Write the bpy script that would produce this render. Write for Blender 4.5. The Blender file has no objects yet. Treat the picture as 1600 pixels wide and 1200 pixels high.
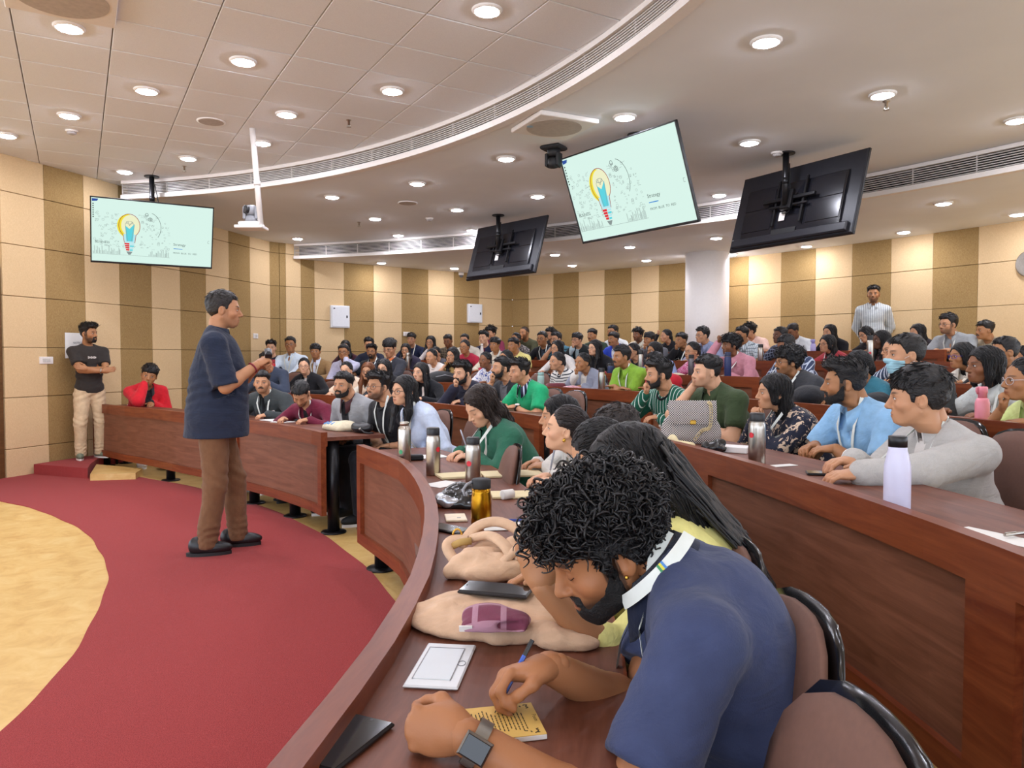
import bpy, bmesh, math, random
import numpy as np
from mathutils import Vector, Matrix, Quaternion, Euler

# ------------------------------------------------------------------ camera, sky, exposure
SC = bpy.context.scene
COL = SC.collection
FPX = 1164.0            # focal length in pixels of the 1600 px wide frame
CAM_H = 1.30
PITCH = math.radians(1.97)
cam_data = bpy.data.cameras.new('camera')
cam_data.sensor_width = 36.0
cam_data.lens = 36.0 * FPX / 1600.0
cam_data.clip_start = 0.02
cam_data.clip_end = 200
cam = bpy.data.objects.new('camera', cam_data)
cam.location = (0, 0, CAM_H)
cam.rotation_euler = (math.pi / 2 - PITCH, 0, 0)
COL.objects.link(cam)
SC.camera = cam

world = bpy.data.worlds.new('world')
SC.world = world
world.use_nodes = True
world.node_tree.nodes['Background'].inputs[0].default_value = (0.86, 0.95, 1.10, 1)
world.node_tree.nodes['Background'].inputs[1].default_value = 2.2     # the rest of the lit hall behind the camera
SC.view_settings.view_transform = 'Standard'
SC.view_settings.look = 'None'
SC.view_settings.exposure = 0.6
SC.view_settings.gamma = 1.0
SC.view_settings.use_curve_mapping = False
LAMP = 150.0             # radiance of the ceiling downlights

# ------------------------------------------------------------------ helpers
rnd = random.Random(7)
def lin(c):
    if isinstance(c, str):
        c = tuple(int(c[i:i + 2], 16) / 255 for i in (0, 2, 4))
    return tuple((v / 12.92 if v <= .04045 else ((v + .055) / 1.055) ** 2.4) for v in c[:3])

def px(x, y, z):
    """plan position of what the photograph shows at (x, y) when it lies at height z"""
    u = (x - 800) / FPX; v = (600 - y) / FPX
    fy = math.cos(PITCH) + v * math.sin(PITCH); fz = -math.sin(PITCH) + v * math.cos(PITCH)
    t = (z - CAM_H) / fz
    return np.array([u * t, fy * t])
def pxd(x, y, d):
    """point seen at (x, y) at depth d along +Y"""
    u = (x - 800) / FPX; v = (600 - y) / FPX
    fy = math.cos(PITCH) + v * math.sin(PITCH); fz = -math.sin(PITCH) + v * math.cos(PITCH)
    t = d / fy
    return np.array([u * t, d, CAM_H + fz * t])

_names = {}
def link(o, parent=None):
    COL.objects.link(o)
    if parent is not None:
        o.parent = parent
    return o
def tag(o, label=None, cat=None, group=None, kind=None):
    if label: o['label'] = label
    if cat: o['category'] = cat
    if group: o['group'] = group
    if kind: o['kind'] = kind
    return o
def empty(name, loc=(0, 0, 0), rz=0.0, label=None, cat=None, group=None, kind=None):
    o = bpy.data.objects.new(name, None)
    o.empty_display_size = .05
    o.location = tuple(float(v) for v in loc); o.rotation_euler = (0, 0, rz)
    COL.objects.link(o)
    return tag(o, label, cat, group, kind)

class MB:
    """collects polygons; build() links them as one mesh object"""
    def __init__(s):
        s.v = []; s.f = []; s.m = []; s.sm = []; s.n = 0; s.at = []
    def add(s, verts, faces, mi=0, smooth=False, at=None):
        verts = [tuple(map(float, p)) for p in verts]
        s.v += verts
        s.f += [tuple(i + s.n for i in f) for f in faces]
        s.m += [mi] * len(faces); s.sm += [smooth] * len(faces)
        s.at += (at if at is not None else verts)
        s.n += len(verts)
        return s
    def box(s, c, d, R=None, mi=0):
        x, y, z = d[0] / 2, d[1] / 2, d[2] / 2
        V = [Vector((a * x, b * y, e * z)) for e in (-1, 1) for b in (-1, 1) for a in (-1, 1)]
        if R is not None: V = [R @ v for v in V]
        V = [v + Vector(c) for v in V]
        return s.add(V, [(0, 2, 3, 1), (4, 5, 7, 6), (0, 1, 5, 4), (2, 6, 7, 3), (0, 4, 6, 2), (1, 3, 7, 5)], mi)
    def bbox(s, c, d, b=.004, R=None, mi=0):
        """box with chamfered edges"""
        x, y, z = d[0] / 2, d[1] / 2, d[2] / 2
        b = min(b, x * .9, y * .9, z * .9)
        V = []
        for ez in (-1, 1):
            for (q, zz) in ((b, z), (0, z - b)):
                for ex, ey in ((-1, -1), (1, -1), (1, 1), (-1, 1)):
                    V.append(Vector((ex * (x - q), ey * (y - q), ez * zz)))
        # rings: 0 bottom inner, 1 bottom outer, 2 top inner, 3 top outer
        if R is not None: V = [R @ v for v in V]
        V = [v + Vector(c) for v in V]
        F = [(3, 2, 1, 0), (8, 9, 10, 11)]
        for i in range(4):
            j = (i + 1) % 4
            F += [(i, j, 4 + j, 4 + i), (4 + i, 4 + j, 12 + j, 12 + i), (12 + i, 12 + j, 8 + j, 8 + i)]
        return s.add(V, F, mi)
    def lathe(s, prof, c=(0, 0, 0), n=20, R=None, mi=0, smooth=True, caps=True):
        V = []
        for r, z in prof:
            for i in range(n):
                a = 2 * math.pi * i / n
                V.append(Vector((r * math.cos(a), r * math.sin(a), z)))
        if R is not None: V = [R @ v for v in V]
        V = [v + Vector(c) for v in V]
        F = []
        for k in range(len(prof) - 1):
            for i in range(n):
                j = (i + 1) % n
                F.append((k * n + i, k * n + j, (k + 1) * n + j, (k + 1) * n + i))
        s.add(V, F, mi, smooth)
        if caps:
            b = s.n - len(V)
            s.f += [tuple(b + i for i in range(n))[::-1], tuple(b + (len(prof) - 1) * n + i for i in range(n))]
            s.m += [mi, mi]; s.sm += [False, False]
        return s
    def tube(s, pts, r, n=8, mi=0, closed=False, smooth=True, caps=True, flat=None):
        P = [Vector(p) for p in pts]
        N = len(P)
        rr = r if hasattr(r, '__len__') else [r] * N
        V = []
        up = None
        for i in range(N):
            if closed: t = P[(i + 1) % N] - P[i - 1]
            else: t = P[min(i + 1, N - 1)] - P[max(i - 1, 0)]
            if t.length < 1e-9: t = Vector((0, 0, 1))
            t.normalize()
            if up is None:
                a = Vector((0, 0, 1)) if abs(t.z) < .9 else Vector((1, 0, 0))
                up = (a - t * a.dot(t)).normalized()
            else:
                up = up - t * up.dot(t)
                up = up.normalized() if up.length > 1e-6 else t.orthogonal().normalized()
            sd = t.cross(up)
            for k in range(n):
                a = 2 * math.pi * k / n
                q = 1.0 if flat is None else flat
                V.append(P[i] + up * (math.cos(a) * rr[i] * q) + sd * (math.sin(a) * rr[i]))
        F = []
        M = N if closed else N - 1
        for i in range(M):
            i2 = (i + 1) % N
            for k in range(n):
                k2 = (k + 1) % n
                F.append((i * n + k, i * n + k2, i2 * n + k2, i2 * n + k))
        b = s.n
        s.add(V, F, mi, smooth)
        if caps and not closed:
            s.f += [tuple(b + k for k in range(n))[::-1], tuple(b + (N - 1) * n + k for k in range(n))]
            s.m += [mi, mi]; s.sm += [False, False]
        return s
    def strip(s, A, B, mi=0, smooth=False):
        n = len(A)
        return s.add(list(A) + list(B), [(i, i + 1, n + i + 1, n + i) for i in range(n - 1)], mi, smooth)
    def mesh(s, name, mats):
        me = bpy.data.meshes.new(name)
        me.from_pydata(s.v, [], s.f)
        for m in (mats if isinstance(mats, (list, tuple)) else [mats]): me.materials.append(m)
        me.polygons.foreach_set('material_index', s.m)
        me.polygons.foreach_set('use_smooth', s.sm)
        a = me.attributes.new('guv', 'FLOAT_VECTOR', 'POINT')
        a.data.foreach_set('vector', np.array(s.at, dtype=np.float32).ravel())
        me.update()
        return me
    def build(s, name, mats, parent=None, loc=None, rot=None, label=None, cat=None, group=None, kind=None):
        o = bpy.data.objects.new(name, s.mesh(name, mats))
        if loc is not None: o.location = tuple(float(v) for v in loc)
        if rot is not None: o.rotation_euler = rot
        link(o, parent)
        return tag(o, label, cat, group, kind)

def inst(name, me, parent=None, loc=None, rot=None, scale=None, label=None, cat=None, group=None, kind=None, mat=None):
    o = bpy.data.objects.new(name, me)
    if loc is not None: o.location = tuple(float(v) for v in loc)
    if rot is not None: o.rotation_euler = rot
    if scale is not None: o.scale = scale if hasattr(scale, '__len__') else (scale,) * 3
    link(o, parent)
    return tag(o, label, cat, group, kind)
def copy_tree(o, parent=None):
    c = o.copy(); COL.objects.link(c)
    if parent is not None: c.parent = parent
    for ch in list(o.children): copy_tree(ch, c)
    return c

# ------------------------------------------------------------------ materials
_mats = {}
class NT:
    def __init__(s, name):
        s.m = bpy.data.materials.new(name); s.m.use_nodes = True
        s.t = s.m.node_tree; s.N = s.t.nodes; s.L = s.t.links
        s.b = s.N['Principled BSDF']
    def n(s, typ, **kw):
        x = s.N.new(typ)
        for k, v in kw.items():
            if k.startswith('i_'):
                key = k[2:]
                x.inputs[int(key) if key.isdigit() else key].default_value = v
            else: setattr(x, k, v)
        return x
    def l(s, a, b): s.L.new(a, b)
    def set(s, **kw):
        for k, v in kw.items(): s.b.inputs[k.replace('_', ' ')].default_value = v
        return s
    def ramp(s, fac, stops, interp='LINEAR'):
        r = s.n('ShaderNodeValToRGB'); r.color_ramp.interpolation = interp
        e = r.color_ramp.elements
        while len(e) < len(stops): e.new(.5)
        for q, (p, c) in zip(e, stops): q.position = p; q.color = (*c[:3], 1)
        s.l(fac, r.inputs[0]); return r.outputs[0]
    def mix(s, fac, a, b, typ='MIX'):
        x = s.n('ShaderNodeMix', data_type='RGBA', blend_type=typ)
        for i, v in ((0, fac), (6, a), (7, b)):
            if isinstance(v, bpy.types.NodeSocket): s.l(v, x.inputs[i])
            elif i == 0: x.inputs[0].default_value = v
            else: x.inputs[i].default_value = (*v[:3], 1)
        return x.outputs[2]
    def math(s, op, a, b=None, c=None):
        x = s.n('ShaderNodeMath', operation=op)
        for i, v in enumerate((a, b, c)):
            if v is None: continue
            if isinstance(v, bpy.types.NodeSocket): s.l(v, x.inputs[i])
            else: x.inputs[i].default_value = v
        return x.outputs[0]
    def attr(s, name='guv', out='Vector'):
        return s.n('ShaderNodeAttribute', attribute_name=name).outputs[out]
    def mapped(s, vec, scale=(1, 1, 1), rot=(0, 0, 0), loc=(0, 0, 0)):
        m = s.n('ShaderNodeMapping'); m.inputs['Scale'].default_value = scale; m.inputs['Rotation'].default_value = rot
        m.inputs['Location'].default_value = loc
        s.l(vec, m.inputs[0]); return m.outputs[0]
    def noise(s, vec, scale, detail=2.0, rough=.5, dist=0.0):
        x = s.n('ShaderNodeTexNoise'); x.inputs['Scale'].default_value = scale; x.inputs['Detail'].default_value = detail
        x.inputs['Roughness'].default_value = rough; x.inputs['Distortion'].default_value = dist
        if vec is not None: s.l(vec, x.inputs['Vector'])
        return x.outputs['Fac']
    def bump(s, h, strength=.3, dist=.01):
        x = s.n('ShaderNodeBump'); x.inputs['Strength'].default_value = strength; x.inputs['Distance'].default_value = dist
        s.l(h, x.inputs['Height']); s.l(x.outputs[0], s.b.inputs['Normal'])
        return s
    def base(s, sock):
        if isinstance(sock, bpy.types.NodeSocket): s.l(sock, s.b.inputs['Base Color'])
        else: s.b.inputs['Base Color'].default_value = (*sock[:3], 1)
        return s

def mul(c, k): return tuple(v * k for v in c)
def plain(name, c, rough=.6, metal=0.0, var=.08, vs=30.0, spec=None, bump=0.0, coat=0.0):
    """solid colour with a little natural variation"""
    if name in _mats: return _mats[name]
    t = NT(name); c = lin(c)
    co = t.n('ShaderNodeTexCoord').outputs['Object']
    f = t.noise(co, vs, 3)
    t.base(t.ramp(f, [(.3, mul(c, 1 - var)), (.7, mul(c, 1 + var))]))
    t.set(Roughness=rough, Metallic=metal)
    if spec is not None: t.b.inputs['Specular IOR Level'].default_value = spec
    if coat: t.b.inputs['Coat Weight'].default_value = coat
    if bump: t.bump(f, bump, .004)
    _mats[name] = t.m
    return t.m
def emit(name, c, s=.66):
    if name in _mats: return _mats[name]
    t = NT(name); c = lin(c)
    t.base((0, 0, 0)); t.b.inputs['Emission Color'].default_value = (*c, 1); t.b.inputs['Emission Strength'].default_value = s
    t.set(Roughness=.4); t.b.inputs['Specular IOR Level'].default_value = .1
    _mats[name] = t.m
    return t.m
def wood(name, dark, light, rough=.35, scale=1.0, coat=.05):
    if name in _mats: return _mats[name]
    t = NT(name); v = t.attr('guv')
    g = t.mapped(v, (1.2 * scale, 9 * scale, 14 * scale))
    n1 = t.noise(g, 1.6, 5, .6, 1.2)
    n2 = t.noise(t.mapped(v, (6, 60, 140)), 1.5, 3, .6)
    c = t.ramp(n1, [(.28, lin(dark)), (.52, mul(tuple(np.add(lin(dark), lin(light))), .5)), (.75, lin(light))])
    c = t.mix(t.math('MULTIPLY', n2, .45), c, mul(lin(dark), .6))
    t.base(c); t.set(Roughness=rough); t.b.inputs['Coat Weight'].default_value = coat; t.b.inputs['Coat Roughness'].default_value = .25; t.b.inputs['Specular IOR Level'].default_value = .3
    t.bump(n2, .08, .002)
    _mats[name] = t.m
    return t.m
# ------------------------------------------------------------------ materials of the hall
def weave(name, c1, c2, rough=.9):
    t = NT(name); co = t.n('ShaderNodeTexCoord').outputs['Object']
    a = t.noise(t.mapped(co, (60, 60, 420)), 1, 2); b = t.noise(t.mapped(co, (420, 420, 40)), 1, 2)
    w = t.math('MULTIPLY', a, b); big = t.noise(co, 1.4, 3)
    c = t.ramp(w, [(.12, lin(c1)), (.4, lin(c2))])
    c = t.mix(t.math('MULTIPLY', big, .18), c, mul(lin(c1), .8))
    t.base(c); t.set(Roughness=rough); t.b.inputs['Specular IOR Level'].default_value = .15
    t.bump(w, .35, .004); return t.m
M_CREAM = weave('cream_wall_fabric', 'd3b489', 'e6c99c')
M_BURLAP = weave('brown_burlap', '8d7045', 'b89a68')
M_WALL = plain('wall_plaster', 'a89068', .9, var=.03)
M_CEIL = plain('ceiling_paint', 'e9ebee', .9, var=.02, vs=2, spec=.2)
M_TILE = plain('mineral_tile', 'e8eaee', .95, var=.035, vs=160, spec=.1, bump=.15)
M_GRID = plain('ceiling_grid', '8d837c', .8)
M_WHITE = plain('white_paint', 'e9e2dc', .55, var=.02)
M_SLAT = plain('vent_aluminium', 'cfc9c4', .45, .2, .03)
M_VENTSHADE = plain('vent_shade', '262322', .9)
M_BLACK = plain('black_plastic', '17171a', .38, var=.1)
M_BLACKM = plain('black_metal', '1d1c1e', .35, .4, .1)
M_BLKMATTE = plain('matte_black', '1b1b1d', .6)
M_DARKWOOD = wood('panel_walnut', '6b3f2a', '935f47', .5)
M_WOOD = wood('frame_mahogany', '6a2c16', '96502c', .38)
M_TOP = wood('desk_laminate', '5c3020', '8a5540', .5)
M_STEEL = plain('brushed_steel', 'b9b3aa', .28, 1.0, .08, 60)
M_GLASSBLK = plain('dark_screen', '0d0e12', .12, 0, .05, spec=.6)
def carpet_mat():
    t = NT('red_carpet'); co = t.n('ShaderNodeTexCoord').outputs['Object']
    f = t.noise(co, 260, 2, .7); g = t.noise(co, 2.5, 4, .6); h = t.noise(t.mapped(co, (40, 90, 1)), 1, 3)
    c = t.ramp(f, [(.3, lin('7d2726')), (.7, lin('b04544'))])
    c = t.mix(t.math('MULTIPLY', g, .35), c, lin('933333'))
    c = t.mix(t.math('MULTIPLY', t.math('GREATER_THAN', h, .66), .25), c, lin('bb5654'))
    t.base(c); t.set(Roughness=.97); t.b.inputs['Specular IOR Level'].default_value = .1
    t.b.inputs['Sheen Weight'].default_value = .08
    t.bump(f, .6, .006); return t.m
M_CARPET = carpet_mat()
def floor_mat():
    t = NT('yellow_vinyl'); co = t.n('ShaderNodeTexCoord').outputs['Object']
    f = t.noise(co, 6, 6, .65, .6); g = t.noise(co, 55, 3)
    c = t.ramp(f, [(.3, lin('c89d5c')), (.5, lin('d9b46f')), (.72, lin('e2c485'))])
    c = t.mix(t.math('MULTIPLY', g, .12), c, lin('b98b4a'))
    t.base(c); t.set(Roughness=.38); t.b.inputs['Specular IOR Level'].default_value = .4
    return t.m
M_FLOOR = floor_mat()

# ------------------------------------------------------------------ plan of the hall
CX, CY = -8.4, 1.4                      # centre of the rows
FLOORS = [0, 0, .12, .24, .36, .51, .64]
R1TAB = [(-30, 8.0), (-3, 8.10), (0, 8.14), (3, 8.17), (10, 8.20), (18, 8.21), (23, 8.12), (31, 8.08), (40, 7.94), (51, 7.92), (60, 8.05), (66, 8.27), (80, 8.4)]
def Rk(k, th):
    if k == 1:
        return float(np.interp(th, [a for a, b in R1TAB], [b for a, b in R1TAB]))
    return [0, 0, 9.50, 10.95, 12.25, 13.70, 15.10][k]
def pol(r, th):
    a = math.radians(th)
    return np.array([CX + r * math.cos(a), CY + r * math.sin(a)])
def theta_of(p): return math.degrees(math.atan2(p[1] - CY, p[0] - CX))
def ray_row(x, k, dr=0.0):
    """where the vertical plane through picture column x meets row k moved out by dr"""
    s = (x - 800) / FPX
    lo, hi = .3, 25.0
    f = lambda d: math.hypot(s * d - CX, d - CY) - dr - Rk(k, theta_of((s * d, d)))
    # outermost crossing
    ds = np.linspace(.3, 25, 400); vals = [f(d) for d in ds]
    for i in range(len(ds) - 1, 0, -1):
        if vals[i] > 0 and vals[i - 1] <= 0:
            lo, hi = ds[i - 1], ds[i]
            for _ in range(30):
                m = (lo + hi) / 2
                if f(m) > 0: hi = m
                else: lo = m
            return np.array([s * lo, lo])
    return np.array([s * 3, 3.0])

def ringbox(mb, k, t0, t1, r0, r1, z0, z1, n=None, mi=0, R=None):
    """curved box between angles t0..t1 (deg), offsets r0..r1 from row k"""
    n = n or max(2, int(abs(t1 - t0) / 1.6) + 1)
    T = np.linspace(t0, t1, n + 1)
    V = []; A = []
    for t in T:
        b = Rk(k, t) if R is None else R
        s = math.radians(t) * b
        for (r, z) in ((r0, z0), (r1, z0), (r1, z1), (r0, z1)):
            p = pol(b + r, t); V.append((p[0], p[1], z)); A.append((s, r, z))
    F = []
    for i in range(n):
        a = i * 4; b = a + 4
        for j in range(4):
            j2 = (j + 1) % 4
            F.append((a + j, a + j2, b + j2, b + j))
    F += [(0, 3, 2, 1), (n * 4, n * 4 + 1, n * 4 + 2, n * 4 + 3)]
    mb.add(V, F, mi, False, A)

# ---- floor, stage, carpet, tiers
mb = MB(); mb.add([(-16, -4, 0), (9, -4, 0), (9, 20, 0), (-16, 20, 0)], [(0, 1, 2, 3)])
mb.build('floor', M_FLOOR, kind='structure')
def circ_hit(c, R, th):
    """radius about the row centre at which the circle (c, R) is met in direction th"""
    a = math.radians(th); d = np.array([math.cos(a), math.sin(a)])
    q = np.array([CX, CY]) - np.array(c); b = q @ d
    return -b + math.sqrt(b * b - (q @ q - R * R))
mb = MB()
T = np.linspace(-38, 70, 150); tt = []; bb = []; ti = []; bi = []
for t in T:
    ri = circ_hit((-7.77, 1.50), 6.09, t) + .006 * math.sin(t * .53) + .004 * math.sin(t * 1.27)
    ro = circ_hit((-8.74, .70), 8.74, t) + .006 * math.sin(t * .9)
    pi_, po = pol(ri, t), pol(ro, t)
    ti.append((*pi_, .007)); tt.append((*po, .007)); bi.append((*pi_, 0)); bb.append((*po, 0))
mb.strip(tt, ti); mb.strip(ti, bi); mb.strip(bb, tt)
mb.build('carpet', M_CARPET, label='curved red carpet runner on the floor between yellow stage and front desks', cat='carpet')
for k in range(2, 7):
    mb = MB(); r0 = Rk(k, 20) - .10; r1 = (Rk(k + 1, 20) - .10) if k < 6 else 17.6
    ringbox(mb, k, -40, 78 if k > 3 else 64, 0, r1 - r0, FLOORS[k] - .14, FLOORS[k], 60, R=r0)
    mb.build('floor_tier', M_FLOOR, kind='structure')
# red carpeted step by the left wall
a, b = px(42.7, 742, 0), px(137, 749, 0)
dirv = np.array([-.42, .91])
def prism(mb, pts, z0, z1, mi=0):
    n = len(pts)
    V = [(p[0], p[1], z0) for p in pts] + [(p[0], p[1], z1) for p in pts]
    F = [tuple(range(n))[::-1], tuple(range(n, 2 * n))] + [(i, (i + 1) % n, n + (i + 1) % n, n + i) for i in range(n)]
    mb.add(V, F, mi)
mb = MB()
prism(mb, [a + np.array([.075, .0]), b, b + np.array([-.16, .34]), (-4.93, 8.85), (-4.84, 9.4), (-4.97, 9.42), (-5.25, 8.6)], 0, .12)
mb.build('step', M_CARPET, label='red carpeted step at the foot of the striped left wall', cat='step')
mb = MB()
q0, q1 = px(141, 752, 0), px(212, 750, 0)
prism(mb, [q0, q1, q1 + np.array([-.1, .35]), q0 + np.array([-.35, .75])], 0, .075)
mb.build('plinth', M_FLOOR, label='low yellow floor plinth under left end of front desk', cat='plinth')

# ---- walls made of stretched fabric panels
WL = [(-5.62, 7.3), (-5.5, 8.0), (-5.31, 8.57), (-5.14, 9.07), (-5.0, 9.57), (-4.87, 10.07), (-4.71, 10.58), (-4.56, 11.1), (-4.42, 11.65), (-4.287, 12.2), (-4.14, 12.7), (-4.0, 12.85)]
WB = [(-4.0, 12.85), (-3.06, 13.58), (.01, 15.868)]
RC, RR = np.array([-8.43, 1.04]), 17.06
WR = [tuple(RC + RR * np.array([math.cos(math.radians(t)), math.sin(math.radians(t))])) for t in np.linspace(60.35, 18, 60)]
def hit_poly(x, poly):
    s = (x - 800) / FPX
    for p, q in zip(poly[:-1], poly[1:]):
        p = np.array(p); q = np.array(q)
        fp = p[0] - s * p[1]; fq = q[0] - s * q[1]
        if fp * fq <= 0 and abs(fp - fq) > 1e-9:
            u = fp / (fp - fq); return p + (q - p) * u
    return None
def wall(name, poly, cuts, first_dark, top, rows):
    """the wall behind (a thin strip) and the fabric panels on it, one object each"""
    mb = MB()
    P = [np.array(p) for p in poly]
    out = []
    for i, p in enumerate(P):
        t = P[min(i + 1, len(P) - 1)] - P[max(i - 1, 0)]; t = t / np.linalg.norm(t)
        nrm = np.array([-t[1], t[0]])
        if nrm @ (np.array([-1.0, 4]) - p) > 0: nrm = -nrm
        out.append((p + nrm * .02, p + nrm * .20))
    mb.strip([(*o[0], 0) for o in out], [(*o[0], top) for o in out])
    mb.strip([(*o[1], 0) for o in out], [(*o[1], top) for o in out])
    mb.strip([(*o[0], top) for o in out], [(*o[1], top) for o in out])
    w = mb.build(name, M_WALL, kind='structure')
    for i in range(len(cuts) - 1):
        p, q = np.array(cuts[i]), np.array(cuts[i + 1])
        d = q - p; L = np.linalg.norm(d); d = d / L
        nrm = np.array([-d[1], d[0]])
        if nrm @ (np.array([-1.0, 4]) - p) < 0: nrm = -nrm
        for r0, r1 in zip(rows[:-1], rows[1:]):
            r1 = min(r1, top)
            if r1 - r0 < .02: continue
            m = MB()
            R = Matrix(((d[0], -d[1], 0), (d[1], d[0], 0), (0, 0, 1)))
            c = (p + q) / 2 + nrm * (.004 * rnd.random())
            m.bbox((c[0], c[1], (r0 + r1) / 2), (L - .004, .03, r1 - r0 - .006), .004, R)
            m.build('panel', M_BURLAP if (i % 2 == 0) == first_dark else M_CREAM, w)
    return w
ROWS = [-.2, .31, .87, 1.42, 1.98, 2.54, 3.10, 3.66]
cl = [hit_poly(x, WL) for x in (5, 72.5, 133.7, 187.5, 237.5, 282, 322, 358, 391, 422, 437)]
wall('wall_left', WL, cl, False, 3.5, ROWS)
cb = [hit_poly(x, WB) for x in (437, 447.5, 471, 492, 538, 584, 627.5, 669, 709, 748, 783, 793)]
cb[0] = np.array(WB[0]); cb[-1] = np.array(WB[-1])
wall('wall_back', WB, cb, True, 3.29, ROWS)
cr = [np.array(WR[0])] + [RC + RR * np.array([math.cos(math.radians(t)), math.sin(math.radians(t))]) for t in 59.0 - 1.985 * np.arange(0, 21)]
wall('wall_right', WR, cr, True, 3.29, ROWS)
# brown door at the far left edge
dr = empty('door_1', (-5.60, 7.62, 0), math.atan2(.7, .12), kind='structure')
MB().bbox((0, .03, 1.12), (.72, .05, 2.24)).build('door_leaf', wood('door_veneer', '5a3d22', '7d5832', .5), dr)
MB().bbox((.38, .0, 1.14), (.07, .09, 2.28)).build('door_frame', wood('door_veneer', '5a3d22', '7d5832'), dr)

# ---- ceilings
V1C, V1R = np.array([-6.17, 1.91]), 7.53
V2C, V2R = np.array([-7.14, -.57]), 13.95
Z1, Z2, Z3 = 3.50, 3.28, 3.03
def arcpts(c, R, a0, a1, n): return [c + R * np.array([math.cos(t), math.sin(t)]) for t in np.radians(np.linspace(a0, a1, n))]
ce = MB(); ce.add([(-9, -3, Z1 + .03), (4, -3, Z1 + .03), (4, 11, Z1 + .03), (-9, 11, Z1 + .03)], [(0, 1, 2, 3)])
ceiling = ce.build('ceiling', M_GRID, kind='structure')
A_ = np.array([-.504, .864]); B_ = np.array([.864, .504]); P0 = px(326, 59, Z1)
m = MB(); m.bbox((0, 0, 0), (.573 - .006, .545 - .011, .02), .004)
tile_me = m.mesh('ceiling_tile', M_TILE)
ang = math.atan2(B_[1], B_[0])
for i in range(-10, 12):
    for j in range(-9, 9):
        c = P0 + A_ * (.545 * (i + .5)) + B_ * (.573 * (j + .5))
        if c[1] < .8 or c[0] < -7.2: continue
        if np.linalg.norm(c - V1C) > V1R + .45: continue
        if c[1] < 3.0: continue
        if c[0] < np.interp(c[1], [p[1] for p in WL], [p[0] for p in WL]) - .35: continue
        inst('tile', tile_me, ceiling, (*c, Z1 + .005), (0, 0, ang))
m = MB(); m.add([(-9, -3, Z1), (2.2, -3, Z1), (2.2, 2.9, Z1), (-9, 2.9, Z1)], [(0, 1, 2, 3)])
m.build('ceiling_rear', M_TILE, kind='structure')
def annulus(mb, c, R, z, a0, a1, far):
    I = [(*p, z) for p in arcpts(c, R, a0, a1, 70)]
    O = [(*p, z) for p in arcpts(c, far, a0, a1, 70)]
    mb.strip(I, O)
m = MB(); annulus(m, V1C, V1R - .0, Z2, -42, 98, V1R + 9.8)
m.build('ceiling_middle', M_CEIL, kind='structure')
m = MB(); annulus(m, V2C, V2R, Z3, -30, 82, V2R + 7)
m.build('ceiling_outer', M_CEIL, kind='structure')
m = MB(); m.add([(-12, -5, Z1 + .5), (12, -5, Z1 + .5), (12, 20, Z1 + .5), (-12, 20, Z1 + .5)], [(0, 1, 2, 3)])
m.build('ceiling_slab', M_CEIL, kind='structure')

def vent(c, R, a0, a1, z0, z1, label, step=.6):
    """curved air vent in the ceiling drop: frame strips, louvre slats, mullions, dark duct behind"""
    v = empty('air_vent', (0, 0, 0), label=label, cat='air vent', group=None)
    n = int(abs(a1 - a0) / 1.5) + 2
    h = z1 - z0
    def band(r0, r1, za, zb, name, mat, tilt=0.0, par=v):
        mb = MB()
        P = np.radians(np.linspace(a0, a1, n))
        V = []
        for t in P:
            u = np.array([math.cos(t), math.sin(t)])
            for (r, z) in ((r0, za + tilt), (r1, za), (r1, zb), (r0, zb + tilt)):
                q = c + (R + r) * u; V.append((*q, z))
        F = []
        for i in range(n - 1):
            for j in range(4):
                F.append((i * 4 + j, i * 4 + (j + 1) % 4, i * 4 + 4 + (j + 1) % 4, i * 4 + 4 + j))
        F += [(0, 3, 2, 1), tuple((n - 1) * 4 + j for j in range(4))]
        mb.add(V, F); return mb.build(name, mat, par)
    band(-.035, .05, z0 - .012, z0 + .038, 'frame', M_WHITE)
    band(-.025, .05, z1 - .028, z1 + .01, 'frame', M_WHITE)
    band(.10, .12, z0 + .02, z1, 'shade_band', M_VENTSHADE)  # near-black colour stands in for the shade behind the slats
    s0, s1 = z0 + .042, z1 - .034
    ns = 7
    for i in range(ns):
        z = s0 + (s1 - s0) * (i + .5) / ns
        band(-.004, .008, z - .0038, z + .0038, 'slat', M_SLAT, .002)
    L = math.radians(abs(a1 - a0)) * R
    k = int(L / step)
    for i in range(k + 1):
        t = math.radians(a0 + (a1 - a0) * i / k); u = np.array([math.cos(t), math.sin(t)])
        q = c + (R + .008) * u
        Rm = Matrix.Rotation(t, 3, 'Z')
        MB().box((q[0], q[1], (s0 + s1) / 2), (.016, .010, s1 - s0 + .01), Rm).build('mullion', M_SLAT, v)
    return v
vent(V1C, V1R, 79.8, -6, Z2, Z1 - .015, 'long curved white air vent framing the tiled ceiling')
vent(V2C, V2R, 76.0, 14, Z3, Z2 - .015, 'long curved air vent on the lower ceiling step near back wall')

# ---- white column
cp = px(1105.5, 392, Z3); cp = cp + np.array([.08, .32])
col = MB(); col.lathe([(.352, .5), (.352, 3.2)], (0, 0, 0), 48)
col.build('column', M_WHITE, None, (cp[0], cp[1], 0), kind='structure')
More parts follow.
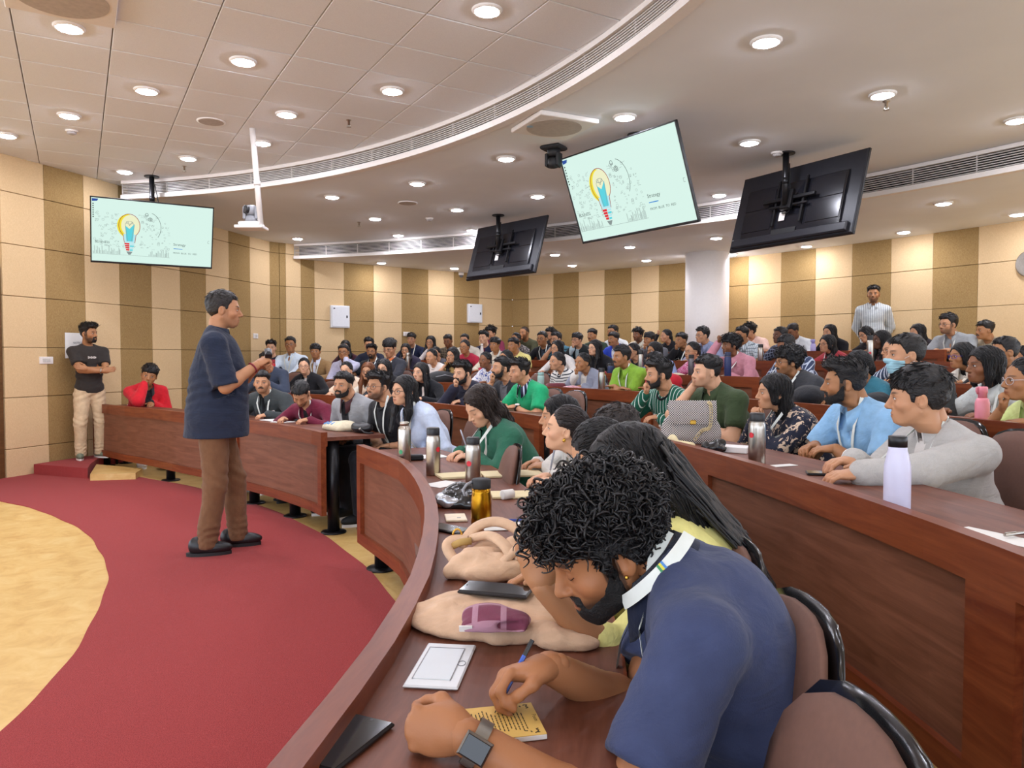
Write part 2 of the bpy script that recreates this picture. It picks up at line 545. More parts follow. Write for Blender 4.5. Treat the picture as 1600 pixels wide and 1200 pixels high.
# ------------------------------------------------------------------ ceiling fittings
M_LENS = emit('downlight_lens', 'eff1ff', LAMP)
M_TRIM = plain('downlight_trim', 'f2efec', .4, var=.01)
def downlight_mesh():
    a = MB(); a.lathe([(.098, 0), (.098, -.006), (.090, -.016), (.076, -.018), (.074, -.004)], n=28, caps=False)
    b = MB(); b.lathe([(.002, -.030), (.03, -.0285), (.055, -.024), (.070, -.018), (.075, -.012)], n=28, caps=False)
    return a.mesh('trim_ring', M_TRIM), b.mesh('lens', M_LENS)
RING_ME, LENS_ME = downlight_mesh()
L1 = [(108, 41), (380, 94), (761, 14), (229, 140), (613, 140), (448, 177), (108, 179), (10, 210), (410, 222), (294, 246), (195, 267)]
L2 = [(1197, 64), (1379, 147), (976, 182), (1171, 222), (1589, 187), (791, 247), (519, 307), (652, 286), (840, 306), (714, 327), (586, 341), (622, 367), (1124, 304), (737, 359), (465, 372)]
L3 = [(867, 397), (596, 410), (894, 414), (984, 385), (1010, 406), (1119, 371), (1474, 317), (1590, 334), (1412, 362), (1260, 384), (1144, 397)]
FILL1 = [(-1.0, 3.4), (-3.0, 3.4), (-.2, 2.1), (-2.0, 1.6), (-4.0, 1.6), (-5.2, 4.6), (-1.0, -.4), (-3.2, -.6)]  # unseen downlights added above and behind the camera to light people from the front
FILL2 = [(2.6, 3.2), (2.3, 1.2), (4.2, 3.4), (5.6, 5.2)]  # more unseen downlights, added on the right as fill
def downlight(p, z, label, group):
    o = empty('downlight', (p[0], p[1], z), 0, label, 'downlight', group)
    inst('trim_ring', RING_ME, o); inst('lens', LENS_ME, o)
ORD = 'first second third fourth fifth sixth seventh eighth ninth tenth eleventh twelfth thirteenth fourteenth fifteenth'.split()
def lamps(L, z, zo, where, group):
    for i, q in enumerate(sorted(L)):
        downlight(px(*q, z), z + zo, f'round lit downlight in the {where}, {ORD[i]} counted from the left', group)
lamps(L1, Z1, -.004, 'square tiled ceiling', 'downlights in the tiled ceiling')
lamps(L2, Z2, 0, 'smooth middle ceiling', 'downlights in the middle ceiling')
lamps(L3, Z3, 0, 'lowest ceiling along back wall', 'downlights in the lowest ceiling')
for q in FILL1: downlight(q, Z1 - .002, 'round lit downlight of the tiled ceiling outside the view', 'downlights outside the view')
for q in FILL2: downlight(q, Z2, 'round lit downlight of the smooth ceiling outside the view', 'downlights outside the view')
FILL3 = [(6.6, 7.2), (7.2, 5.6), (6.0, 5.9), (.1, 14.0), (-1.1, 14.3), (3.0, 12.6)]  # added to brighten the dim back and right walls
for q in FILL3: downlight(q, Z3, 'round lit downlight of the lowest ceiling hidden or outside the view', 'downlights outside the view')

M_GREYGRILLE = plain('speaker_grille', 'b7ada6', .8)
def ceiling_speaker(p, z, label):
    o = empty('ceiling_speaker', (p[0], p[1], z), 0, label, 'speaker')
    MB().lathe([(.125, 0), (.125, -.006), (.112, -.009)], n=32).build('rim', M_TRIM, o)
    MB().lathe([(.11, -.009), (.06, -.011), (.001, -.012)], n=32, caps=False).build('grille', M_GREYGRILLE, o)
ceiling_speaker(px(330, 189, Z1), Z1 - .004, 'grey round speaker grille in the tiled ceiling above hanging camera')
ceiling_speaker(px(637, 317, Z2), Z2, 'grey round speaker grille in the smooth middle ceiling')
def sprinkler(p, z, label, k):
    o = empty('sprinkler', (p[0], p[1], z), 0, label, 'sprinkler', 'fire sprinklers')
    MB().lathe([(.028, 0), (.026, -.006), (.012, -.008), (.010, -.05)], n=12).build('stem', M_STEEL, o)
    m = MB(); m.lathe([(.022, -.066), (.022, -.069)], n=12)
    for s in (-1, 1): m.tube([(s * .009, 0, -.045), (s * .015, 0, -.056), (s * .006, 0, -.068)], .003, 5)
    m.build('deflector', M_STEEL, o)
for i, (q, z, lb) in enumerate([((545, 187), Z1, 'small fire sprinkler in tiled ceiling beside the long vent'), ((288, 259), Z1, 'small fire sprinkler in tiled ceiling near the left hanging screen'),
        ((1385, 158), Z2, 'small fire sprinkler in the middle ceiling above two right screens'), ((561, 347), Z2, 'small fire sprinkler in middle ceiling beyond the white camera')]):
    sprinkler(px(*q, z), z, lb, i)
def smoke(p, z, label):
    o = empty('smoke_detector', (p[0], p[1], z), 0, label, 'smoke detector')
    MB().lathe([(.055, 0), (.055, -.012), (.05, -.018)], n=24).build('base', M_WHITE, o)
    MB().lathe([(.042, -.018), (.040, -.034), (.022, -.042)], n=24).build('sensor', plain('detector_grey', 'b4adab', .6), o)
smoke(px(112, 203, Z1), Z1 - .004, 'white smoke detector on tiled ceiling at far left')
smoke(px(1214, 238, Z2), Z2, 'white smoke detector beside the pole of the right screen')
smoke(px(671, 341, Z2), Z2, 'white smoke detector on middle ceiling left of dark screen')
# square flat microphone panels
def mic_panel(c, z, ang, size, label):
    o = empty('ceiling_panel', (c[0], c[1], z), ang, label, 'ceiling panel')
    MB().bbox((0, 0, -.022), (size, size, .04), .006).build('body', M_WHITE, o)
    MB().lathe([(size * .43, -.043), (size * .43, -.0455)], n=40).build('grille', plain('panel_mesh', 'b9ada2', .85), o)
    MB().lathe([(.028, -.0432), (.028, -.0462)], (-size * .38, size * .38 * .2, 0), n=20).build('badge', plain('badge_blue', '8fb0c4', .5), o)
    return o
c4 = [px(x, y, Z2 - .04) for x, y in ((792, 205), (845, 178), (938, 193), (888, 221))]
cc = sum(c4) / 4
dv = c4[2] - c4[1]
mic_panel(cc, Z2, math.atan2(dv[1], dv[0]), float(np.linalg.norm(c4[1] - c4[0]) + np.linalg.norm(dv)) / 2, 'square white ceiling panel with round mesh above black camera')
mic_panel(px(95, -14, Z1), Z1 - .004, ang, .60, 'square white ceiling panel cut off at the top left corner')

# ------------------------------------------------------------------ hanging screens
M_SCREEN = emit('screen_mint', 'd9f4ea')
EM = {n: emit('slide_' + n, c) for n, c in dict(ink='4f5a58', blue='2f86d6', yellow='f2e23a', pale='eef0c8', cyan='5ed3e0', red='e0303a', brown='a8584a', navy='2d4f9e', grey='8a9694', sky='b8e6ee', dark='2a3230').items()}
def text_mesh(s, size, name='lettering'):
    cu = bpy.data.curves.new(name, 'FONT'); cu.body = s; cu.size = size; cu.resolution_u = 2
    o = bpy.data.objects.new(name, cu); COL.objects.link(o)
    dg = bpy.context.evaluated_depsgraph_get(); me = bpy.data.meshes.new_from_object(o.evaluated_get(dg))
    bpy.data.objects.remove(o); bpy.data.curves.remove(cu)
    a = me.attributes.new('guv', 'FLOAT_VECTOR', 'POINT')
    return me
def text(s, size, mat, parent, M, name='lettering'):
    me = text_mesh(s, size, name)
    xs = [v.co.x for v in me.vertices]
    me.materials.clear(); me.materials.append(mat)
    o = bpy.data.objects.new(name, me); link(o, parent); o.matrix_local = M
    return o
def slide(parent, W, H, z):
    """the slide, in the screen's own plane: x right, y up, facing +z"""
    def poly(pts, mat, h, name='drawing'):
        m = MB(); m.add([(x, y, z + h) for x, y in pts], [tuple(range(len(pts)))]); return m.build(name, mat, parent)
    def lines(segs, mat, h, w, name):
        m = MB()
        for pts in segs:
            for (x0, y0), (x1, y1) in zip(pts[:-1], pts[1:]):
                d = Vector((x1 - x0, y1 - y0, 0))
                if d.length < 1e-6: continue
                n = Vector((-d.y, d.x, 0)).normalized() * w
                m.add([(x0 - n.x, y0 - n.y, z + h), (x1 - n.x, y1 - n.y, z + h), (x1 + n.x, y1 + n.y, z + h), (x0 + n.x, y0 + n.y, z + h)], [(0, 1, 2, 3)])
        return m.build(name, mat, parent)
    bx, by = -.20 * W, -.02 * H        # bulb centre
    def ell(cx, cy, rx, ry, a0=0, a1=360, n=30): return [(cx + rx * math.cos(math.radians(a0 + (a1 - a0) * i / n)), cy + ry * math.sin(math.radians(a0 + (a1 - a0) * i / n))) for i in range(n + 1)]
    s = H / .80
    gy = by + .10 * s
    poly(ell(bx - .018 * s, gy - .005, .125 * s, .150 * s)[:-1], EM['yellow'], .0004, 'bulb_glow')
    poly(ell(bx + .012 * s, gy, .108 * s, .138 * s)[:-1], EM['pale'], .0008, 'bulb_glass')
    poly([(bx - .07 * s, gy - .11 * s), (bx + .075 * s, gy - .11 * s), (bx + .058 * s, gy - .22 * s), (bx - .052 * s, gy - .22 * s)], EM['sky'], .0009, 'bulb_neck')
    poly([(bx - .035 * s, gy - .20 * s), (bx - .05 * s, gy + .0 * s), (bx + .0 * s, gy - .04 * s), (bx + .06 * s, gy + .03 * s), (bx + .04 * s, gy - .20 * s)], EM['cyan'], .0012, 'bulb_light')
    out = ell(bx, gy, .122 * s, .150 * s, -52, 232, 36)
    lines([out, [out[0], (bx + .062 * s, gy - .22 * s)], [out[-1], (bx - .058 * s, gy - .22 * s)]], EM['brown'], .0016, .0035 * s, 'bulb_outline')
    lines([[(bx - .02 * s, gy - .2 * s), (bx - .05 * s, gy + .02 * s), (bx - .015 * s, gy + .05 * s), (bx, gy + .0), (bx + .03 * s, gy + .05 * s), (bx + .055 * s, gy + .01 * s), (bx + .022 * s, gy - .2 * s)], ell(bx, gy + .04 * s, .04 * s, .018 * s)], EM['grey'], .0018, .0022 * s, 'filament')
    for i in range(4):
        y = gy - (.235 + .026 * i) * s; w = (.058 - .006 * i) * s
        poly([(bx - w, y - .009 * s), (bx, y - .011 * s), (bx, y + .011 * s), (bx - w, y + .011 * s)], EM['red'], .0014, 'screw_thread')
        poly([(bx + .004, y - .011 * s), (bx + w, y - .008 * s), (bx + w, y + .009 * s), (bx + .004, y + .008 * s)], EM['cyan' if i % 2 else 'sky'], .0014, 'screw_thread')
    poly([(bx - .036 * s, gy - .335 * s), (bx + .036 * s, gy - .335 * s), (bx + .012 * s, gy - .375 * s), (bx - .012 * s, gy - .375 * s)], EM['grey'], .0014, 'bulb_tip')
    # pencil doodles around the bulb
    r = random.Random(5); segs = []
    for i in range(230):
        x = r.uniform(-.485, .13) * W; y = r.uniform(-.26, .30) * H
        if ((x - bx) / (.145 * s)) ** 2 + ((y - (gy - .03)) / (.24 * s)) ** 2 < 1: continue
        if x > -.02 * W and y > .05 * H + (.10 * W - x) * .9 + .16 * H: continue
        q = r.random(); w = r.uniform(.008, .026) * s
        if q < .3: segs.append(ell(x, y, w * .6, w * .5, 0, 360, 9))
        elif q < .6: segs.append([(x, y), (x + w, y + r.uniform(-.3, .3) * w), (x + 1.6 * w, y + r.uniform(-.2, .4) * w)])
        elif q < .8: segs.append([(x, y), (x + w, y), (x + w, y + w), (x, y + w), (x, y)])
        else: segs.append([(x, y), (x + .5 * w, y + w), (x + w, y), (x + 1.5 * w, y + w)])
    lines(segs, EM['grey'], .0006, .0011 * s, 'doodle')
    segs = []
    for side, x0, x1 in ((0, -.49, -.27), (1, -.04, .13)):
        x = x0
        while x < x1:
            h = r.uniform(.03, .14) * H; segs += [[(x * W, -.37 * H), (x * W, -.37 * H + h)], [(x * W + .006, -.37 * H), (x * W + .006, -.37 * H + h * .9)]]; x += r.uniform(.006, .016)
    segs.append([(-.495 * W, -.375 * H), (.135 * W, -.375 * H)])
    lines(segs, EM['grey'], .0006, .0013 * s, 'skyline')
    lines([ell(bx + .24 * s, gy + .10 * s, .022 * s, .022 * s, 0, 360, 16), ell(bx + .24 * s, gy + .10 * s, .010 * s, .010 * s, 0, 360, 10), ell(bx + .20 * s, gy + .16 * s, .016 * s, .02 * s), ell(bx + .22 * s, gy + .0 * s, .15 * s, .19 * s, -40, 75, 14)], EM['dark'], .0008, .0022 * s, 'gear_sketch')
    I = Matrix.Identity(4)
    text('BUSINESS', .040 * s, EM['ink'], parent, Matrix.Translation((-.475 * W, -.20 * H, z + .001)))
    text('Idea', .030 * s, EM['grey'], parent, Matrix.Translation((-.40 * W, -.245 * H, z + .001)))
    text('Strategy', .046 * s, EM['ink'], parent, Matrix.Translation((.165 * W, -.165 * H, z + .001)))
    poly([(.168 * W, -.222 * H), (.245 * W, -.222 * H), (.245 * W, -.212 * H), (.168 * W, -.212 * H)], EM['blue'], .001, 'rule')
    text('FROM  BLUE  TO  RED', .030 * s, EM['ink'], parent, Matrix.Translation((.165 * W, -.30 * H, z + .001)))
    poly([(-.495 * W, .49 * H), (-.445 * W, .49 * H), (-.455 * W, .455 * H), (-.495 * W, .445 * H)], EM['navy'], .001, 'toolbar_corner')
    for i in range(7): poly([(-.486 * W + .008 * s * math.cos(t), (.41 - .034 * i) * H + .008 * s * math.sin(t)) for t in np.linspace(0, 6.28, 9)[:-1]], EM['dark'], .001, 'toolbar_button')
    lines([[(.478 * W, -.05 * H), (.466 * W, -.05 * H), (.466 * W, -.09 * H), (.478 * W, -.09 * H)]], EM['grey'], .001, .0018, 'side_tab')
M_TVBACK = plain('screen_back_plastic', '24242a', .42, var=.08, spec=.4)
M_TVBACK2 = plain('screen_back_gloss', '1a1a20', .2, var=.06, spec=.6)
def screen(c, yaw, tilt, roll, W, H, ztop, label, face, extra=None):
    """hanging flat screen; local x right (seen from its front), y up, z out of the glass"""
    n = Vector((math.cos(yaw) * math.cos(tilt), math.sin(yaw) * math.cos(tilt), -math.sin(tilt)))
    r = Vector((-math.sin(yaw), math.cos(yaw), 0)); u = n.cross(r)
    root = empty('hanging_screen', (c[0], c[1], ztop), 0, label, 'screen')
    R = Matrix((r, u, n)).transposed().to_4x4()
    if roll: R = R @ Matrix.Rotation(roll, 4, 'Z')
    off = Matrix.Translation((0, 0, c[2] - ztop)) @ R
    def put(mb, name, mat):
        o = mb.build(name, mat, root); o.matrix_local = off; return o
    m = MB()                                  # slim front bezel frame
    b = .013
    for (cx, cy, w, h) in ((0, H / 2 - b / 2, W, b), (0, -H / 2 + .011, W, .022), (-W / 2 + b / 2, 0, b, H), (W / 2 - b / 2, 0, b, H)):
        m.bbox((cx, cy, .0), (w, h, .03), .003)
    put(m, 'bezel', M_BLACK)
    if face:
        sc = MB(); sc.add([(-W / 2 + b, -H / 2 + .02, .006), (W / 2 - b, -H / 2 + .02, .006), (W / 2 - b, H / 2 - b, .006), (-W / 2 + b, H / 2 - b, .006)], [(0, 1, 2, 3)])
        p = put(sc, 'display', M_SCREEN); slide(p, W - 2 * b, H - .033, .006)
    else:
        sc = MB(); sc.box((0, 0, .004), (W - .02, H - .03, .004)); put(sc, 'display', M_GLASSBLK)
    m = MB(); m.bbox((0, 0, -.018), (W - .01, H - .01, .022), .008); put(m, 'back_cover', M_TVBACK)
    m = MB(); m.bbox((0, -.06 * H, -.042), (W * .80, H * .66, .034), .012)
    put(m, 'rear_housing', M_TVBACK2)
    for (x, y, w, h) in ((-.27 * W, .10 * H, .25 * W, .24 * H), (.27 * W, .10 * H, .25 * W, .24 * H), (-.27 * W, -.18 * H, .25 * W, .24 * H), (.27 * W, -.18 * H, .25 * W, .24 * H)):
        m = MB(); m.bbox((x, y, -.061), (w, h, .008), .003); put(m, 'rear_panel', M_TVBACK2)
    m = MB(); m.bbox((0, -.42 * H, -.045), (W * .93, H * .11, .045), .012); put(m, 'lower_housing', M_TVBACK)
    m = MB(); m.bbox((.02 * W, -.36 * H, -.066), (.20 * W, .07 * H, .006), .002); put(m, 'socket_recess', M_BLKMATTE)
    for sx in (-1, 1):
        m = MB(); m.bbox((sx * .16, 0, -.085), (.022, H * .58, .026), .004); put(m, 'bracket_rail', M_BLACKM)
    m = MB(); m.bbox((0, .02, -.105), (.60, .034, .03), .004); m.bbox((0, -.05, -.10), (.44, .024, .02), .004); put(m, 'bracket_bar', M_BLACKM)
    m = MB(); m.bbox((0, .0, -.12), (.12, .20, .05), .01); put(m, 'bracket_plate', M_BLACKM)
    m = MB(); m.bbox((.07, -.14, -.071), (.07, .09, .003), .001); put(m, 'rating_sticker', M_WHITE)
    m = MB(); m.bbox((-.36 * W, .27 * H, -.032), (.05, .015, .008), .001); put(m, 'rating_sticker', M_WHITE)
    # vertical pole to the ceiling
    back = Vector(off.to_3x3() @ Vector((0, .0, -.15)))
    pz = c[2] - ztop
    m = MB(); m.lathe([(.030, 0), (.030, pz + back.z - .06)][::-1], (back.x, back.y, 0), 20); m.lathe([(.032, -.30), (.032, -.24)], (back.x, back.y, 0), 20)
    m.build('pole', M_BLACKM, root)
    m = MB(); m.lathe([(.085, -.012), (.085, 0)], (back.x, back.y, 0), 24); m.build('ceiling_plate', M_BLACKM, root)
    e = off @ Vector((.06, -.12, -.10)); pts = []
    for t in np.linspace(0, 1, 12):
        p = Vector((back.x + .035, back.y, -.1)) .lerp(e, t) + Vector((.05 * math.sin(t * 3.1), .02 * math.sin(t * 6), -.16 * math.sin(t * 3.14)))
        pts.append(p)
    m = MB(); m.tube(pts, .006, 6); m.build('cable', M_BLKMATTE, root)
    return root
screen((-4.62 * .925, 9.67 * .925, 1.3 + 1.602 * .925), 5.247, .312, 0, 1.43 * .925, .82 * .925, Z1 - .004, 'lit hanging screen showing the light bulb slide before the striped left wall', True)
screen((.991, 6.582, 2.792), 3.763, .363, 0, 1.43, .82, Z2, 'lit hanging screen showing the light bulb slide beside black ceiling camera', True)
screen((-.085, 10.464, 2.82), .745, .299, 0, 1.43, .82, Z2, 'dark hanging screen seen from behind, the farther and smaller of two', False)
screen((2.765, 7.329, 2.801), .543, .283, 0, 1.43, .82, Z2, 'dark hanging screen seen from behind, nearest the white column', False)

# ------------------------------------------------------------------ ceiling cameras
M_GREYP = plain('camera_grey', '8b8c90', .45)
def ptz(root, body, base, lens_dir, flip):
    """pan-tilt camera: base plate, fork, round head with lens; flip -1 hangs down"""
    f = flip
    MB().bbox((0, 0, .02 * f), (.20, .17, .04), .012).build('base', base, root)
    m = MB(); m.lathe([(.062, .04 * f), (.058, .07 * f), (.05, .10 * f)], n=24)
    for s in (-1, 1): m.bbox((s * .058, 0, .13 * f), (.026, .08, .13), .01)
    m.build('fork', body, root)
    Rx = Matrix.Rotation(math.pi / 2, 3, 'Y')
    m = MB(); m.lathe([(.03, -.045), (.052, -.035), (.056, 0), (.052, .035), (.03, .045)], (0, 0, .155 * f), 24, Rx)
    m.build('head', body, root)
    Rl = Vector(lens_dir).to_track_quat('Z', 'Y').to_matrix()
    m = MB(); m.lathe([(.040, .02), (.040, .07), (.034, .072)], (0, 0, .155 * f), 22, Rl); m.build('lens_barrel', M_BLACK, root)
    m = MB(); m.lathe([(.030, .0722), (.016, .070), (.001, .069)], (0, 0, .155 * f), 22, Rl, caps=False); m.build('lens', M_GLASSBLK, root)
p = px(865, 228, Z2)
r = empty('ceiling_camera', (p[0], p[1], Z2), 2.6, 'black pan and tilt camera on the smooth ceiling beside lit screen', 'camera')
ptz(r, M_BLKMATTE, M_BLKMATTE, (-.9, -.5, -.15), -1)
# white camera on a slanting pole
top = px(394, 200, Z1); d0 = top[1] + .15
foot = pxd(408, 358, d0); tip = pxd(393, 354, d0)
r = empty('ceiling_camera', (tip[0], tip[1], tip[2]), 0, 'grey and white camera hanging on slanted white pole under tiled ceiling', 'camera')
ptz(r, M_GREYP, M_WHITE, (-.8, -.9, .1), 1)
MB().bbox((0, 0, -.012), (.27, .20, .03), .006).build('tray', M_WHITE, r)
m = MB(); m.tube([Vector((foot[0], foot[1], foot[2])) - Vector(tip), Vector((top[0], top[1], Z1)) - Vector(tip)], .027, 14); m.build('pole', M_WHITE, r)
m = MB(); mid = Vector((foot[0], foot[1], foot[2])).lerp(Vector((top[0], top[1], Z1)), .46) - Vector(tip)
m.tube([mid - Vector((0, 0, .02)), mid + Vector((0, 0, .02))], .031, 14); m.build('pole_joint', M_WHITE, r)
# dome camera
p = px(719, 426, Z3)
r = empty('dome_camera', (p[0], p[1], Z3), 0, 'small white dome camera under lowest ceiling left of dark screen', 'camera')
MB().lathe([(.075, 0), (.075, -.05), (.07, -.055)], n=24).build('housing', M_WHITE, r)
MB().lathe([(.062, -.055), (.055, -.09), (.03, -.112), (.002, -.118)], n=24, caps=False).build('dome', plain('dome_grey', '77777c', .2), r)
# ------------------------------------------------------------------ wall fittings
def on_wall(x, y, poly, off=.03):
    p = hit_poly(x, poly); s = None
    for a, b in zip(poly[:-1], poly[1:]):
        a = np.array(a); b = np.array(b); L = np.linalg.norm(b - a)
        if abs((np.linalg.norm(p - a) + np.linalg.norm(p - b)) - L) < 1e-6: s = (b - a) / L
    q = pxd(x, y, p[1])
    n = np.array([-s[1], s[0]])
    if n @ (np.array([-1.0, 4]) - p) < 0: n = -n
    return (p[0] + n[0] * off, p[1] + n[1] * off, q[2]), math.atan2(n[1], n[0]) + math.pi / 2
# (local -y faces into the room)
def switch_plate(x, y, poly, w, h, nsw, label):
    loc, rz = on_wall(x, y, poly, .018)
    o = empty('switch_plate', loc, rz, label, 'switch')
    MB().bbox((0, -.006, 0), (w, .016, h), .004).build('plate', M_WHITE, o)
    for i in range(nsw):
        MB().bbox(((i - (nsw - 1) / 2) * w * .62 / nsw, -.016, 0), (w * .5 / nsw, .006, h * .5), .002).build('rocker', plain('switch_grey', 'cfcac4', .4), o)
switch_plate(70, 563, WL, .165, .082, 4, 'white four-gang switch plate low on the striped left wall')
switch_plate(398, 525, WL, .12, .085, 2, 'small white switch plate on far end of the left wall')
switch_plate(635, 522, WB, .15, .08, 2, 'small white switch plate on back wall between two metal boxes')
def metal_box(x, y, w, h, label):
    loc, rz = on_wall(x, y, WB, .02)
    o = empty('wall_cabinet', loc, rz, label, 'cabinet')
    MB().bbox((0, -.02, 0), (w, .06, h), .005).build('body', plain('cabinet_white', 'dfe0e2', .4, var=.02), o)
    d = MB().bbox((0, -.055, 0), (w * .88, .012, h * .9), .003).build('door', plain('cabinet_white', 'dfe0e2'), o)
    MB().bbox((w * .34, -.064, 0), (.022, .01, .045), .002).build('latch', M_BLACKM, d)
    MB().bbox((-w * .34, -.063, h * .36), (.03, .004, .02), .001).build('sticker', M_BLACK, d)
metal_box(530, 495, .36, .40, 'white metal wall cabinet, the left one of two on back wall')
metal_box(740, 490, .34, .38, 'white metal wall cabinet, the right one near the back corner')
# paper notice behind the standing man
loc, rz = on_wall(115, 540, WL, .022)
o = empty('notice', loc, rz, 'white paper notice taped to burlap behind the man in black', 'notice')
MB().bbox((0, 0, 0), (.25, .003, .30), .001).build('sheet', plain('paper_white', 'eceae6', .7, var=.02), o)
text('NOTICE', .035, M_BLKMATTE, o, Matrix.Translation((-.02, -.004, .02)) @ Matrix.Rotation(math.pi / 2, 4, 'X'))
# wall clock cut by the right edge
loc, rz = on_wall(1609, 412, WR, .02)
o = empty('wall_clock', loc, rz, 'round white wall clock with silver rim at right edge', 'clock')
Rc = Matrix.Rotation(math.pi / 2, 3, 'X')
MB().lathe([(.165, 0), (.172, .03), (.160, .045), (.150, .04)], n=40, R=Rc).build('rim', M_STEEL, o)
MB().lathe([(.152, .032), (.001, .032)], n=40, R=Rc, caps=False).build('dial', plain('dial_white', 'f1f0ec', .5, var=.01), o)
for h in range(1, 13):
    a = math.pi / 2 - h * math.pi / 6
    text(str(h), .042, M_BLACK, o, Matrix.Translation((.115 * math.cos(a) - .012 * len(str(h)), -.034, .115 * math.sin(a) - .014)) @ Matrix.Rotation(math.pi / 2, 4, 'X'), 'numeral')
    m = MB(); m.box((.142 * math.cos(a), -.034, .142 * math.sin(a)), (.008, .002, .004)); m.build('tick', M_BLACK, o)
for ln, w, a in ((.07, .010, 2.2), (.105, .007, .9)):
    m = MB(); m.tube([(0, -.037, 0), (ln * math.cos(a), -.037, ln * math.sin(a))], w * .6, 6); m.build('hand', M_BLACK, o)

# ------------------------------------------------------------------ desks
def desk(k, t0, t1, label, legs=(), post_end=None, group=None):
    f = FLOORS[k]
    tm = (t0 + t1) / 2; base = pol(Rk(k, tm) + .2, tm)
    o = empty('desk', (base[0], base[1], f), 0, label, 'desk', group)
    I = Matrix.Translation((-base[0], -base[1], -f))
    def put(mb, name, mat, par=o):
        x = mb.build(name, mat, par)
        if par is o: x.matrix_local = I
        return x
    w = math.degrees(.085 / Rk(k, tm)); sg = 1 if t1 > t0 else -1
    m = MB(); ringbox(m, k, t0 + sg * .02, t1 - sg * .02, .010, .022, f + .16, f + .74); put(m, 'front_panel', M_DARKWOOD)
    m = MB(); ringbox(m, k, t0, t1, -.012, .036, f + .655, f + .760); put(m, 'top_rail', M_WOOD)
    m = MB(); ringbox(m, k, t0, t1, -.012, .026, f + .145, f + .215); put(m, 'bottom_rail', M_WOOD)
    for a, b in ((t0, t0 + sg * w), (t1 - sg * w, t1)):
        m = MB(); ringbox(m, k, a, b, -.0125, .026, f + .2145, f + .6555, 2); put(m, 'stile', M_WOOD)
    m = MB(); ringbox(m, k, t0, t1, .034, .47, f + .695, f + .722); put(m, 'desktop', M_TOP)
    m = MB(); ringbox(m, k, t0, t1, .47, .476, f + .690, f + .7225); put(m, 'edge_band', M_WOOD)
    for t in legs:
        p = pol(Rk(k, t) + .10, t) - base
        lg = MB().lathe([(.045, .012), (.045, .695)], (p[0], p[1], 0), 16).build('leg', M_BLACKM, o)
        MB().lathe([(.095, 0), (.095, .008), (.088, .013), (.046, .015)], (p[0], p[1], 0), 24).build('base_plate', M_BLACKM, lg)
    for t in legs[:1] + legs[-1:]:
        p = pol(Rk(k, t) + .36, t) - base
        lg = MB().lathe([(.028, .012), (.028, .695)], (p[0], p[1], 0), 12).build('leg', M_BLACKM, o)
        MB().lathe([(.08, 0), (.08, .010), (.03, .013)], (p[0], p[1], 0), 20).build('base_plate', M_BLACKM, lg)
    return o
def th_px(x, k, dr=0.0): return theta_of(ray_row(x, k, dr))
tA0 = th_px(145, 1); tA1 = th_px(503, 1)
tAm = th_px(365, 1)
desk(1, tA0, tAm, 'curved front desk at the foot of the left wall, behind the speaker', [tA0 - .8, th_px(250, 1), tAm + 2.2])
desk(1, tAm, tA1, 'curved front desk with an open end beside the aisle gap', [th_px(378, 1) , th_px(440, 1), tA1 + .5])
tB0 = 23.6
desk(1, tB0, 10.7, 'curved front desk with tall rim, holding three steel bottles', [22.6, 17.5, 12.5])
desk(1, 10.7, -1.5, 'curved front desk holding the beige bag and notepad', [9.2, 3.5, -1])
desk(1, -1.5, -13.5, 'curved front desk under the near bottom edge of view', [-3, -8, -13])
t2 = [th_px(380, 2), th_px(560, 2), th_px(690, 2), th_px(845, 2)]
t2b = [24.0, th_px(1098, 2), th_px(1562, 2), -11.0]
L2D = ['second-row desk behind the speaker and the seated man in dark jacket', 'second-row desk behind the four men of the front row', 'second-row desk with open end before the man in green polo']
for i in range(3): desk(2, t2[i], t2[i + 1], L2D[i], [t2[i] - .8, t2[i + 1] + .8])
L2E = ['second-row desk under the striped jersey and the checked bag', 'second-row desk with the white bottle and two men leaning on it', 'second-row desk cut off by the right edge']
for i in range(3): desk(2, t2b[i], t2b[i + 1], L2E[i], [t2b[i] - .6, t2b[i + 1] + .6])
for k, cuts, lab in ((3, [330, 455, 575, 690, 800], 'third-row desk on the far side of the aisle'), (3, [842, 1010, 1150, 1300, 1420, 1540, 1720], 'third-row desk on the near side of the aisle'),
                     (4, [380, 500, 620, 740, 850], 'fourth-row desk on the far side of the aisle'), (4, [905, 1040, 1187], 'fourth-row desk between steel bottles and the pink shirt'), (4, [1200, 1300, 1410, 1520, 1680], 'fourth-row desk at the right side'),
                     (5, [470, 580, 690, 790, 890, 990, 1100, 1200, 1300, 1400, 1500, 1640], 'fifth-row desk among the audience'), (6, [600, 700, 800, 900, 1010, 1120, 1220, 1350, 1476], 'last-row desk along the back wall')):
    for i_, (a, b) in enumerate(zip(cuts[:-1], cuts[1:])):
        ta, tb = th_px(a, k), th_px(b, k)
        desk(k, ta, tb, f'{lab}, {ORD[i_]} section from its left end', [ta - .5, tb + .5])
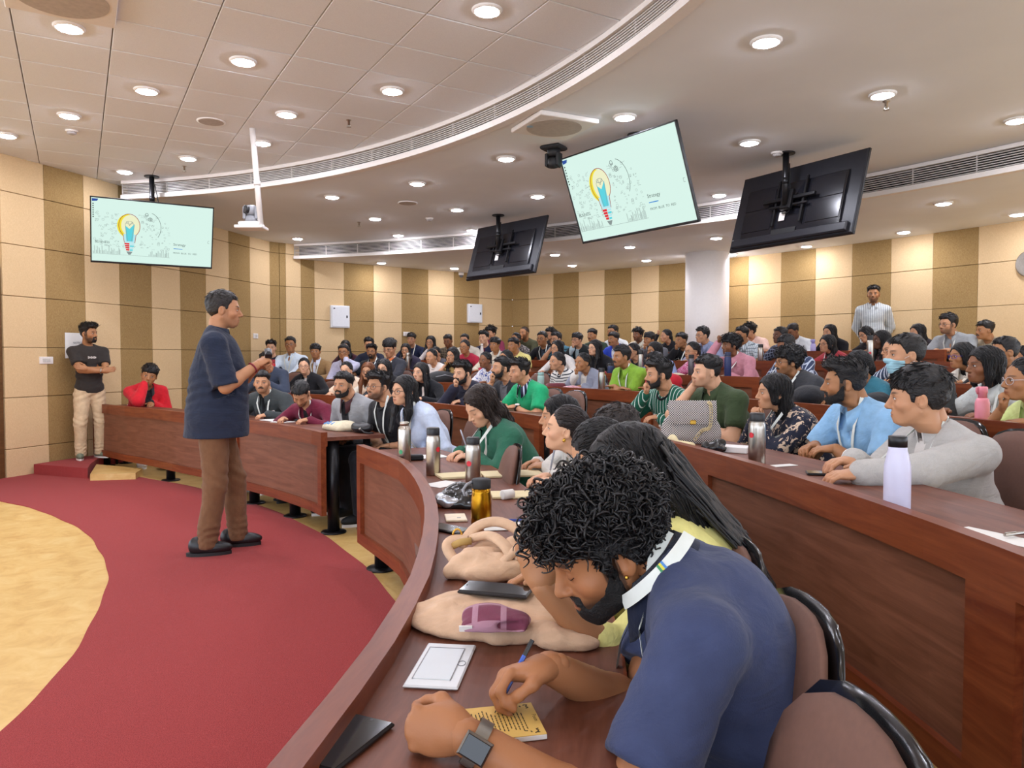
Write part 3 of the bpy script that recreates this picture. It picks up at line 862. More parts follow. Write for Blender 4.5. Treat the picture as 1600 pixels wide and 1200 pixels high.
# ------------------------------------------------------------------ people: smooth solids sampled on a grid and skinned
class Field:
    def __init__(s): s.P = []
    def cap(s, a, b, ra, rb=None, k=.02, op=1):
        a = np.array(a, float); b = np.array(b, float); rb = ra if rb is None else rb
        R = max(ra, rb) + .04 + k
        s.P.append(('c', a, b - a, ra, rb, k, op, np.minimum(a, b) - R, np.maximum(a, b) + R)); return s
    def ell(s, c, r, k=.02, op=1, M=None):
        c = np.array(c, float); r = np.array(r, float)
        M = None if M is None else np.array(M, float)
        R = (r if M is None else np.full(3, r.max())) + .04 + k
        s.P.append(('e', c, r, M, None, k, op, c - R, c + R)); return s
    @staticmethod
    def dist(p, X, Y, Z):
        if p[0] == 'c':
            a, ba, ra, rb = p[1], p[2], p[3], p[4]
            x, y, z = X - a[0], Y - a[1], Z - a[2]
            L = max(float(ba @ ba), 1e-9)
            h = np.clip((x * ba[0] + y * ba[1] + z * ba[2]) / L, 0, 1)
            return np.sqrt((x - h * ba[0]) ** 2 + (y - h * ba[1]) ** 2 + (z - h * ba[2]) ** 2) - (ra + (rb - ra) * h)
        c, r, M = p[1], p[2], p[3]
        x, y, z = X - c[0], Y - c[1], Z - c[2]
        if M is not None:
            x, y, z = (M[0, 0] * x + M[1, 0] * y + M[2, 0] * z), (M[0, 1] * x + M[1, 1] * y + M[2, 1] * z), (M[0, 2] * x + M[1, 2] * y + M[2, 2] * z)
        k0 = np.sqrt((x / r[0]) ** 2 + (y / r[1]) ** 2 + (z / r[2]) ** 2)
        k1 = np.sqrt((x / r[0] ** 2) ** 2 + (y / r[1] ** 2) ** 2 + (z / r[2] ** 2) ** 2)
        return k0 * (k0 - 1) / np.maximum(k1, 1e-6)
    @staticmethod
    def comb(D, d, k, op):
        if op == 1:
            h = np.clip(.5 + .5 * (D - d) / k, 0, 1)
            return D + (d - D) * h - k * h * (1 - h)
        h = np.clip(.5 - .5 * (D + d) / k, 0, 1)
        return D + (-d - D) * h + k * h * (1 - h)
    def grid(s, ax):
        D = np.full([len(a) for a in ax], .12, dtype=np.float32)
        for p in s.P:
            sl = []
            for i in range(3):
                i0 = np.searchsorted(ax[i], p[7][i]); i1 = np.searchsorted(ax[i], p[8][i])
                sl.append(slice(max(0, i0 - 1), i1 + 1))
            sub = D[tuple(sl)]
            if sub.size == 0: continue
            X = ax[0][sl[0]][:, None, None]; Y = ax[1][sl[1]][None, :, None]; Z = ax[2][sl[2]][None, None, :]
            D[tuple(sl)] = s.comb(sub, s.dist(p, X, Y, Z), p[5], p[6])
        return D
    def at(s, Q):
        Q = np.asarray(Q, float); D = np.full(len(Q), .3)
        for p in s.P: D = s.comb(D, s.dist(p, Q[:, 0], Q[:, 1], Q[:, 2]), p[5], p[6])
        return D
    def bounds(s, pad=.02):
        lo = np.min([p[7] for p in s.P if p[6] == 1], 0) + .035; hi = np.max([p[8] for p in s.P if p[6] == 1], 0) - .035
        return lo - pad, hi + pad
def axis(lo, hi, h, fine=()):
    """grid line positions with step h, finer inside the given (a, b, hf) spans"""
    out = [lo]; x = lo
    while x < hi:
        st = h
        for a, b, hf in fine:
            if a - h <= x <= b: st = min(st, hf)
        x += st; out.append(x)
    return np.array(out, dtype=np.float32)
def nets(D, ax):
    """surface nets on a rectilinear grid -> vertices, quads"""
    S = D < 0
    nx, ny, nz = D.shape
    c = np.zeros((nx - 1, ny - 1, nz - 1), np.int8)
    for i in (0, 1):
        for j in (0, 1):
            for k in (0, 1): c += S[i:nx - 1 + i, j:ny - 1 + j, k:nz - 1 + k]
    act = (c > 0) & (c < 8)
    I, J, K = np.nonzero(act)
    idx = np.full(act.shape, -1, np.int32); idx[I, J, K] = np.arange(len(I))
    acc = np.zeros((len(I), 3)); cnt = np.zeros(len(I))
    co = [(0, 0, 0), (1, 0, 0), (0, 1, 0), (1, 1, 0), (0, 0, 1), (1, 0, 1), (0, 1, 1), (1, 1, 1)]
    val = [D[I + a, J + b, K + d] for a, b, d in co]
    pos = [(ax[0][I + a], ax[1][J + b], ax[2][K + d]) for a, b, d in co]
    for p, q in ((0, 1), (2, 3), (4, 5), (6, 7), (0, 2), (1, 3), (4, 6), (5, 7), (0, 4), (1, 5), (2, 6), (3, 7)):
        m = (val[p] < 0) != (val[q] < 0)
        t = np.where(m, val[p] / np.where(m, val[p] - val[q], 1), 0)
        for d in range(3): acc[:, d] += np.where(m, pos[p][d] + t * (pos[q][d] - pos[p][d]), 0)
        cnt += m
    V = acc / cnt[:, None]
    Q = []
    for d in range(3):
        sh = [slice(None)] * 3; sh2 = [slice(None)] * 3
        sh[d] = slice(0, -1); sh2[d] = slice(1, None)
        A = S[tuple(sh)]; B = S[tuple(sh2)]
        ch = A != B
        e = [(1, 2), (2, 0), (0, 1)][d]
        G = list(np.nonzero(ch))
        ok = (G[e[0]] > 0) & (G[e[1]] > 0) & (G[e[0]] < D.shape[e[0]] - 1) & (G[e[1]] < D.shape[e[1]] - 1)
        G = [g[ok] for g in G]; a = A[tuple(G)]
        def cell(o0, o1):
            g = [x.copy() for x in G]; g[e[0]] -= o0; g[e[1]] -= o1
            return idx[g[0], g[1], g[2]]
        q = np.stack([cell(1, 1), cell(0, 1), cell(0, 0), cell(1, 0)], 1)
        q[~a] = q[~a][:, ::-1]
        Q.append(q)
    Q = np.concatenate(Q)
    Q = Q[(Q >= 0).all(1)]
    return V, Q
def raw_mesh(name, V, Q, mats, attrs=None, mi=None, flat=False):
    me = bpy.data.meshes.new(name)
    n, m = len(V), len(Q)
    me.vertices.add(n); me.vertices.foreach_set('co', np.asarray(V, np.float32).ravel())
    me.loops.add(m * 4); me.loops.foreach_set('vertex_index', np.asarray(Q, np.int32).ravel())
    me.polygons.add(m); me.polygons.foreach_set('loop_start', np.arange(0, m * 4, 4, dtype=np.int32))
    me.polygons.foreach_set('loop_total', np.full(m, 4, np.int32))
    me.polygons.foreach_set('use_smooth', np.full(m, not flat, bool))
    for q in (mats if isinstance(mats, (list, tuple)) else [mats]): me.materials.append(q)
    if mi is not None: me.polygons.foreach_set('material_index', np.asarray(mi, np.int32))
    for k, a in (attrs or {}).items():
        x = me.attributes.new(k, 'FLOAT_VECTOR', 'POINT'); x.data.foreach_set('vector', np.asarray(a, np.float32).ravel())
    me.update(calc_edges=True); me.validate()
    return me
def sines(V, f, seed=0):
    r = np.random.RandomState(seed); out = np.zeros(V.shape[:-1])
    for i in range(5):
        d = r.normal(size=3); d /= np.linalg.norm(d)
        out = out + np.sin((V @ d) * f * r.uniform(.7, 1.5) + r.uniform(0, 6.28))
    return out / 5
def vnormals(V, Q):
    n = np.cross(V[Q[:, 2]] - V[Q[:, 0]], V[Q[:, 3]] - V[Q[:, 1]])
    N = np.zeros_like(V)
    for i in range(4): np.add.at(N, Q[:, i], n)
    return N / np.maximum(np.linalg.norm(N, axis=1), 1e-9)[:, None]
def merge(parts):
    """concatenate (V, Q, tint) pieces into one mesh"""
    V = np.concatenate([p[0] for p in parts]); o = 0; Q = []
    for p in parts: Q.append(p[1] + o); o += len(p[0])
    return V, np.concatenate(Q), np.concatenate([p[2] for p in parts])

# ---- skin, hair, cloth materials
def skin_mat():
    t = NT('skin'); oi = t.n('ShaderNodeObjectInfo')
    ti = t.attr('tint'); sx = t.n('ShaderNodeSeparateXYZ'); t.l(t.attr('stub'), sx.inputs[0])
    co = t.n('ShaderNodeTexCoord').outputs['Object']
    c = t.mix(1.0, oi.outputs['Color'], ti, 'MULTIPLY')
    c = t.mix(t.math('MULTIPLY', sx.outputs[0], oi.outputs['Alpha']), c, (.012, .009, .008))
    c = t.mix(t.math('MULTIPLY', t.noise(co, 14, 4), .22), c, t.mix(1.0, c, (.80, .58, .50), 'MULTIPLY'))
    t.base(c); t.set(Roughness=.5); t.b.inputs['Specular IOR Level'].default_value = .35
    t.b.inputs['Subsurface Weight'].default_value = .06; t.b.inputs['Subsurface Radius'].default_value = (.02, .008, .004)
    t.bump(t.noise(co, 240, 2), .12, .002)
    return t.m
M_SKIN = skin_mat()
_hair = {}
def hair_mat(c='120f10', gloss=.42):
    if (c, gloss) in _hair: return _hair[(c, gloss)]
    t = NT('hair_' + c); co = t.attr('strand')
    f = t.noise(t.mapped(co, (1, 1, 1)), 1.0, 4, .6)
    b = lin(c)
    t.base(t.ramp(f, [(.3, mul(b, .45)), (.55, b), (.8, tuple(min(1, v * 2.1 + .006) for v in b))]))
    t.set(Roughness=gloss); t.b.inputs['Specular IOR Level'].default_value = .45
    t.bump(f, .7, .006)
    _hair[(c, gloss)] = t.m; return t.m
M_EYEW = plain('eye_white', 'd9d0c8', .2, var=.02)
M_IRIS = plain('iris', '20130d', .15, var=.1)
M_LASH = plain('lash', '0d0a0a', .6)

# ---- heads
def head_field(sex):
    F = Field(); f = sex == 'f'; w = .93 if f else 1.0
    F.ell((0, -.014, .030), (.076 * w, .097, .089), .03)
    F.ell((0, .030, -.004), (.065 * w, .062, .084), .03)
    F.ell((0, .026, -.058), (.052 * w * (.95 if f else 1), .056, .055), .03)
    F.ell((0, .070, -.097), (.021 * w, .017, .017), .025)
    for s in (-1, 1):
        F.cap((s * .052 * w, -.005, -.050), (s * .018, .060, -.098), .015 if not f else .013, .013, .025)
        F.ell((s * .043 * w, .058, -.028), (.024, .023, .02), .02)
    F.cap((-.034, .079, .019), (.034, .079, .019), .011 if not f else .008, k=.018)
    F.ell((0, .074, -.066), (.033, .022, .028), .02)
    for s in (-1, 1):
        F.ell((s * .033, .094, .001), (.019, .012, .011), .012, -1)
        F.ell((s * .032, .0735, .0), (.0158, .0158, .0150), .004)
    F.cap((0, .089, .012), (0, .110, -.031), .0075 if not f else .0065, .0125 if not f else .0105, .012)
    for s in (-1, 1): F.ell((s * .0105, .099, -.036), (.0078, .010, .007), .006)
    F.ell((0, .0915, -.0605), (.021, .0085, .0052), .004)
    F.ell((0, .0905, -.0715), (.019, .0092, .0062), .004)
    F.cap((-.021, .099, -.066), (.021, .099, -.066), .0014, k=.004, op=-1)
    for s in (-1, 1):
        a = .35 * s; M = np.array([[math.cos(a), -math.sin(a), 0], [math.sin(a), math.cos(a), 0], [0, 0, 1]])
        F.ell((s * .079 * w, -.010, -.010), (.008, .020, .031), .006, M=M)
        F.ell((s * .0885 * w, -.003, -.005), (.0085, .0125, .0215), .002, -1); F.cap((s * .083 * w, .006, -.018), (s * .085 * w, .004, .006), .0028, k=.003)
    n0, n1 = (.052, .058) if not f else (.043, .047)
    F.cap((0, -.022, -.060), (0, -.040, -.215), n0, n1, .025)
    return F
_heads = {}
def head_geo(sex, h):
    if (sex, h) in _heads: return _heads[(sex, h)]
    F = head_field(sex)
    ax = [axis(-.105, .105, h * 1.1), axis(-.125, .135, h * 1.1), np.concatenate([axis(-.23, -.125, h * 2.5), axis(-.125 + h, .13, h)]).astype(np.float32)]
    V, Q = nets(F.grid(ax), ax)
    x, y, z = V[:, 0], V[:, 1], V[:, 2]; T = np.ones((len(V), 3)); S = np.zeros((len(V), 3))
    r = lambda v, a, b: np.clip((v - a) / (b - a), 0, 1)
    lip = np.clip(1.6 - np.sqrt((x / .0225) ** 2 + ((z + .0665) / .0115) ** 2) * 1.25, 0, 1) * (y > .07)
    T *= 1 - lip[:, None] * np.array([.22, .45, .42]) * (1.0 if sex == 'f' else .75)
    T *= 1 - (np.clip(1 - np.abs(z + .066) / .0028, 0, 1) * (np.abs(x) < .022) * (y > .075))[:, None] * .55
    bz = .0205 + .004 * np.sin(np.clip((np.abs(x) - .012) / .04, 0, 1) * 2.6)
    brow = np.clip(1.5 - np.abs(z - bz) / (.0042 if sex == 'm' else .003), 0, 1) * r(np.abs(x), .010, .015) * (1 - r(np.abs(x), .046, .054)) * (y > .04)
    T *= 1 - brow[:, None] * np.array([.86, .88, .88]) * .95
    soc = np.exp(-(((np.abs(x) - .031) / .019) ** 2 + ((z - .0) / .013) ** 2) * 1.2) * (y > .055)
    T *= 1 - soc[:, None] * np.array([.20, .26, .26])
    nos = np.exp(-(((np.abs(x) - .008) / .004) ** 2 + ((z + .043) / .004) ** 2)) * (y > .085)
    T *= 1 - nos[:, None] * .6
    T *= 1 - (np.exp(-(((np.abs(x) - .05) / .02) ** 2 + ((z + .03) / .02) ** 2)) * (y > .03))[:, None] * np.array([0, .07, .06])
    if sex == 'm':
        jaw = r(-z, .044, .066) * r(y, -.02, .02) * (1 - r(-z, .115, .15))
        mus = np.clip(1.4 - np.sqrt((x / .03) ** 2 + ((z + .051) / .010) ** 2), 0, 1) * (y > .07)
        sb = (np.abs(y - .018) < .016) * (np.abs(x) > .055) * (z > -.07) * (z < .03)
        S[:, 0] = np.clip(np.maximum(np.maximum(jaw * .9, mus), sb * .8) * (1 - lip), 0, 1)
    _heads[(sex, h)] = (V, Q, T, S); return _heads[(sex, h)]

# ---- hands: wrist at the origin, fingers along +y, palm down, thumb towards +x
_hands = {}
def hand_geo(kind, h):
    if (kind, h) in _hands: return _hands[(kind, h)]
    F = Field()
    F.cap((0, -.018, .0), (0, .014, 0), .0215, .024, .02)
    F.ell((0, .045, .0), (.038, .050, .0165), .02)
    F.ell((.020, .025, -.006), (.017, .028, .016), .02)
    curl = {'flat': (.12, .18, .10), 'relax': (.45, .55, .35), 'fist': (1.35, 1.45, .7), 'grip': (.9, 1.0, .6), 'point': (1.2, 1.3, .7)}[kind]
    for i, (x, L, r) in enumerate(((.028, .072, .0088), (.0095, .080, .0092), (-.0095, .075, .0088), (-.0275, .060, .0078))):
        p = np.array([x, .083 - abs(i - 1.2) * .004, .002]); a = -.04; sp = (x) * (1.6 if kind in ('flat', 'relax') else .2)
        k = curl if not (kind == 'point' and i == 0) else (.15, .2, .1)
        seg = (.48 * L, .30 * L, .24 * L)
        rr = r
        for s_, c_ in zip(seg, k):
            a += c_
            q = p + np.array([math.sin(sp) * s_ * math.cos(a), math.cos(sp) * math.cos(a) * s_, -math.sin(a) * s_])
            F.cap(p, q, rr, rr * .92, .006); p = q; rr *= .92
    if kind in ('fist', 'grip'):
        pts = [(.028, .018, -.008), (.044, .046, -.022), (.036, .072, -.036), (.018, .086, -.042)]
    else:
        pts = [(.026, .014, -.004), (.050, .038, -.012), (.062, .064, -.014), (.066, .086, -.014)]
    for p, q, r in zip(pts[:-1], pts[1:], (.0125, .0105, .0095)): F.cap(p, q, r, r * .9, .008)
    lo, hi = F.bounds(.008)
    ax = [axis(lo[i], hi[i], h) for i in range(3)]
    V, Q = nets(F.grid(ax), ax)
    T = np.ones((len(V), 3)); T *= 1 - (np.clip((V[:, 1] - .10) / .06, 0, 1))[:, None] * np.array([0, .10, .08])
    _hands[(kind, h)] = (V, Q, T); return _hands[(kind, h)]
def mirror(g):
    V = g[0].copy(); V[:, 0] *= -1
    return (V, g[1][:, ::-1].copy()) + tuple(g[2:])
def xf(M, V):
    M = np.array(M); return V @ M[:3, :3].T + M[:3, 3]

# ---- hair
def skull(X, Y, Z, grow=0.0, w=1.0):
    p = ('e', np.array([0, -.014, .030]), np.array([.076 * w + grow, .097 + grow, .089 + grow]), None)
    return Field.dist(p, X, Y, Z)
HL_M = ([-.13, -.07, -.045, -.022, -.004, .012, .016, .032, .036, .050, .066, .085, .13], [-.080, -.075, -.045, -.012, .014, .012, -.020, -.018, .020, .045, .060, .066, .070])

def sampler(D, ax):
    g = np.gradient(D.astype(np.float32)); g = [g[i] / (ax[i][1] - ax[i][0]) for i in range(3)]
    o = np.array([a[0] for a in ax]); h = np.array([a[1] - a[0] for a in ax]); n = np.array(D.shape) - 1
    def f(P):
        i = np.clip(np.rint((P - o) / h).astype(int), 0, n); q = (i[:, 0], i[:, 1], i[:, 2])
        G = np.stack([g[k][q] for k in range(3)], 1)
        d = D[q] + ((P - (o + i * h)) * G).sum(1)
        return d, G / np.maximum(np.linalg.norm(G, axis=1), 1e-6)[:, None]
    return f
def tufts(V, Q, style, sex, D=None, ax=None, seed=1, dens=1.0):
    """locks of hair standing out of the cap: thin tapering strands that follow the way the hair is combed"""
    r = np.random.RandomState(seed); N = vnormals(V, Q)
    base = style
    cfg = {'crop': (420, .030, .0030, .45), 'fade': (420, .034, .0032, .45), 'quiff': (460, .045, .0034, .5), 'fringe': (520, .045, .0034, .30), 'side': (460, .045, .0034, .30), 'thin': (300, .030, .0022, .15), 'spiky': (420, .045, .0040, 1.1), 'wavy': (420, .06, .0045, .6),
           'curly': (420, .05, .0050, .6), 'shaved': (0, 0, 0, 0)}.get(base, (700, .15, .0034, .05))
    M, L, R, lift = cfg
    M = int(M * dens); R = R / math.sqrt(dens)
    if M == 0: return None
    out = np.linalg.norm(V - np.array([0, -.014, .02]), axis=1)
    c = np.nonzero((N * (V - np.array([0, -.014, .0]))).sum(1) > .02)[0]
    if len(c) == 0: return None
    i = c[r.randint(0, len(c), M)]
    p = V[i] - N[i] * .004; n = N[i]
    short = base in ('crop', 'fade', 'quiff', 'fringe', 'side', 'thin', 'spiky', 'wavy', 'curly', 'shaved')
    if short:
        top = np.clip((p[:, 2] - .03) / .06, 0, 1)[:, None]
        fl = np.stack([.2 * np.sign(p[:, 0]) + 0 * p[:, 0], np.where(p[:, 1] > -.06, 1.0, -.2), -.5 + 0 * p[:, 0]], 1)
        down = np.stack([.0 * p[:, 0], -.25 + 0 * p[:, 0], -1 + 0 * p[:, 0]], 1)
        if base in ('quiff', 'spiky'): fl = np.stack([.15 * p[:, 0] / .07, .55 + 0 * p[:, 0], .9 + 0 * p[:, 0]], 1)
        if base == 'side': fl = np.stack([.9 + 0 * p[:, 0], .35 + 0 * p[:, 0], -.1 + 0 * p[:, 0]], 1)
        if base == 'thin': fl = np.stack([0 * p[:, 0], -1 + 0 * p[:, 0], .0 * p[:, 0]], 1)
        f = fl * top + down * (1 - top); L = L * (.35 + .65 * top[:, 0]); lift = lift * (.25 + .75 * top[:, 0])
    else:
        S_ = sampler(D, ax); K = 9 if dens > .8 else 7
        L = .20 if base not in ('tied', 'bun') else .13
        L = L * r.uniform(.6, 1.15, M); P = [p]; q = p.copy()
        back = base in ('tied', 'bun', 'pony', 'tail')
        for k in range(1, K):
            if back: f = np.where((q[:, 1:2] > -.125), np.array([[0, -.135, .02]]) - q, np.array([[0, -.3, -1.0]]))
            else:
                f = np.stack([np.sign(q[:, 0]) * np.where(q[:, 2] > .055, 1.0, .10), np.where(q[:, 2] > .05, -.30, 0) + 0 * q[:, 0], np.where(q[:, 2] > .07, -.35, -1.0)], 1)
            f = f / np.maximum(np.linalg.norm(f, axis=1), 1e-6)[:, None] + r.normal(size=f.shape) * (.16 if base != 'wavylong' else .34)
            d, n_ = S_(q); f = f - n_ * (f * n_).sum(1)[:, None]; f = f / np.maximum(np.linalg.norm(f, axis=1), 1e-6)[:, None]
            q = q + f * (L / (K - 1))[:, None]
            for _ in range(2):
                d, n_ = S_(q); q = q - n_ * np.clip(d - .0012, -.01, .01)[:, None]
            P.append(q.copy())
        P = np.stack(P, 1); T_ = np.gradient(P, axis=1); side = np.cross(T_, np.broadcast_to(n[:, None, :], T_.shape))
        side /= np.maximum(np.linalg.norm(side, axis=2), 1e-6)[:, :, None]; up = np.cross(side, T_); up /= np.maximum(np.linalg.norm(up, axis=2), 1e-6)[:, :, None]
        rad = np.array([R * (1 - .8 * (k / (K - 1)) ** 2) for k in range(K)]); VV = []
        for j in range(3):
            a = j * 2.0944; VV.append(P + (side * math.cos(a) + up * math.sin(a)) * rad[None, :, None])
        W = np.stack(VV, 2).reshape(-1, 3)
        b = (np.arange(M)[:, None] * K * 3 + np.arange(K - 1)[None, :] * 3).reshape(-1)
        return W, np.concatenate([np.stack([b + j, b + (j + 1) % 3, b + 3 + (j + 1) % 3, b + 3 + j], 1) for j in range(3)])
    f = f + r.normal(size=f.shape) * (.30 if base not in ('curly', 'wavy') else .9) * (1 if short else .35)
    f = f - n * (f * n).sum(1)[:, None]; f = f / np.maximum(np.linalg.norm(f, axis=1), 1e-6)[:, None]
    L = L * r.uniform(.6, 1.25, M); K = 5 if short else 8
    side = np.cross(f, n); P = []
    for k in range(K):
        t = k / (K - 1)
        q = p + f * (L * t)[:, None] + n * (lift * L * t * (1 - .55 * t))[:, None]
        if not short:
            q = p + f * (L * t)[:, None] + n * (.006 * math.sin(3.0 * t))
            q = q + side * (.004 * np.sin(9 * t + r.uniform(0, 6, M)))[:, None]
            # keep close to the head as it falls
            rad = np.linalg.norm(q[:, :2] - np.array([0, -.014]), axis=1); r0 = np.linalg.norm(p[:, :2] - np.array([0, -.014]), axis=1)
        if base in ('curly', 'wavy'):
            ph = r.uniform(0, 6.28, M) if k == 0 else ph
            amp = .010 if base == 'curly' else .008
            q = q + (side * np.cos(ph + t * 8)[:, None] + n * np.sin(ph + t * 8)[:, None]) * amp
        P.append(q)
    P = np.stack(P, 1); VV = []; QQ = []
    rad = np.array([R * (1 - .85 * (k / (K - 1)) ** 1.5) for k in range(K)])
    for j in range(3):
        a = j * 2.0944; VV.append(P + (side[:, None, :] * math.cos(a) + n[:, None, :] * math.sin(a)) * rad[None, :, None])
    W = np.stack(VV, 2).reshape(-1, 3)            # (M, K, 3 sides)
    b = (np.arange(M)[:, None] * K * 3 + np.arange(K - 1)[None, :] * 3).reshape(-1)
    QQ = np.concatenate([np.stack([b + j, b + (j + 1) % 3, b + 3 + (j + 1) % 3, b + 3 + j], 1) for j in range(3)])
    return W, QQ
_hairgeo = {}
def hair_geo(style, sex, h):
    key = (style, sex, h)
    if key in _hairgeo: return _hairgeo[key]
    h0 = h
    w = 1.0 if sex == 'm' else .93
    base = style.split('+')[0]
    zlo = {'long': -.40, 'longf': -.42, 'wavylong': -.44, 'bob': -.17, 'half': -.33, 'pony': -.24, 'tail': -.30}.get(base, -.10)
    ext = .16 if base in ('curly', 'wavy', 'long', 'longf', 'wavylong', 'half', 'bob') else .135
    if zlo < -.12: h = h * 1.35
    ax = [axis(-ext, ext, h), axis(-.185, .17, h), axis(zlo, .20, h if zlo > -.2 else h * 1.15)]
    X, Y, Z = np.meshgrid(*ax, indexing='ij')
    G = np.stack([X, Y, Z], -1)
    st = {'crop': (.017, .006), 'fade': (.026, .002), 'quiff': (.028, .004), 'fringe': (.026, .009), 'curly': (.040, .020), 'wavy': (.036, .014), 'side': (.024, .007), 'thin': (.019, .008), 'shaved': (.004, .003), 'spiky': (.034, .004)}
    sm = lambda v, a, b: (lambda t: t * t * (3 - 2 * t))(np.clip((v - a) / (b - a), 0, 1))
    ang = np.arctan2(X, Y + .02)
    if base in st:
        tt, ts = st[base]
        t = ts + (tt - ts) * sm(Z, .02, .095)
        if base in ('quiff', 'spiky'): t = t + .020 * sm(Y, .0, .085) * sm(Z, .05, .10)
        if base == 'side': t = t + .010 * sm(X, -.03, .02) * sm(Z, .06, .10)
        if base == 'thin': t = t - .003 * sm(Y, -.02, .05) * sm(Z, .06, .1)
        amp, fr = {'curly': (.011, 95), 'wavy': (.009, 75), 'spiky': (.008, 120), 'quiff': (.005, 110), 'fringe': (.005, 110)}.get(base, (.0035, 130))
        if base == 'shaved': amp = .0005
        n = sines(G * np.array([1.0, .55, 1.0]) if base not in ('curly', 'wavy') else G, fr, 3) + .5 * sines(G, fr * 2.1, 4)
        zm0 = np.interp(Y, HL_M[0], HL_M[1])
        tap = np.clip(.22 + (Z - zm0) / .030, .22, 1) if base not in ('fringe', 'curly') else 1.0
        D = skull(X, Y, Z, 0, w) - t * tap - amp * n * (tap if base not in ('fringe', 'curly') else 1)
        front = .036 if base in ('fringe', 'curly') else (.052 if base == 'wavy' else .060)
        if base == 'thin': front = .068
        ys, zs = np.array(HL_M[0]), np.array(HL_M[1]).copy()
        zs[-3:] += front - .060
        if base in ('fringe', 'curly', 'wavy'): zs[-4] -= .012
        zm = np.interp(Y, ys, zs) + .005 * np.sin(X * 120 + 1) * np.sin(X * 310) + .016 * np.exp(-((np.abs(X) - .050) / .014) ** 2) * (Y > .045) * (base not in ('fringe', 'curly')) + (.010 * np.abs(X) / .07 if base in ('quiff', 'side') else 0)
        D = np.maximum(D, (zm - Z) * .75)
        D = np.maximum(D, -(skull(X, Y, Z, -.012, w)))
    else:
        n = .5 * np.sin(ang * 26 + 5 * np.sin(Z * 18)) + .5 * np.sin(ang * 57 + Z * 30)
        if base == 'wavylong': n = n + 1.2 * np.sin(Z * 60 + ang * 3)
        F = Field()
        t = {'tied': .009, 'bun': .010, 'pony': .011, 'tail': .011}.get(base, .016)
        D = skull(X, Y, Z, 0, w) - t * ((.25 + .75 * sm(-Y, -.078, -.02)) if base in ('tied', 'bun', 'pony', 'tail') else 1.0) - .0028 * n
        ys, zs = np.array(HL_M[0]), np.array(HL_M[1]).copy()
        if base in ('long', 'longf', 'wavylong', 'bob', 'half'):
            zs[3:9] = np.minimum(zs[3:9], -.05); zs[8] = -.01; zs[9] = .03
        if base in ('tied', 'bun', 'pony', 'tail'): zs[5:8] = np.maximum(zs[5:8], .018)
        zm = np.interp(Y, ys, zs)
        if base in ('long', 'longf', 'wavylong', 'half', 'bob'): zm = zm - .022 * sm(np.abs(X), .02, .062) * (Y > .03)
        D = np.maximum(D, (zm - Z) * .75)
        if base == 'bun': F.ell((0, -.128, .035), (.034, .030, .034), .012)
        if base == 'tied': F.ell((0, -.108, -.02), (.030, .028, .05), .014)
        if base == 'pony':
            F.ell((0, -.115, .03), (.028, .026, .028), .014); F.cap((0, -.13, .02), (0, -.165, -.06), .026, .030, .02); F.cap((0, -.165, -.06), (.0, -.15, -.20), .030, .012, .02)
        if base == 'tail':
            F.cap((0, -.10, -.02), (0, -.12, -.12), .032, .034, .02); F.cap((0, -.12, -.12), (.0, -.12, -.26), .034, .014, .02)
        if base in ('long', 'wavylong', 'longf', 'half', 'bob'):
            zb = {'bob': -.13}.get(base, -.26)
            F.ell((0, -.060, -.05), (.082, .052, .12 if base != 'bob' else .09), .03)
            if base != 'bob':
                F.cap((-.04, -.085, -.10), (-.05, -.095, zb - .06), .045, .030, .03); F.cap((.04, -.085, -.10), (.05, -.095, zb - .06), .045, .030, .03)
            fy = .045 if base == 'longf' else (.0 if base != 'half' else -.04)
            for s in (-1, 1):
                F.cap((s * .058, .022, .055), (s * .080 * w, .012, -.05), .020, .022, .025)
                if base == 'bob': F.cap((s * .080 * w, .012, -.05), (s * .070, .018, -.115), .024, .016, .02)
                elif base != 'half':
                    F.cap((s * .080 * w, .010, -.05), (s * .092, fy * .6, -.16), .024, .030, .025)
                    F.cap((s * .092, fy * .6, -.16), (s * .085, fy * 1.6, zb - .07), .030, .016, .025)
        if F.P: D = np.asarray(Field.comb(D, F.grid(ax) - .0045 * n - (.004 * sines(G, 60, 8) if base == 'wavylong' else 0), .015, 1))
        face = Field.dist(('e', np.array([0, .085, -.03]), np.array([(.058 if base == 'longf' else .066) * w, .088 if base != 'longf' else .078, .098]), None), X, Y, Z)
        D = np.maximum(D, -face)
        if base in ('tied', 'bun', 'pony', 'tail'):
            face = Field.dist(('e', np.array([0, .09, -.03]), np.array([.075 * w, .085, .095]), None), X, Y, Z); D = np.maximum(D, -face)
        D = np.maximum(D, -(skull(X, Y, Z, -.012, w)))
    V, Q = nets(D.astype(np.float32), ax)
    a = np.arctan2(V[:, 0], V[:, 1] + .02)
    if base in ('curly', 'wavy'): S = V * 160
    elif base in st: S = np.stack([V[:, 0] * 240, V[:, 1] * 70, V[:, 2] * 150], 1)
    else: S = np.stack([a * 34, V[:, 2] * 14 + np.hypot(V[:, 0], V[:, 1]) * 12, a * 9], 1)
    tf = tufts(V, Q, base, sex, D, ax, dens=.9 if h0 < .0055 else (.5 if h0 < .0075 else .3))
    if tf is not None:
        Q = np.concatenate([Q, tf[1] + len(V)]); V = np.concatenate([V, tf[0]]); S = np.concatenate([S, np.repeat(np.random.RandomState(2).uniform(0, 40, (len(tf[0]) // 3 + 1, 3)), 3, 0)[:len(tf[0])]])
    _hairgeo[key] = raw_mesh('hair', V, Q, hair_mat(), {'strand': S})
    return _hairgeo[key]
_beards = {}
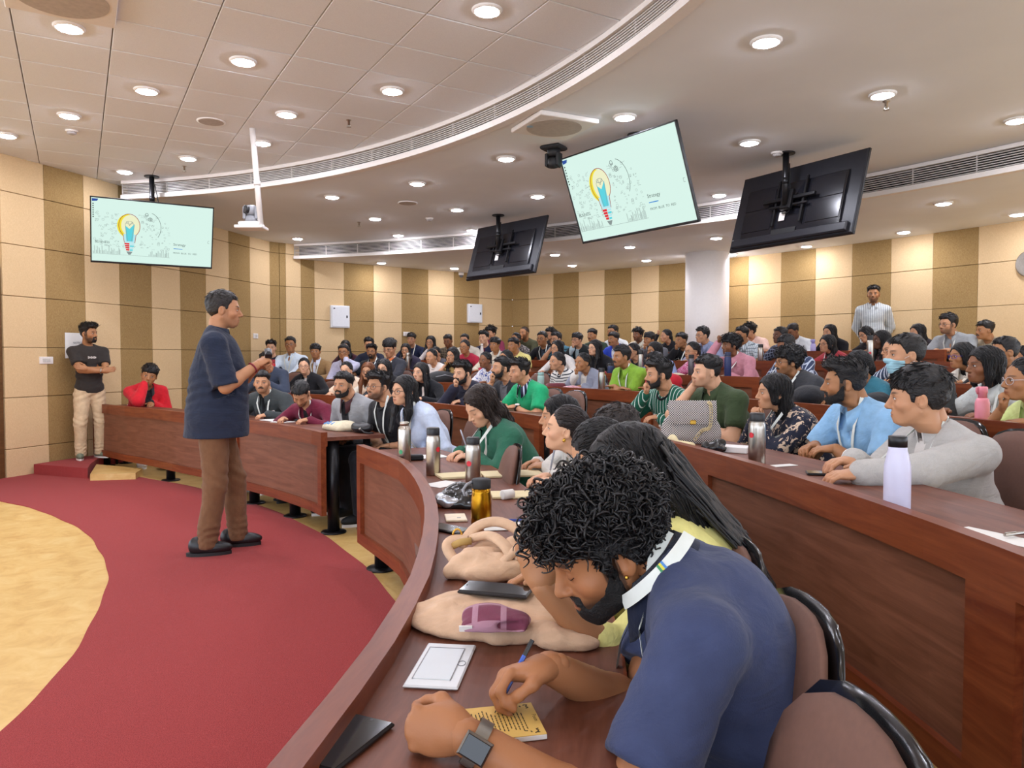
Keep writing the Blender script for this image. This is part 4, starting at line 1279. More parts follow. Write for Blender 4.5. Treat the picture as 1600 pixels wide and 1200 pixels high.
def beard_geo(kind, h=.0042):
    if kind in _beards: return _beards[kind]
    F = head_field('m')
    ax = [axis(-.09, .09, h), axis(-.05, .135, h), axis(-.155, .03, h)]
    X, Y, Z = np.meshgrid(*ax, indexing='ij'); D = F.grid(ax)
    G = np.stack([X, Y, Z], -1)
    th = {'full': .008, 'short': .0028, 'mustache': .0035, 'goatee': .005}[kind]
    n = sines(G, 190, 2)
    B = D - th * np.clip((-Z - .02) / .05, .25, 1.15) - .0018 * n
    mouth = np.sqrt((X / .024) ** 2 + ((Z + .0675) / .0105) ** 2)
    if kind == 'mustache':
        r_ = np.maximum(np.abs(X) - .030, np.abs(Z + .0525 + np.abs(X) * .18) - .0062)
        B = np.maximum(D - .004 - .001 * n, r_); B = np.maximum(B, .07 - Y)
    else:
        top = np.where(Y > .045, -.054 - .02 * np.clip((Y - .05) / .03, 0, 1) * (np.abs(X) > .03), np.interp(Y, [0, .012, .03, .05, .07], [.02, .010, -.028, -.052, -.058]))
        top = np.where((np.abs(X) < .032) & (Y > .07), -.044, top)
        B = np.maximum(B, (Z - top) * .8)
        B = np.maximum(B, (.006 - Y) * .8); B = np.maximum(B, (1 - mouth) * .010)
        B = np.maximum(B, (-.124 + (.09 - Y) * .40) - Z)
        if kind == 'goatee': B = np.maximum(B, np.abs(X) - .034)
    B = np.maximum(B, -D - .006)
    V, Q = nets(B.astype(np.float32), ax)
    _beards[kind] = raw_mesh('beard', V, Q, hair_mat('100d0d', .6), {'strand': V * 260})
    return _beards[kind]
# ---- eyes, spectacles, mask
def eye_mesh(shut=False):
    m = MB(); R = .0163; nu, nv = 12, 8
    V = []; 
    for i in range(nu + 1):
        u = -1 + 2 * i / nu
        for j in range(nv + 1):
            v = -1 + 2 * j / nv
            x = .0138 * u; z = (.0056 if v > 0 else .0042) * (1 - u * u) ** .7 * v + .0004 - .0010 * u * 0
            if shut: z = -.0045 + .0009 * v - .002 * (1 - u * u) + .003 * u * u
            V.append((x, math.sqrt(max(R * R - x * x - z * z, 1e-8)), z))
    F = []; 
    m.add(V, [], 0)
    for i in range(nu):
        for j in range(nv):
            a = i * (nv + 1) + j; q = (a, a + nv + 1, a + nv + 2, a + 1)
            c = np.mean([V[t] for t in q], 0)
            m.f.append(q[::-1]); m.sm.append(True)
            m.m.append(2 if shut else (1 if math.hypot(c[0], c[2] - .0006) < .0052 else 0))
    lash = [(.0142 * u, math.sqrt(R * R - (.0142 * u) ** 2) + .0008, (.0058 * (1 - u * u) ** .7 + .0006)) for u in np.linspace(-1, 1, 9)]
    if not shut: m.tube(lash, .0011, 5, 2)
    return m.mesh('eye', [M_EYEW, M_IRIS, M_LASH])
EYE_ME, EYE_SHUT = eye_mesh(), eye_mesh(True)
def glasses_mesh(shape, mat, name):
    m = MB()
    for s in (-1, 1):
        pts = []
        for i in range(18):
            a = 2 * math.pi * i / 18; e = 2 if shape == 'round' else 3.2
            cx, cz = math.cos(a), math.sin(a)
            k = (abs(cx) ** e + abs(cz) ** e) ** (-1 / e)
            x = s * .034 + .0245 * cx * k; z = -.004 + (.021 if shape == 'round' else .0165) * cz * k
            pts.append((x, .1015 - abs(x) ** 2 * 4.5, z))
        m.tube(pts, .0016, 5, closed=True)
        m.tube([(s * .058, .0865, .002), (s * .074, .060, .004), (s * .081, -.005, .004), (s * .081, -.018, -.010)], .0017, 5)
    m.tube([(-.010, .101, .0), (0, .104, .003), (.010, .101, 0)], .0016, 5)
    return m.mesh(name, [mat])
M_GLBLACK = plain('spectacle_black', '141314', .3); M_GLMETAL = plain('spectacle_metal', '6e6259', .25, .8); M_GLPURP = plain('spectacle_purple', '4a3fa8', .3); M_GLCLEAR = plain('spectacle_clear', 'c9bfc0', .2)
GLASSES = {'rect': glasses_mesh('rect', M_GLBLACK, 'glasses'), 'round': glasses_mesh('round', M_GLMETAL, 'glasses'), 'dark': glasses_mesh('round', M_GLBLACK, 'glasses'), 'purple': glasses_mesh('rect', M_GLPURP, 'glasses'), 'clear': glasses_mesh('round', M_GLCLEAR, 'glasses')}

# ---- cloth
def cloth(name, c, pat=None, c2='ffffff', f=40.0, front=None, fw=.05, rough=.85):
    """c2 and f describe the pattern, front/fw an inner garment that shows in an open front"""
    if name in _mats: return _mats[name]
    t = NT(name); v = t.attr('guv'); b = lin(c); b2 = lin(c2)
    sp = t.n('ShaderNodeSeparateXYZ'); t.l(v, sp.inputs[0]); x, y, z = sp.outputs
    co = t.n('ShaderNodeTexCoord').outputs['Object']
    col = t.ramp(t.noise(co, 25, 3), [(.3, mul(b, .90)), (.7, mul(b, 1.08))])
    wv = lambda s, k, th: t.math('GREATER_THAN', t.math('SINE', t.math('MULTIPLY', s, k)), th)
    if pat == 'vstripe': col = t.mix(wv(x, f, .55), col, b2)
    elif pat == 'hstripe': col = t.mix(wv(y, f, .5), col, b2)
    elif pat == 'pin': col = t.mix(wv(x, f, .86), col, b2)
    elif pat == 'check':
        g = t.math('MAXIMUM', wv(x, f, .8), wv(y, f, .8)); col = t.mix(t.math('MULTIPLY', g, .8), col, b2)
    elif pat == 'gingham':
        g = t.math('ADD', wv(x, f, 0), wv(y, f, 0)); col = t.mix(t.math('MULTIPLY', g, .5), col, b2)
    elif pat == 'floral':
        n = t.noise(v, f, 3, .6, 1.5); col = t.mix(t.math('GREATER_THAN', n, .56), col, b2)
    elif pat == 'tooth':
        n = t.math('MULTIPLY', t.math('SINE', t.math('MULTIPLY', x, f)), t.math('SINE', t.math('MULTIPLY', y, f))); col = t.mix(t.math('GREATER_THAN', n, 0.0), col, b2)
    elif pat == 'melange':
        n = t.noise(v, 300, 3); col = t.mix(n, col, b2)
    if front:
        w = t.math('ADD', t.math('MULTIPLY', y, fw * 1.1), fw * .35)
        g = t.math('MULTIPLY', t.math('LESS_THAN', t.math('ABSOLUTE', x), w), t.math('GREATER_THAN', z, .02))
        col = t.mix(g, col, lin(front))
    t.base(col); t.set(Roughness=rough); t.b.inputs['Specular IOR Level'].default_value = .2
    t.b.inputs['Sheen Weight'].default_value = .1
    h = t.math('ADD', t.math('MULTIPLY', t.noise(t.mapped(v, (9, 16, 9), (0, 0, .5)), 1.0, 3, .55, .8), 1.0), t.math('MULTIPLY', t.noise(v, 420, 1), .06))
    t.bump(h, .36, .03)
    _mats[name] = t.m; return t.m

# ---- the figure
def ik(S, W, l1, l2, hint):
    S, W, hint = (np.array(q, float) for q in (S, W, hint)); d = W - S; L = np.linalg.norm(d)
    if L > (l1 + l2) * .995: W = S + d / L * (l1 + l2) * .995; d = W - S; L = np.linalg.norm(d)
    u = d / L; a = (l1 * l1 - l2 * l2 + L * L) / (2 * L); h = math.sqrt(max(l1 * l1 - a * a, 0))
    p = hint - u * (hint @ u); p = p / max(np.linalg.norm(p), 1e-6)
    return S + u * a + p * h, W
def rotz(a): return np.array(Matrix.Rotation(a, 3, 'Z'))
def frame(y, up):
    """rotation whose local y is y and local z is nearest to up"""
    y = np.array(y, float); y = y / np.linalg.norm(y); up = np.array(up, float)
    x = np.cross(y, up); x = x / max(np.linalg.norm(x), 1e-6); z = np.cross(x, y)
    return np.stack([x, y, z], 1)
DESK_Z = .757
def arms_for(pose, J):
    """wrist target, elbow hint, hand kind, hand up-vector for the left (-x) and right (+x) arm"""
    hc = J['head']; fy = J['headR'] @ np.array([0, 1, 0]); up = np.array([0, 0, 1.0])
    z = J['dz']; b = J['fwd']
    desk = lambda s, x=.15, y=.47: (np.array([s * x, b + y, z]), (s * 1.0, -.3, -.55), 'relax', (s * .25, 0, 1), (-s * .45, 1, -.05))
    chin = lambda s, dx=.02, dz=-.135, fo=.085: (hc + fy * fo + np.array([s * dx, 0, dz]), (s * .5, .6, -1), 'fist', (-s * .6, -.6, .3), (-s * .45, -.15, .9))
    P = {
        'desk': [desk(-1), desk(1)], 'wide': [desk(-1, .26, .40), desk(1, .26, .40)],
        'clasp': [desk(-1, .07, .44), desk(1, .07, .46)],
        'fold': [(np.array([.10, b + .36, z + .015]), (-1, -.2, -.5), 'flat', (0, 0, 1), (1, .15, 0)), (np.array([-.10, b + .42, z]), (1, -.2, -.5), 'flat', (0, 0, 1), (-1, .1, 0))],
        'lap': [(np.array([-.07, .27, J['hipz'] + .10]), (-1, -.4, -.3), 'relax', (0, 0, 1), (.5, 1, 0)), (np.array([.07, .27, J['hipz'] + .10]), (1, -.4, -.3), 'relax', (0, 0, 1), (-.5, 1, 0))],
        'chinr': [desk(-1, .04, .38), chin(1)], 'chinl': [chin(-1), desk(1, .04, .38)],
        'headr': [desk(-1, .06, .38), chin(1, .075, .03, .09)], 'headl': [chin(-1, .075, .03, .09), desk(1, .06, .38)],
        'cheekl': [chin(-1, .055, -.09, .05), desk(1, .02, .36)], 'cheekr': [desk(-1, .02, .36), chin(1, .055, -.09, .05)],
        'bothchin': [chin(-1, .035, -.16, .09), chin(1, .035, -.16, .09)],
        'cross': [(np.array([.09, .20, J['hipz'] + .26]), (-1, .1, -.7), 'flat', (0, 1, .3), (1, .1, .25)), (np.array([-.09, .235, J['hipz'] + .23]), (1, .1, -.7), 'flat', (0, 1, .3), (-1, .05, .2))],
        'down': [(np.array([-.23, .03, J['hipz'] - .10]), (-.3, -1, 0), 'relax', (-1, 0, 0), (0, .15, -1)), (np.array([.23, .03, J['hipz'] - .10]), (.3, -1, 0), 'relax', (1, 0, 0), (0, .15, -1))],
        'behind': [(np.array([-.10, -.16, J['hipz'] + .02]), (-1, -.6, 0), 'relax', (0, -1, 0), (.5, 0, -1)), (np.array([.10, -.16, J['hipz'] + .02]), (1, -.6, 0), 'relax', (0, -1, 0), (-.5, 0, -1))],
    }
    return P[pose] if isinstance(pose, str) else pose(J)
_bodies = {}
def figure(sex='m', pose='desk', lean=10, hipz=.53, T=.52, hyaw=0, hpitch=0, hroll=0, sleeve='short', bulk=1.0, hs=1.0, h=.018, hh=.0055, legs='sit', neck='crew', dz=DESK_Z, fwd=0.0, jacket=False, shw=None, key=None, wr=1.0, skirt=0.0, tuck=-.03, slv=None, curve=0.0, headoff=None):
    """builds (or fetches) the body and its shirt; returns meshes and the frames that hair, eyes and badges hang on"""
    if key is not None and key in _bodies: return _bodies[key]
    f = sex == 'f'; l = math.radians(lean)
    U = np.array([0, math.sin(l), math.cos(l)]); Fv = np.array([0, math.cos(l), -math.sin(l)])
    lu = l + math.radians(curve); U2 = np.array([0, math.sin(lu), math.cos(lu)])      # upper back may bend further forward
    H = np.array([0, 0, hipz]); N = H + U * (T * .5) + U2 * (T * .5)
    F2 = np.array([0, math.cos(lu), -math.sin(lu)])
    sw = shw or ((.165 if f else .190) * bulk)
    tp = lambda x, u, y=0.0: (H + U * min(u, T * .5) + U2 * max(u - T * .5, 0)) + np.array([x, 0, 0]) + (Fv if u < T * .5 else F2) * y
    Uh = U2 * .45 + np.array([0, 0, .55]); Uh = Uh / np.linalg.norm(Uh)
    hc = N + Uh * .150 * hs + F2 * .030 if headoff is None else N + np.array([0, headoff[0], headoff[1]])
    if headoff is not None: Uh = (hc - N) / np.linalg.norm(hc - N)
    Rh = np.array(Euler((math.radians(-hpitch), math.radians(hroll), math.radians(hyaw)), 'YXZ').to_matrix()) if False else (rotz(math.radians(hyaw)) @ np.array(Matrix.Rotation(math.radians(-hpitch), 3, 'X')) @ np.array(Matrix.Rotation(math.radians(hroll), 3, 'Y')))
    J = dict(head=hc, headR=Rh, hipz=hipz, dz=dz, fwd=fwd, H=H, U=U, N=N, T=T, tp=tp)
    al = 1.0 if not f else .93
    A = arms_for(pose, J); arms = []
    for s, a in ((-1, A[0]), (1, A[1])):
        S = tp(s * sw * .96, T - .082, -.005)
        E, W = ik(S, a[0], .285 * al, .255 * al, a[1]); arms.append((s, S, E, W, a))
    ar = (.82 if f else 1.0) * (.6 + .4 * bulk)
    def torso(F, g, kk=.05):
        b = bulk
        F.ell(tp(0, .02), (.165 * b + g, .125 * b + g, .12 + g), kk)
        F.ell(tp(0, .19, .005 + .02 * max(b - 1, 0)), ((.135 if f else .150) * b + g, (.102 if f else .112) * b ** 1.5 + g, .16 + g), kk)
        F.ell(tp(0, T - .165, .004), ((.142 if f else .163) * b + g, .112 * b + g, .155 + g), kk)
        if f:
            for s in (-1, 1): F.ell(tp(s * .062, T - .17, .082), (.052 + g, .050 + g, .055 + g), .04)
        for s, S, E, W, a in arms:
            F.cap(tp(s * .06, T - .085, 0), S, .062 + g, .052 * ar + g, .05)
            F.cap(tp(s * .035, T - .01, -.025), tp(s * .12, T - .055, -.012), .036 + g, .036 + g, .035)
    # skin
    F = Field(); torso(F, -.012)
    for s, S, E, W, a in arms:
        F.cap(S, E, .050 * ar, .042 * ar, .02)
        m_ = E + (W - E) * .3
        F.cap(E, m_, .042 * ar, .041 * ar, .015); F.cap(m_, W, .041 * ar, .027 * ar * wr, .02)
    F.cap(N - U2 * .03 - F2 * .012, N + (hc - N) * .45 - F2 * .025, .055 if not f else .045, .050 if not f else .042, .03)
    if legs == 'sit_skin':
        for s in (-1, 1):
            F.cap(H + np.array([s * .085, .0, -.02]), (s * .11, .43, hipz - .02), .082, .058, .03); F.cap((s * .11, .43, hipz - .02), (s * .115, .42, .10), .055, .038, .02)
    elif legs == 'stand':
        for s in (-1, 1): F.cap(H + np.array([s * .085, .0, -.04]), (s * .10, .01, hipz * .5), .080, .055, .03); F.cap((s * .10, .01, hipz * .5), (s * .105, -.01, .09), .052, .038, .02)
    lo, hi = F.bounds(.01)
    ax = [axis(lo[i], hi[i], h * 1.12) for i in range(3)]
    V, Q = nets(F.grid(ax), ax)
    parts = [(V, Q, np.ones((len(V), 3)), np.zeros((len(V), 3)))]
    hg = head_geo(sex, hh)
    MH = np.eye(4); MH[:3, :3] = Rh * hs; MH[:3, 3] = hc
    hv = xf(MH, hg[0])
    # the neck does not turn with the head: blend the lower neck towards the trunk
    tn = np.clip((-.10 - hg[0][:, 2]) / .11, 0, 1)[:, None]
    nb = (N - U2 * .02 - F2 * .018) ; ang_ = np.arctan2(hg[0][:, 0], hg[0][:, 1] + .04)
    rn = (.056 if not f else .046) * hs
    ring = nb[None, :] + np.stack([np.sin(ang_) * rn, np.cos(ang_) * rn, 0 * ang_], 1) + (np.clip((hg[0][:, 2] + .215), 0, .2) * .5)[:, None] * Uh[None, :]
    hv = hv * (1 - tn) + ring * tn
    parts.append((hv, hg[1], hg[2], hg[3]))
    hgs = .0045 if hh < .0035 else (.0066 if hh < .005 else (.009 if hh < .008 else .012))
    wrists = []
    for s, S, E, W, a in arms:
        g = hand_geo(a[2], hgs); g = g if s < 0 else mirror(g)
        R = frame(np.array(a[4]) if len(a) > 4 else (W - E), a[3])
        M = np.eye(4); M[:3, :3] = R * (.98 if not f else .88) * hs; M[:3, 3] = W
        parts.append((xf(M, g[0]), g[1], g[2], np.zeros((len(g[0]), 3)))); wrists.append((W, R, (W - E) / np.linalg.norm(W - E)))
    n = 0; QQ = []
    for p in parts: QQ.append(p[1] + n); n += len(p[0])
    body = raw_mesh('body', np.concatenate([p[0] for p in parts]), np.concatenate(QQ), M_SKIN, {'tint': np.concatenate([p[2] for p in parts]), 'stub': np.concatenate([p[3] for p in parts])})
    # shirt
    G = Field(); g = .010 if not jacket else .020
    torso(G, g)
    for s, S, E, W, a in arms:
        if sleeve == 'short':
            e = S + (E - S) * (slv or .62); G.cap(S, e, .050 * ar + g + .006, .050 * ar + g + .010, .03)
        elif sleeve == 'half':
            e = E + (W - E) * .22; G.cap(S, E, .050 * ar + g + .004, .046 * ar + g + .006, .03); G.cap(E, e, .046 * ar + g + .005, .042 * ar + g + .006, .02)
        elif sleeve == 'long':
            e = E + (W - E) * .95; G.cap(S, E, .050 * ar + g + .004, .046 * ar + g + .003, .02); G.cap(E, e, .045 * ar + g + .003, .031 * ar + g + .002, .012)
    if skirt: G.cap(tp(0, .26, .015), tp(0, -.32, .015), .148 * bulk + skirt, .182 * bulk + skirt, .06)
    G.ell(N + U2 * .035 + F2 * .010, (.064 if not f else .056, .066, .066), .008, -1)
    if neck == 'v':
        for q in range(4): G.ell(tp(0, T + .01 - .028 * q, .10 + .008 * q), (.034 - .006 * q, .06, .03), .01, -1)
    for s, S, E, W, a in arms:                                  # open sleeve ends square
        if sleeve != 'none':
            d = (E - S) if sleeve == 'short' else (W - E); d = d / np.linalg.norm(d)
            if sleeve == 'short':
                pass
    lo, hi = G.bounds(.012)
    hs_ = h * .92
    ax = [axis(lo[i], hi[i], hs_) for i in range(3)]
    ax[2] = ax[2][ax[2] > hipz + tuck - .03] if legs != 'none' else ax[2]
    D = G.grid(ax)
    X, Y, Z = np.meshgrid(*ax, indexing='ij'); P3 = np.stack([X, Y, Z], -1)
    D = D + .0045 * sines(P3 * np.array([1, 1, .6]), 34, 5) + .0028 * np.abs(sines(P3 * np.array([1, 1, .8]), 62, 6))
    for s, S, E, W, a in arms:
        if sleeve == 'short':
            q_ = S + (E - S) * (slv or .62); q = P3 - q_; dl = (E - S) / np.linalg.norm(E - S); ax_ = q @ dl; rr_ = np.sqrt(np.maximum((q ** 2).sum(-1) - ax_ ** 2, 0)); D = np.maximum(D, np.where((rr_ < .10) & (ax_ > 0) & (ax_ < .07), ax_ - .012, -1))
        for c_, R_, A_, f_, d_ in ((E, .085, .0052, 150, (W - S)), (S + (E - S) * .18 - np.array([s * .05, 0, .06]), .10, .0045, 105, np.array([s * .8, .2, -.6])), (W, .06, .0042, 190, (W - E))):
            d_ = d_ / np.linalg.norm(d_); q = P3 - c_
            D = D + A_ * np.exp(-(q ** 2).sum(-1) / R_ ** 2) * np.sin(q @ d_ * f_ + 9 * (q @ np.array([.5, .3, .8])) + 3 * np.sin(q @ np.array([30., 50., 20.])))
    q = P3 - tp(0, T * .30, .10)
    D = D + .0042 * np.exp(-(q[..., 2] / .13) ** 2) * np.sin(q[..., 2] * 95 + 3 * np.sin(q[..., 0] * 16 + 1)) 
    D = np.maximum(D, hipz + tuck - Z)
    V, Q = nets(D.astype(np.float32), ax)
    rel = V - H
    guv = np.stack([rel[:, 0], rel @ U, rel @ Fv], 1)
    shirt = raw_mesh('shirt', V, Q, M_WHITE, {'guv': guv})
    out = dict(body=body, shirt=shirt, head=hc, headR=Rh, hs=hs, H=H, N=N, U=U2, F=F2, tp=tp, T=T, G=G, arms=arms, wrists=wrists, sex=sex, hipz=hipz, cache={})
    if key is not None: _bodies[key] = out
    return out
def surf(B, x, u, off=.004):
    """front surface point of the clothed trunk at lateral x, height u along the spine"""
    ys = np.linspace(.26, -.02, 57); Q = np.array([B['tp'](x, u, y) for y in ys]); d = B['G'].at(Q)
    i = int(np.argmax(d < off)); i = max(i, 1)
    t = (off - d[i - 1]) / (d[i] - d[i - 1] - 1e-9)
    return Q[i - 1] + (Q[i] - Q[i - 1]) * np.clip(t, 0, 1)
def lanyard_mesh(B, drop=.30):
    if 'lan' in B['cache']: return B['cache']['lan']
    T = B['T']; m = MB(); w = .0085
    low = surf(B, 0, T - drop, .008)
    for s in (-1, 1):
        pts = [B['tp'](s * .030, T + .045, -.058), B['tp'](s * .062, T + .030, -.01)]
        for t in np.linspace(0, 1, 8):
            pts.append(surf(B, s * (.062 * (1 - t) + .006), T - .045 - (drop - .045) * t, .010))
        P = [Vector(p) for p in pts]
        V = []
        for i, p in enumerate(P):
            t = (P[min(i + 1, len(P) - 1)] - P[max(i - 1, 0)]).normalized()
            nrm = Vector(B['F']) if i > 1 else Vector((s, 0, .6))
            sd = t.cross(nrm).normalized()
            V += [p - sd * w, p + sd * w]
        V2 = [v + Vector(B['F']) * .002 for v in V]
        n = len(P); A = [(q[0], i * .02, q[2]) for i, q in enumerate(V)]
        m.add(V, [(2 * i, 2 * i + 1, 2 * i + 3, 2 * i + 2) for i in range(n - 1)], 0, True)
        m.add(V2, [(2 * i, 2 * i + 1, 2 * i + 3, 2 * i + 2) for i in range(n - 1)], 0, True)
    me = m.mesh('lanyard', [M_LANY])
    b = MB(); c = B['tp'](0, T - drop - .06, 0); c = surf(B, 0, T - drop - .06, .010)
    R = Matrix(np.stack([np.array([1.0, 0, 0]), B['F'], np.cross(np.array([1.0, 0, 0]), B['F'])], 1).tolist())
    b.bbox(tuple(c), (.085, .003, .115), .001, R)
    b.bbox(tuple(c + B['F'] * .0022 + np.cross([1, 0, 0], B['F']) * .02), (.05, .002, .03), .0006, R, 1)
    B['cache']['lan'] = (me, b.mesh('badge', [M_BADGE, plain('badge_print', '5f8a63', .5)]))
    return B['cache']['lan']
M_LANY = plain('lanyard_white', 'dfe3dc', .6, var=.05); M_BADGE = plain('badge_card', 'e9ebe6', .4, var=.03)
def collar_mesh(B, kind):
    k = 'col' + kind
    if k in B['cache']: return B['cache'][k]
    T = B['T']; m = MB(); f = B['sex'] == 'f'
    r0 = .060 if not f else .052
    if kind == 'crew':
        pts = []
        for i in range(26):
            a = 2 * math.pi * i / 26; x = (r0 + .004) * math.sin(a); y = (r0 + .006) * math.cos(a) + .004
            u = T - .006 - .026 * max(math.cos(a), 0) + .020 * max(-math.cos(a), 0)
            pts.append(B['tp'](x, u, y))
        m.tube(pts, .0085, 6, closed=True)
    else:
        a0 = 20 if kind == 'polo' else (34 if kind == 'open' else 12)
        N_ = 22; rows = []
        for i in range(N_ + 1):
            a = math.radians(a0 + (360 - 2 * a0) * i / N_); c = math.cos(a); s = math.sin(a)
            e = max(0, (c - .35) / .65)
            hi_ = T + .030 - .020 * (c + 1) / 2 + (.012 if kind == 'band' else 0)
            if kind == 'band':
                rows.append([B['tp'](r0 * s, hi_, r0 * c), B['tp']((r0 + .004) * s, hi_ + .002, (r0 + .004) * c), B['tp']((r0 + .012) * s, T - .012 - .012 * (c + 1) / 2, (r0 + .014) * c)])
            else:
                lo_ = T - .008 - .030 * (c + 1) / 2 - .030 * e
                rr = r0 + .030 + .012 * e
                rows.append([B['tp'](r0 * s, hi_ - .02, r0 * c + .004), B['tp']((r0 + .006) * s, hi_ + .004, (r0 + .006) * c + .004), B['tp'](rr * s, lo_, rr * c + .006 + .022 * e), B['tp']((rr - .006) * s, lo_ - .004, (rr - .006) * c + .006 + .018 * e)])
        n = len(rows[0]); V = [p for r_ in rows for p in r_]
        m.add(V, [(i * n + j, (i + 1) * n + j, (i + 1) * n + j + 1, i * n + j + 1) for i in range(N_) for j in range(n - 1)], 0, True)
    B['cache'][k] = m.mesh('collar', [M_WHITE]); return B['cache'][k]
_legs = {}
def trousers_mesh(kind, hipz, h=.022):
    q = (kind, round(hipz, 2), h)
    if q in _legs: return _legs[q]
    F = Field()
    if kind == 'sit':
        F.ell((0, -.01, hipz + .02), (.175, .14, .12), .03)
        for s in (-1, 1):
            F.cap((s * .085, .0, hipz - .015), (s * .115, .44, hipz - .01), .098, .074, .04)
            F.cap((s * .115, .44, hipz - .01), (s * .12, .42, .10), .070, .060, .03)
    lo, hi = F.bounds(.01); ax = [axis(lo[i], hi[i], h) for i in range(3)]
    D = F.grid(ax); X, Y, Z = np.meshgrid(*ax, indexing='ij')
    D = np.maximum(D + .004 * sines(np.stack([X, Y, Z], -1), 40, 9), Z - hipz - .06)
    V, Q = nets(D.astype(np.float32), ax)
    _legs[q] = raw_mesh('trousers', V, Q, M_WHITE, {'guv': V}); return _legs[q]
def shoe_mesh():
    F = Field()
    F.ell((0, .075, .045), (.046, .125, .045), .03); F.ell((0, -.02, .065), (.042, .055, .062), .03)
    ax = [axis(-.07, .07, .008), axis(-.12, .23, .009), axis(-.01, .15, .008)]
    D = F.grid(ax); D = np.maximum(D, .012 - ax[2][None, None, :]); V, Q = nets(D.astype(np.float32), ax)
    up = raw_mesh('upper', V, Q, M_BLACK, {'guv': V})
    m = MB(); P = []
    for i in range(22):
        a = 2 * math.pi * i / 22; P.append((.050 * math.cos(a) * (1 - .12 * math.sin(a)), .055 + .148 * math.sin(a)))
    prism(m, [(a * .88, b * .95) for a, b in P], 0, .022); return up, m.mesh('sole', M_WHITE)
SHOE_UP, SHOE_SOLE = shoe_mesh()
def setmat(o, mat):
    o.material_slots[0].link = 'OBJECT'; o.material_slots[0].material = mat; return o
def dress(root, B, skin, shirt, hair='crop', hairc='120f10', eyes=True, glasses=None, beard=None, stub=0.0, collar=None, collarc=None, lanyard=False, trousers=None, legs='sit', hh=.0075, mask=False, shut=False, gloss=.42):
    """hangs body, clothes, hair and the small things on a person's root"""
    o = inst('body', B['body'], root); o.color = (*lin(skin), stub)
    s = inst('shirt', B['shirt'], root); setmat(s, shirt)
    MH = np.eye(4); MH[:3, :3] = B['headR'] * B['hs']; MH[:3, 3] = B['head']
    MH = Matrix(MH.tolist())
    if hair:
        x = inst('hair', hair if isinstance(hair, bpy.types.Mesh) else hair_geo(hair, B['sex'], hh), root); x.matrix_local = MH; setmat(x, hair_mat(hairc, gloss))
    if beard:
        x = inst('beard', beard_geo(beard), root); x.matrix_local = MH
    if eyes:
        for sd in (-1, 1):
            x = inst('eye', EYE_SHUT if shut else EYE_ME, root); x.matrix_local = MH @ Matrix.Translation((sd * .032, .0735, 0)) @ Matrix.Rotation(-sd * .12, 4, 'Z')
    if glasses:
        x = inst('glasses', GLASSES[glasses], root); x.matrix_local = MH
    if collar:
        x = inst('collar', collar_mesh(B, collar), root); setmat(x, collarc or shirt)
    if lanyard:
        a, b = lanyard_mesh(B); x = inst('lanyard', a, root); inst('badge', b, x)
    if trousers:
        t = inst('trousers', trousers_mesh(legs, .53), root, (0, 0, B['hipz'] - .53)); setmat(t, trousers)
    return root
# ------------------------------------------------------------------ the audience
SK = dict(A='d9a987', B='c4926e', C='a97750', D='87593c', E='63402c')
HT = {'crop': .016, 'fade': .024, 'quiff': .034, 'fringe': .024, 'curly': .042, 'wavy': .038, 'side': .026, 'thin': .009, 'shaved': .004, 'spiky': .040, None: 0.0}
def yaw_of(d): return math.atan2(d[1], d[0]) - math.pi / 2
PEOPLE = {}
def seat_plan(k, x, ytop, ychin, hair, d=None, T=.52, lean_max=36, floor=None, doff=0.0):
    fl = FLOORS[k] if floor is None else floor
    ht = HT.get(hair, .017); lean = 12.0; hipz = .53
    for it in range(5):
        l = math.radians(lean)
        u = np.array([math.sin(l) * .45, math.cos(l) * .45 + .55]); u /= np.linalg.norm(u)
        a = T * math.sin(l) + .15 * u[0] + .03 * math.cos(l)
        dd = ray_row(x, k, .80 - a)[1] + doff if d is None else d
        hs = min(1.05, max(.87, (ychin - ytop) * dd / FPX / (.233 + ht)))
        zc = pxd(x, ytop, dd)[2] - fl - (.118 + ht) * hs      # wanted height of the head's centre above the floor
        best = None
        for L in np.arange(4, lean_max, 1.0):
            q = math.radians(L); uu = np.array([math.sin(q) * .45, math.cos(q) * .45 + .55]); uu /= np.linalg.norm(uu)
            z = .53 + T * math.cos(q) + .15 * hs * uu[1] - .03 * math.sin(q)
            if best is None or abs(z - zc) < best[0]: best = (abs(z - zc), L, z)
        lean = best[1]; hipz = .53 + (zc - best[2])
    return dict(lean=lean, hipz=hipz, hs=hs, d=dd, fl=fl)
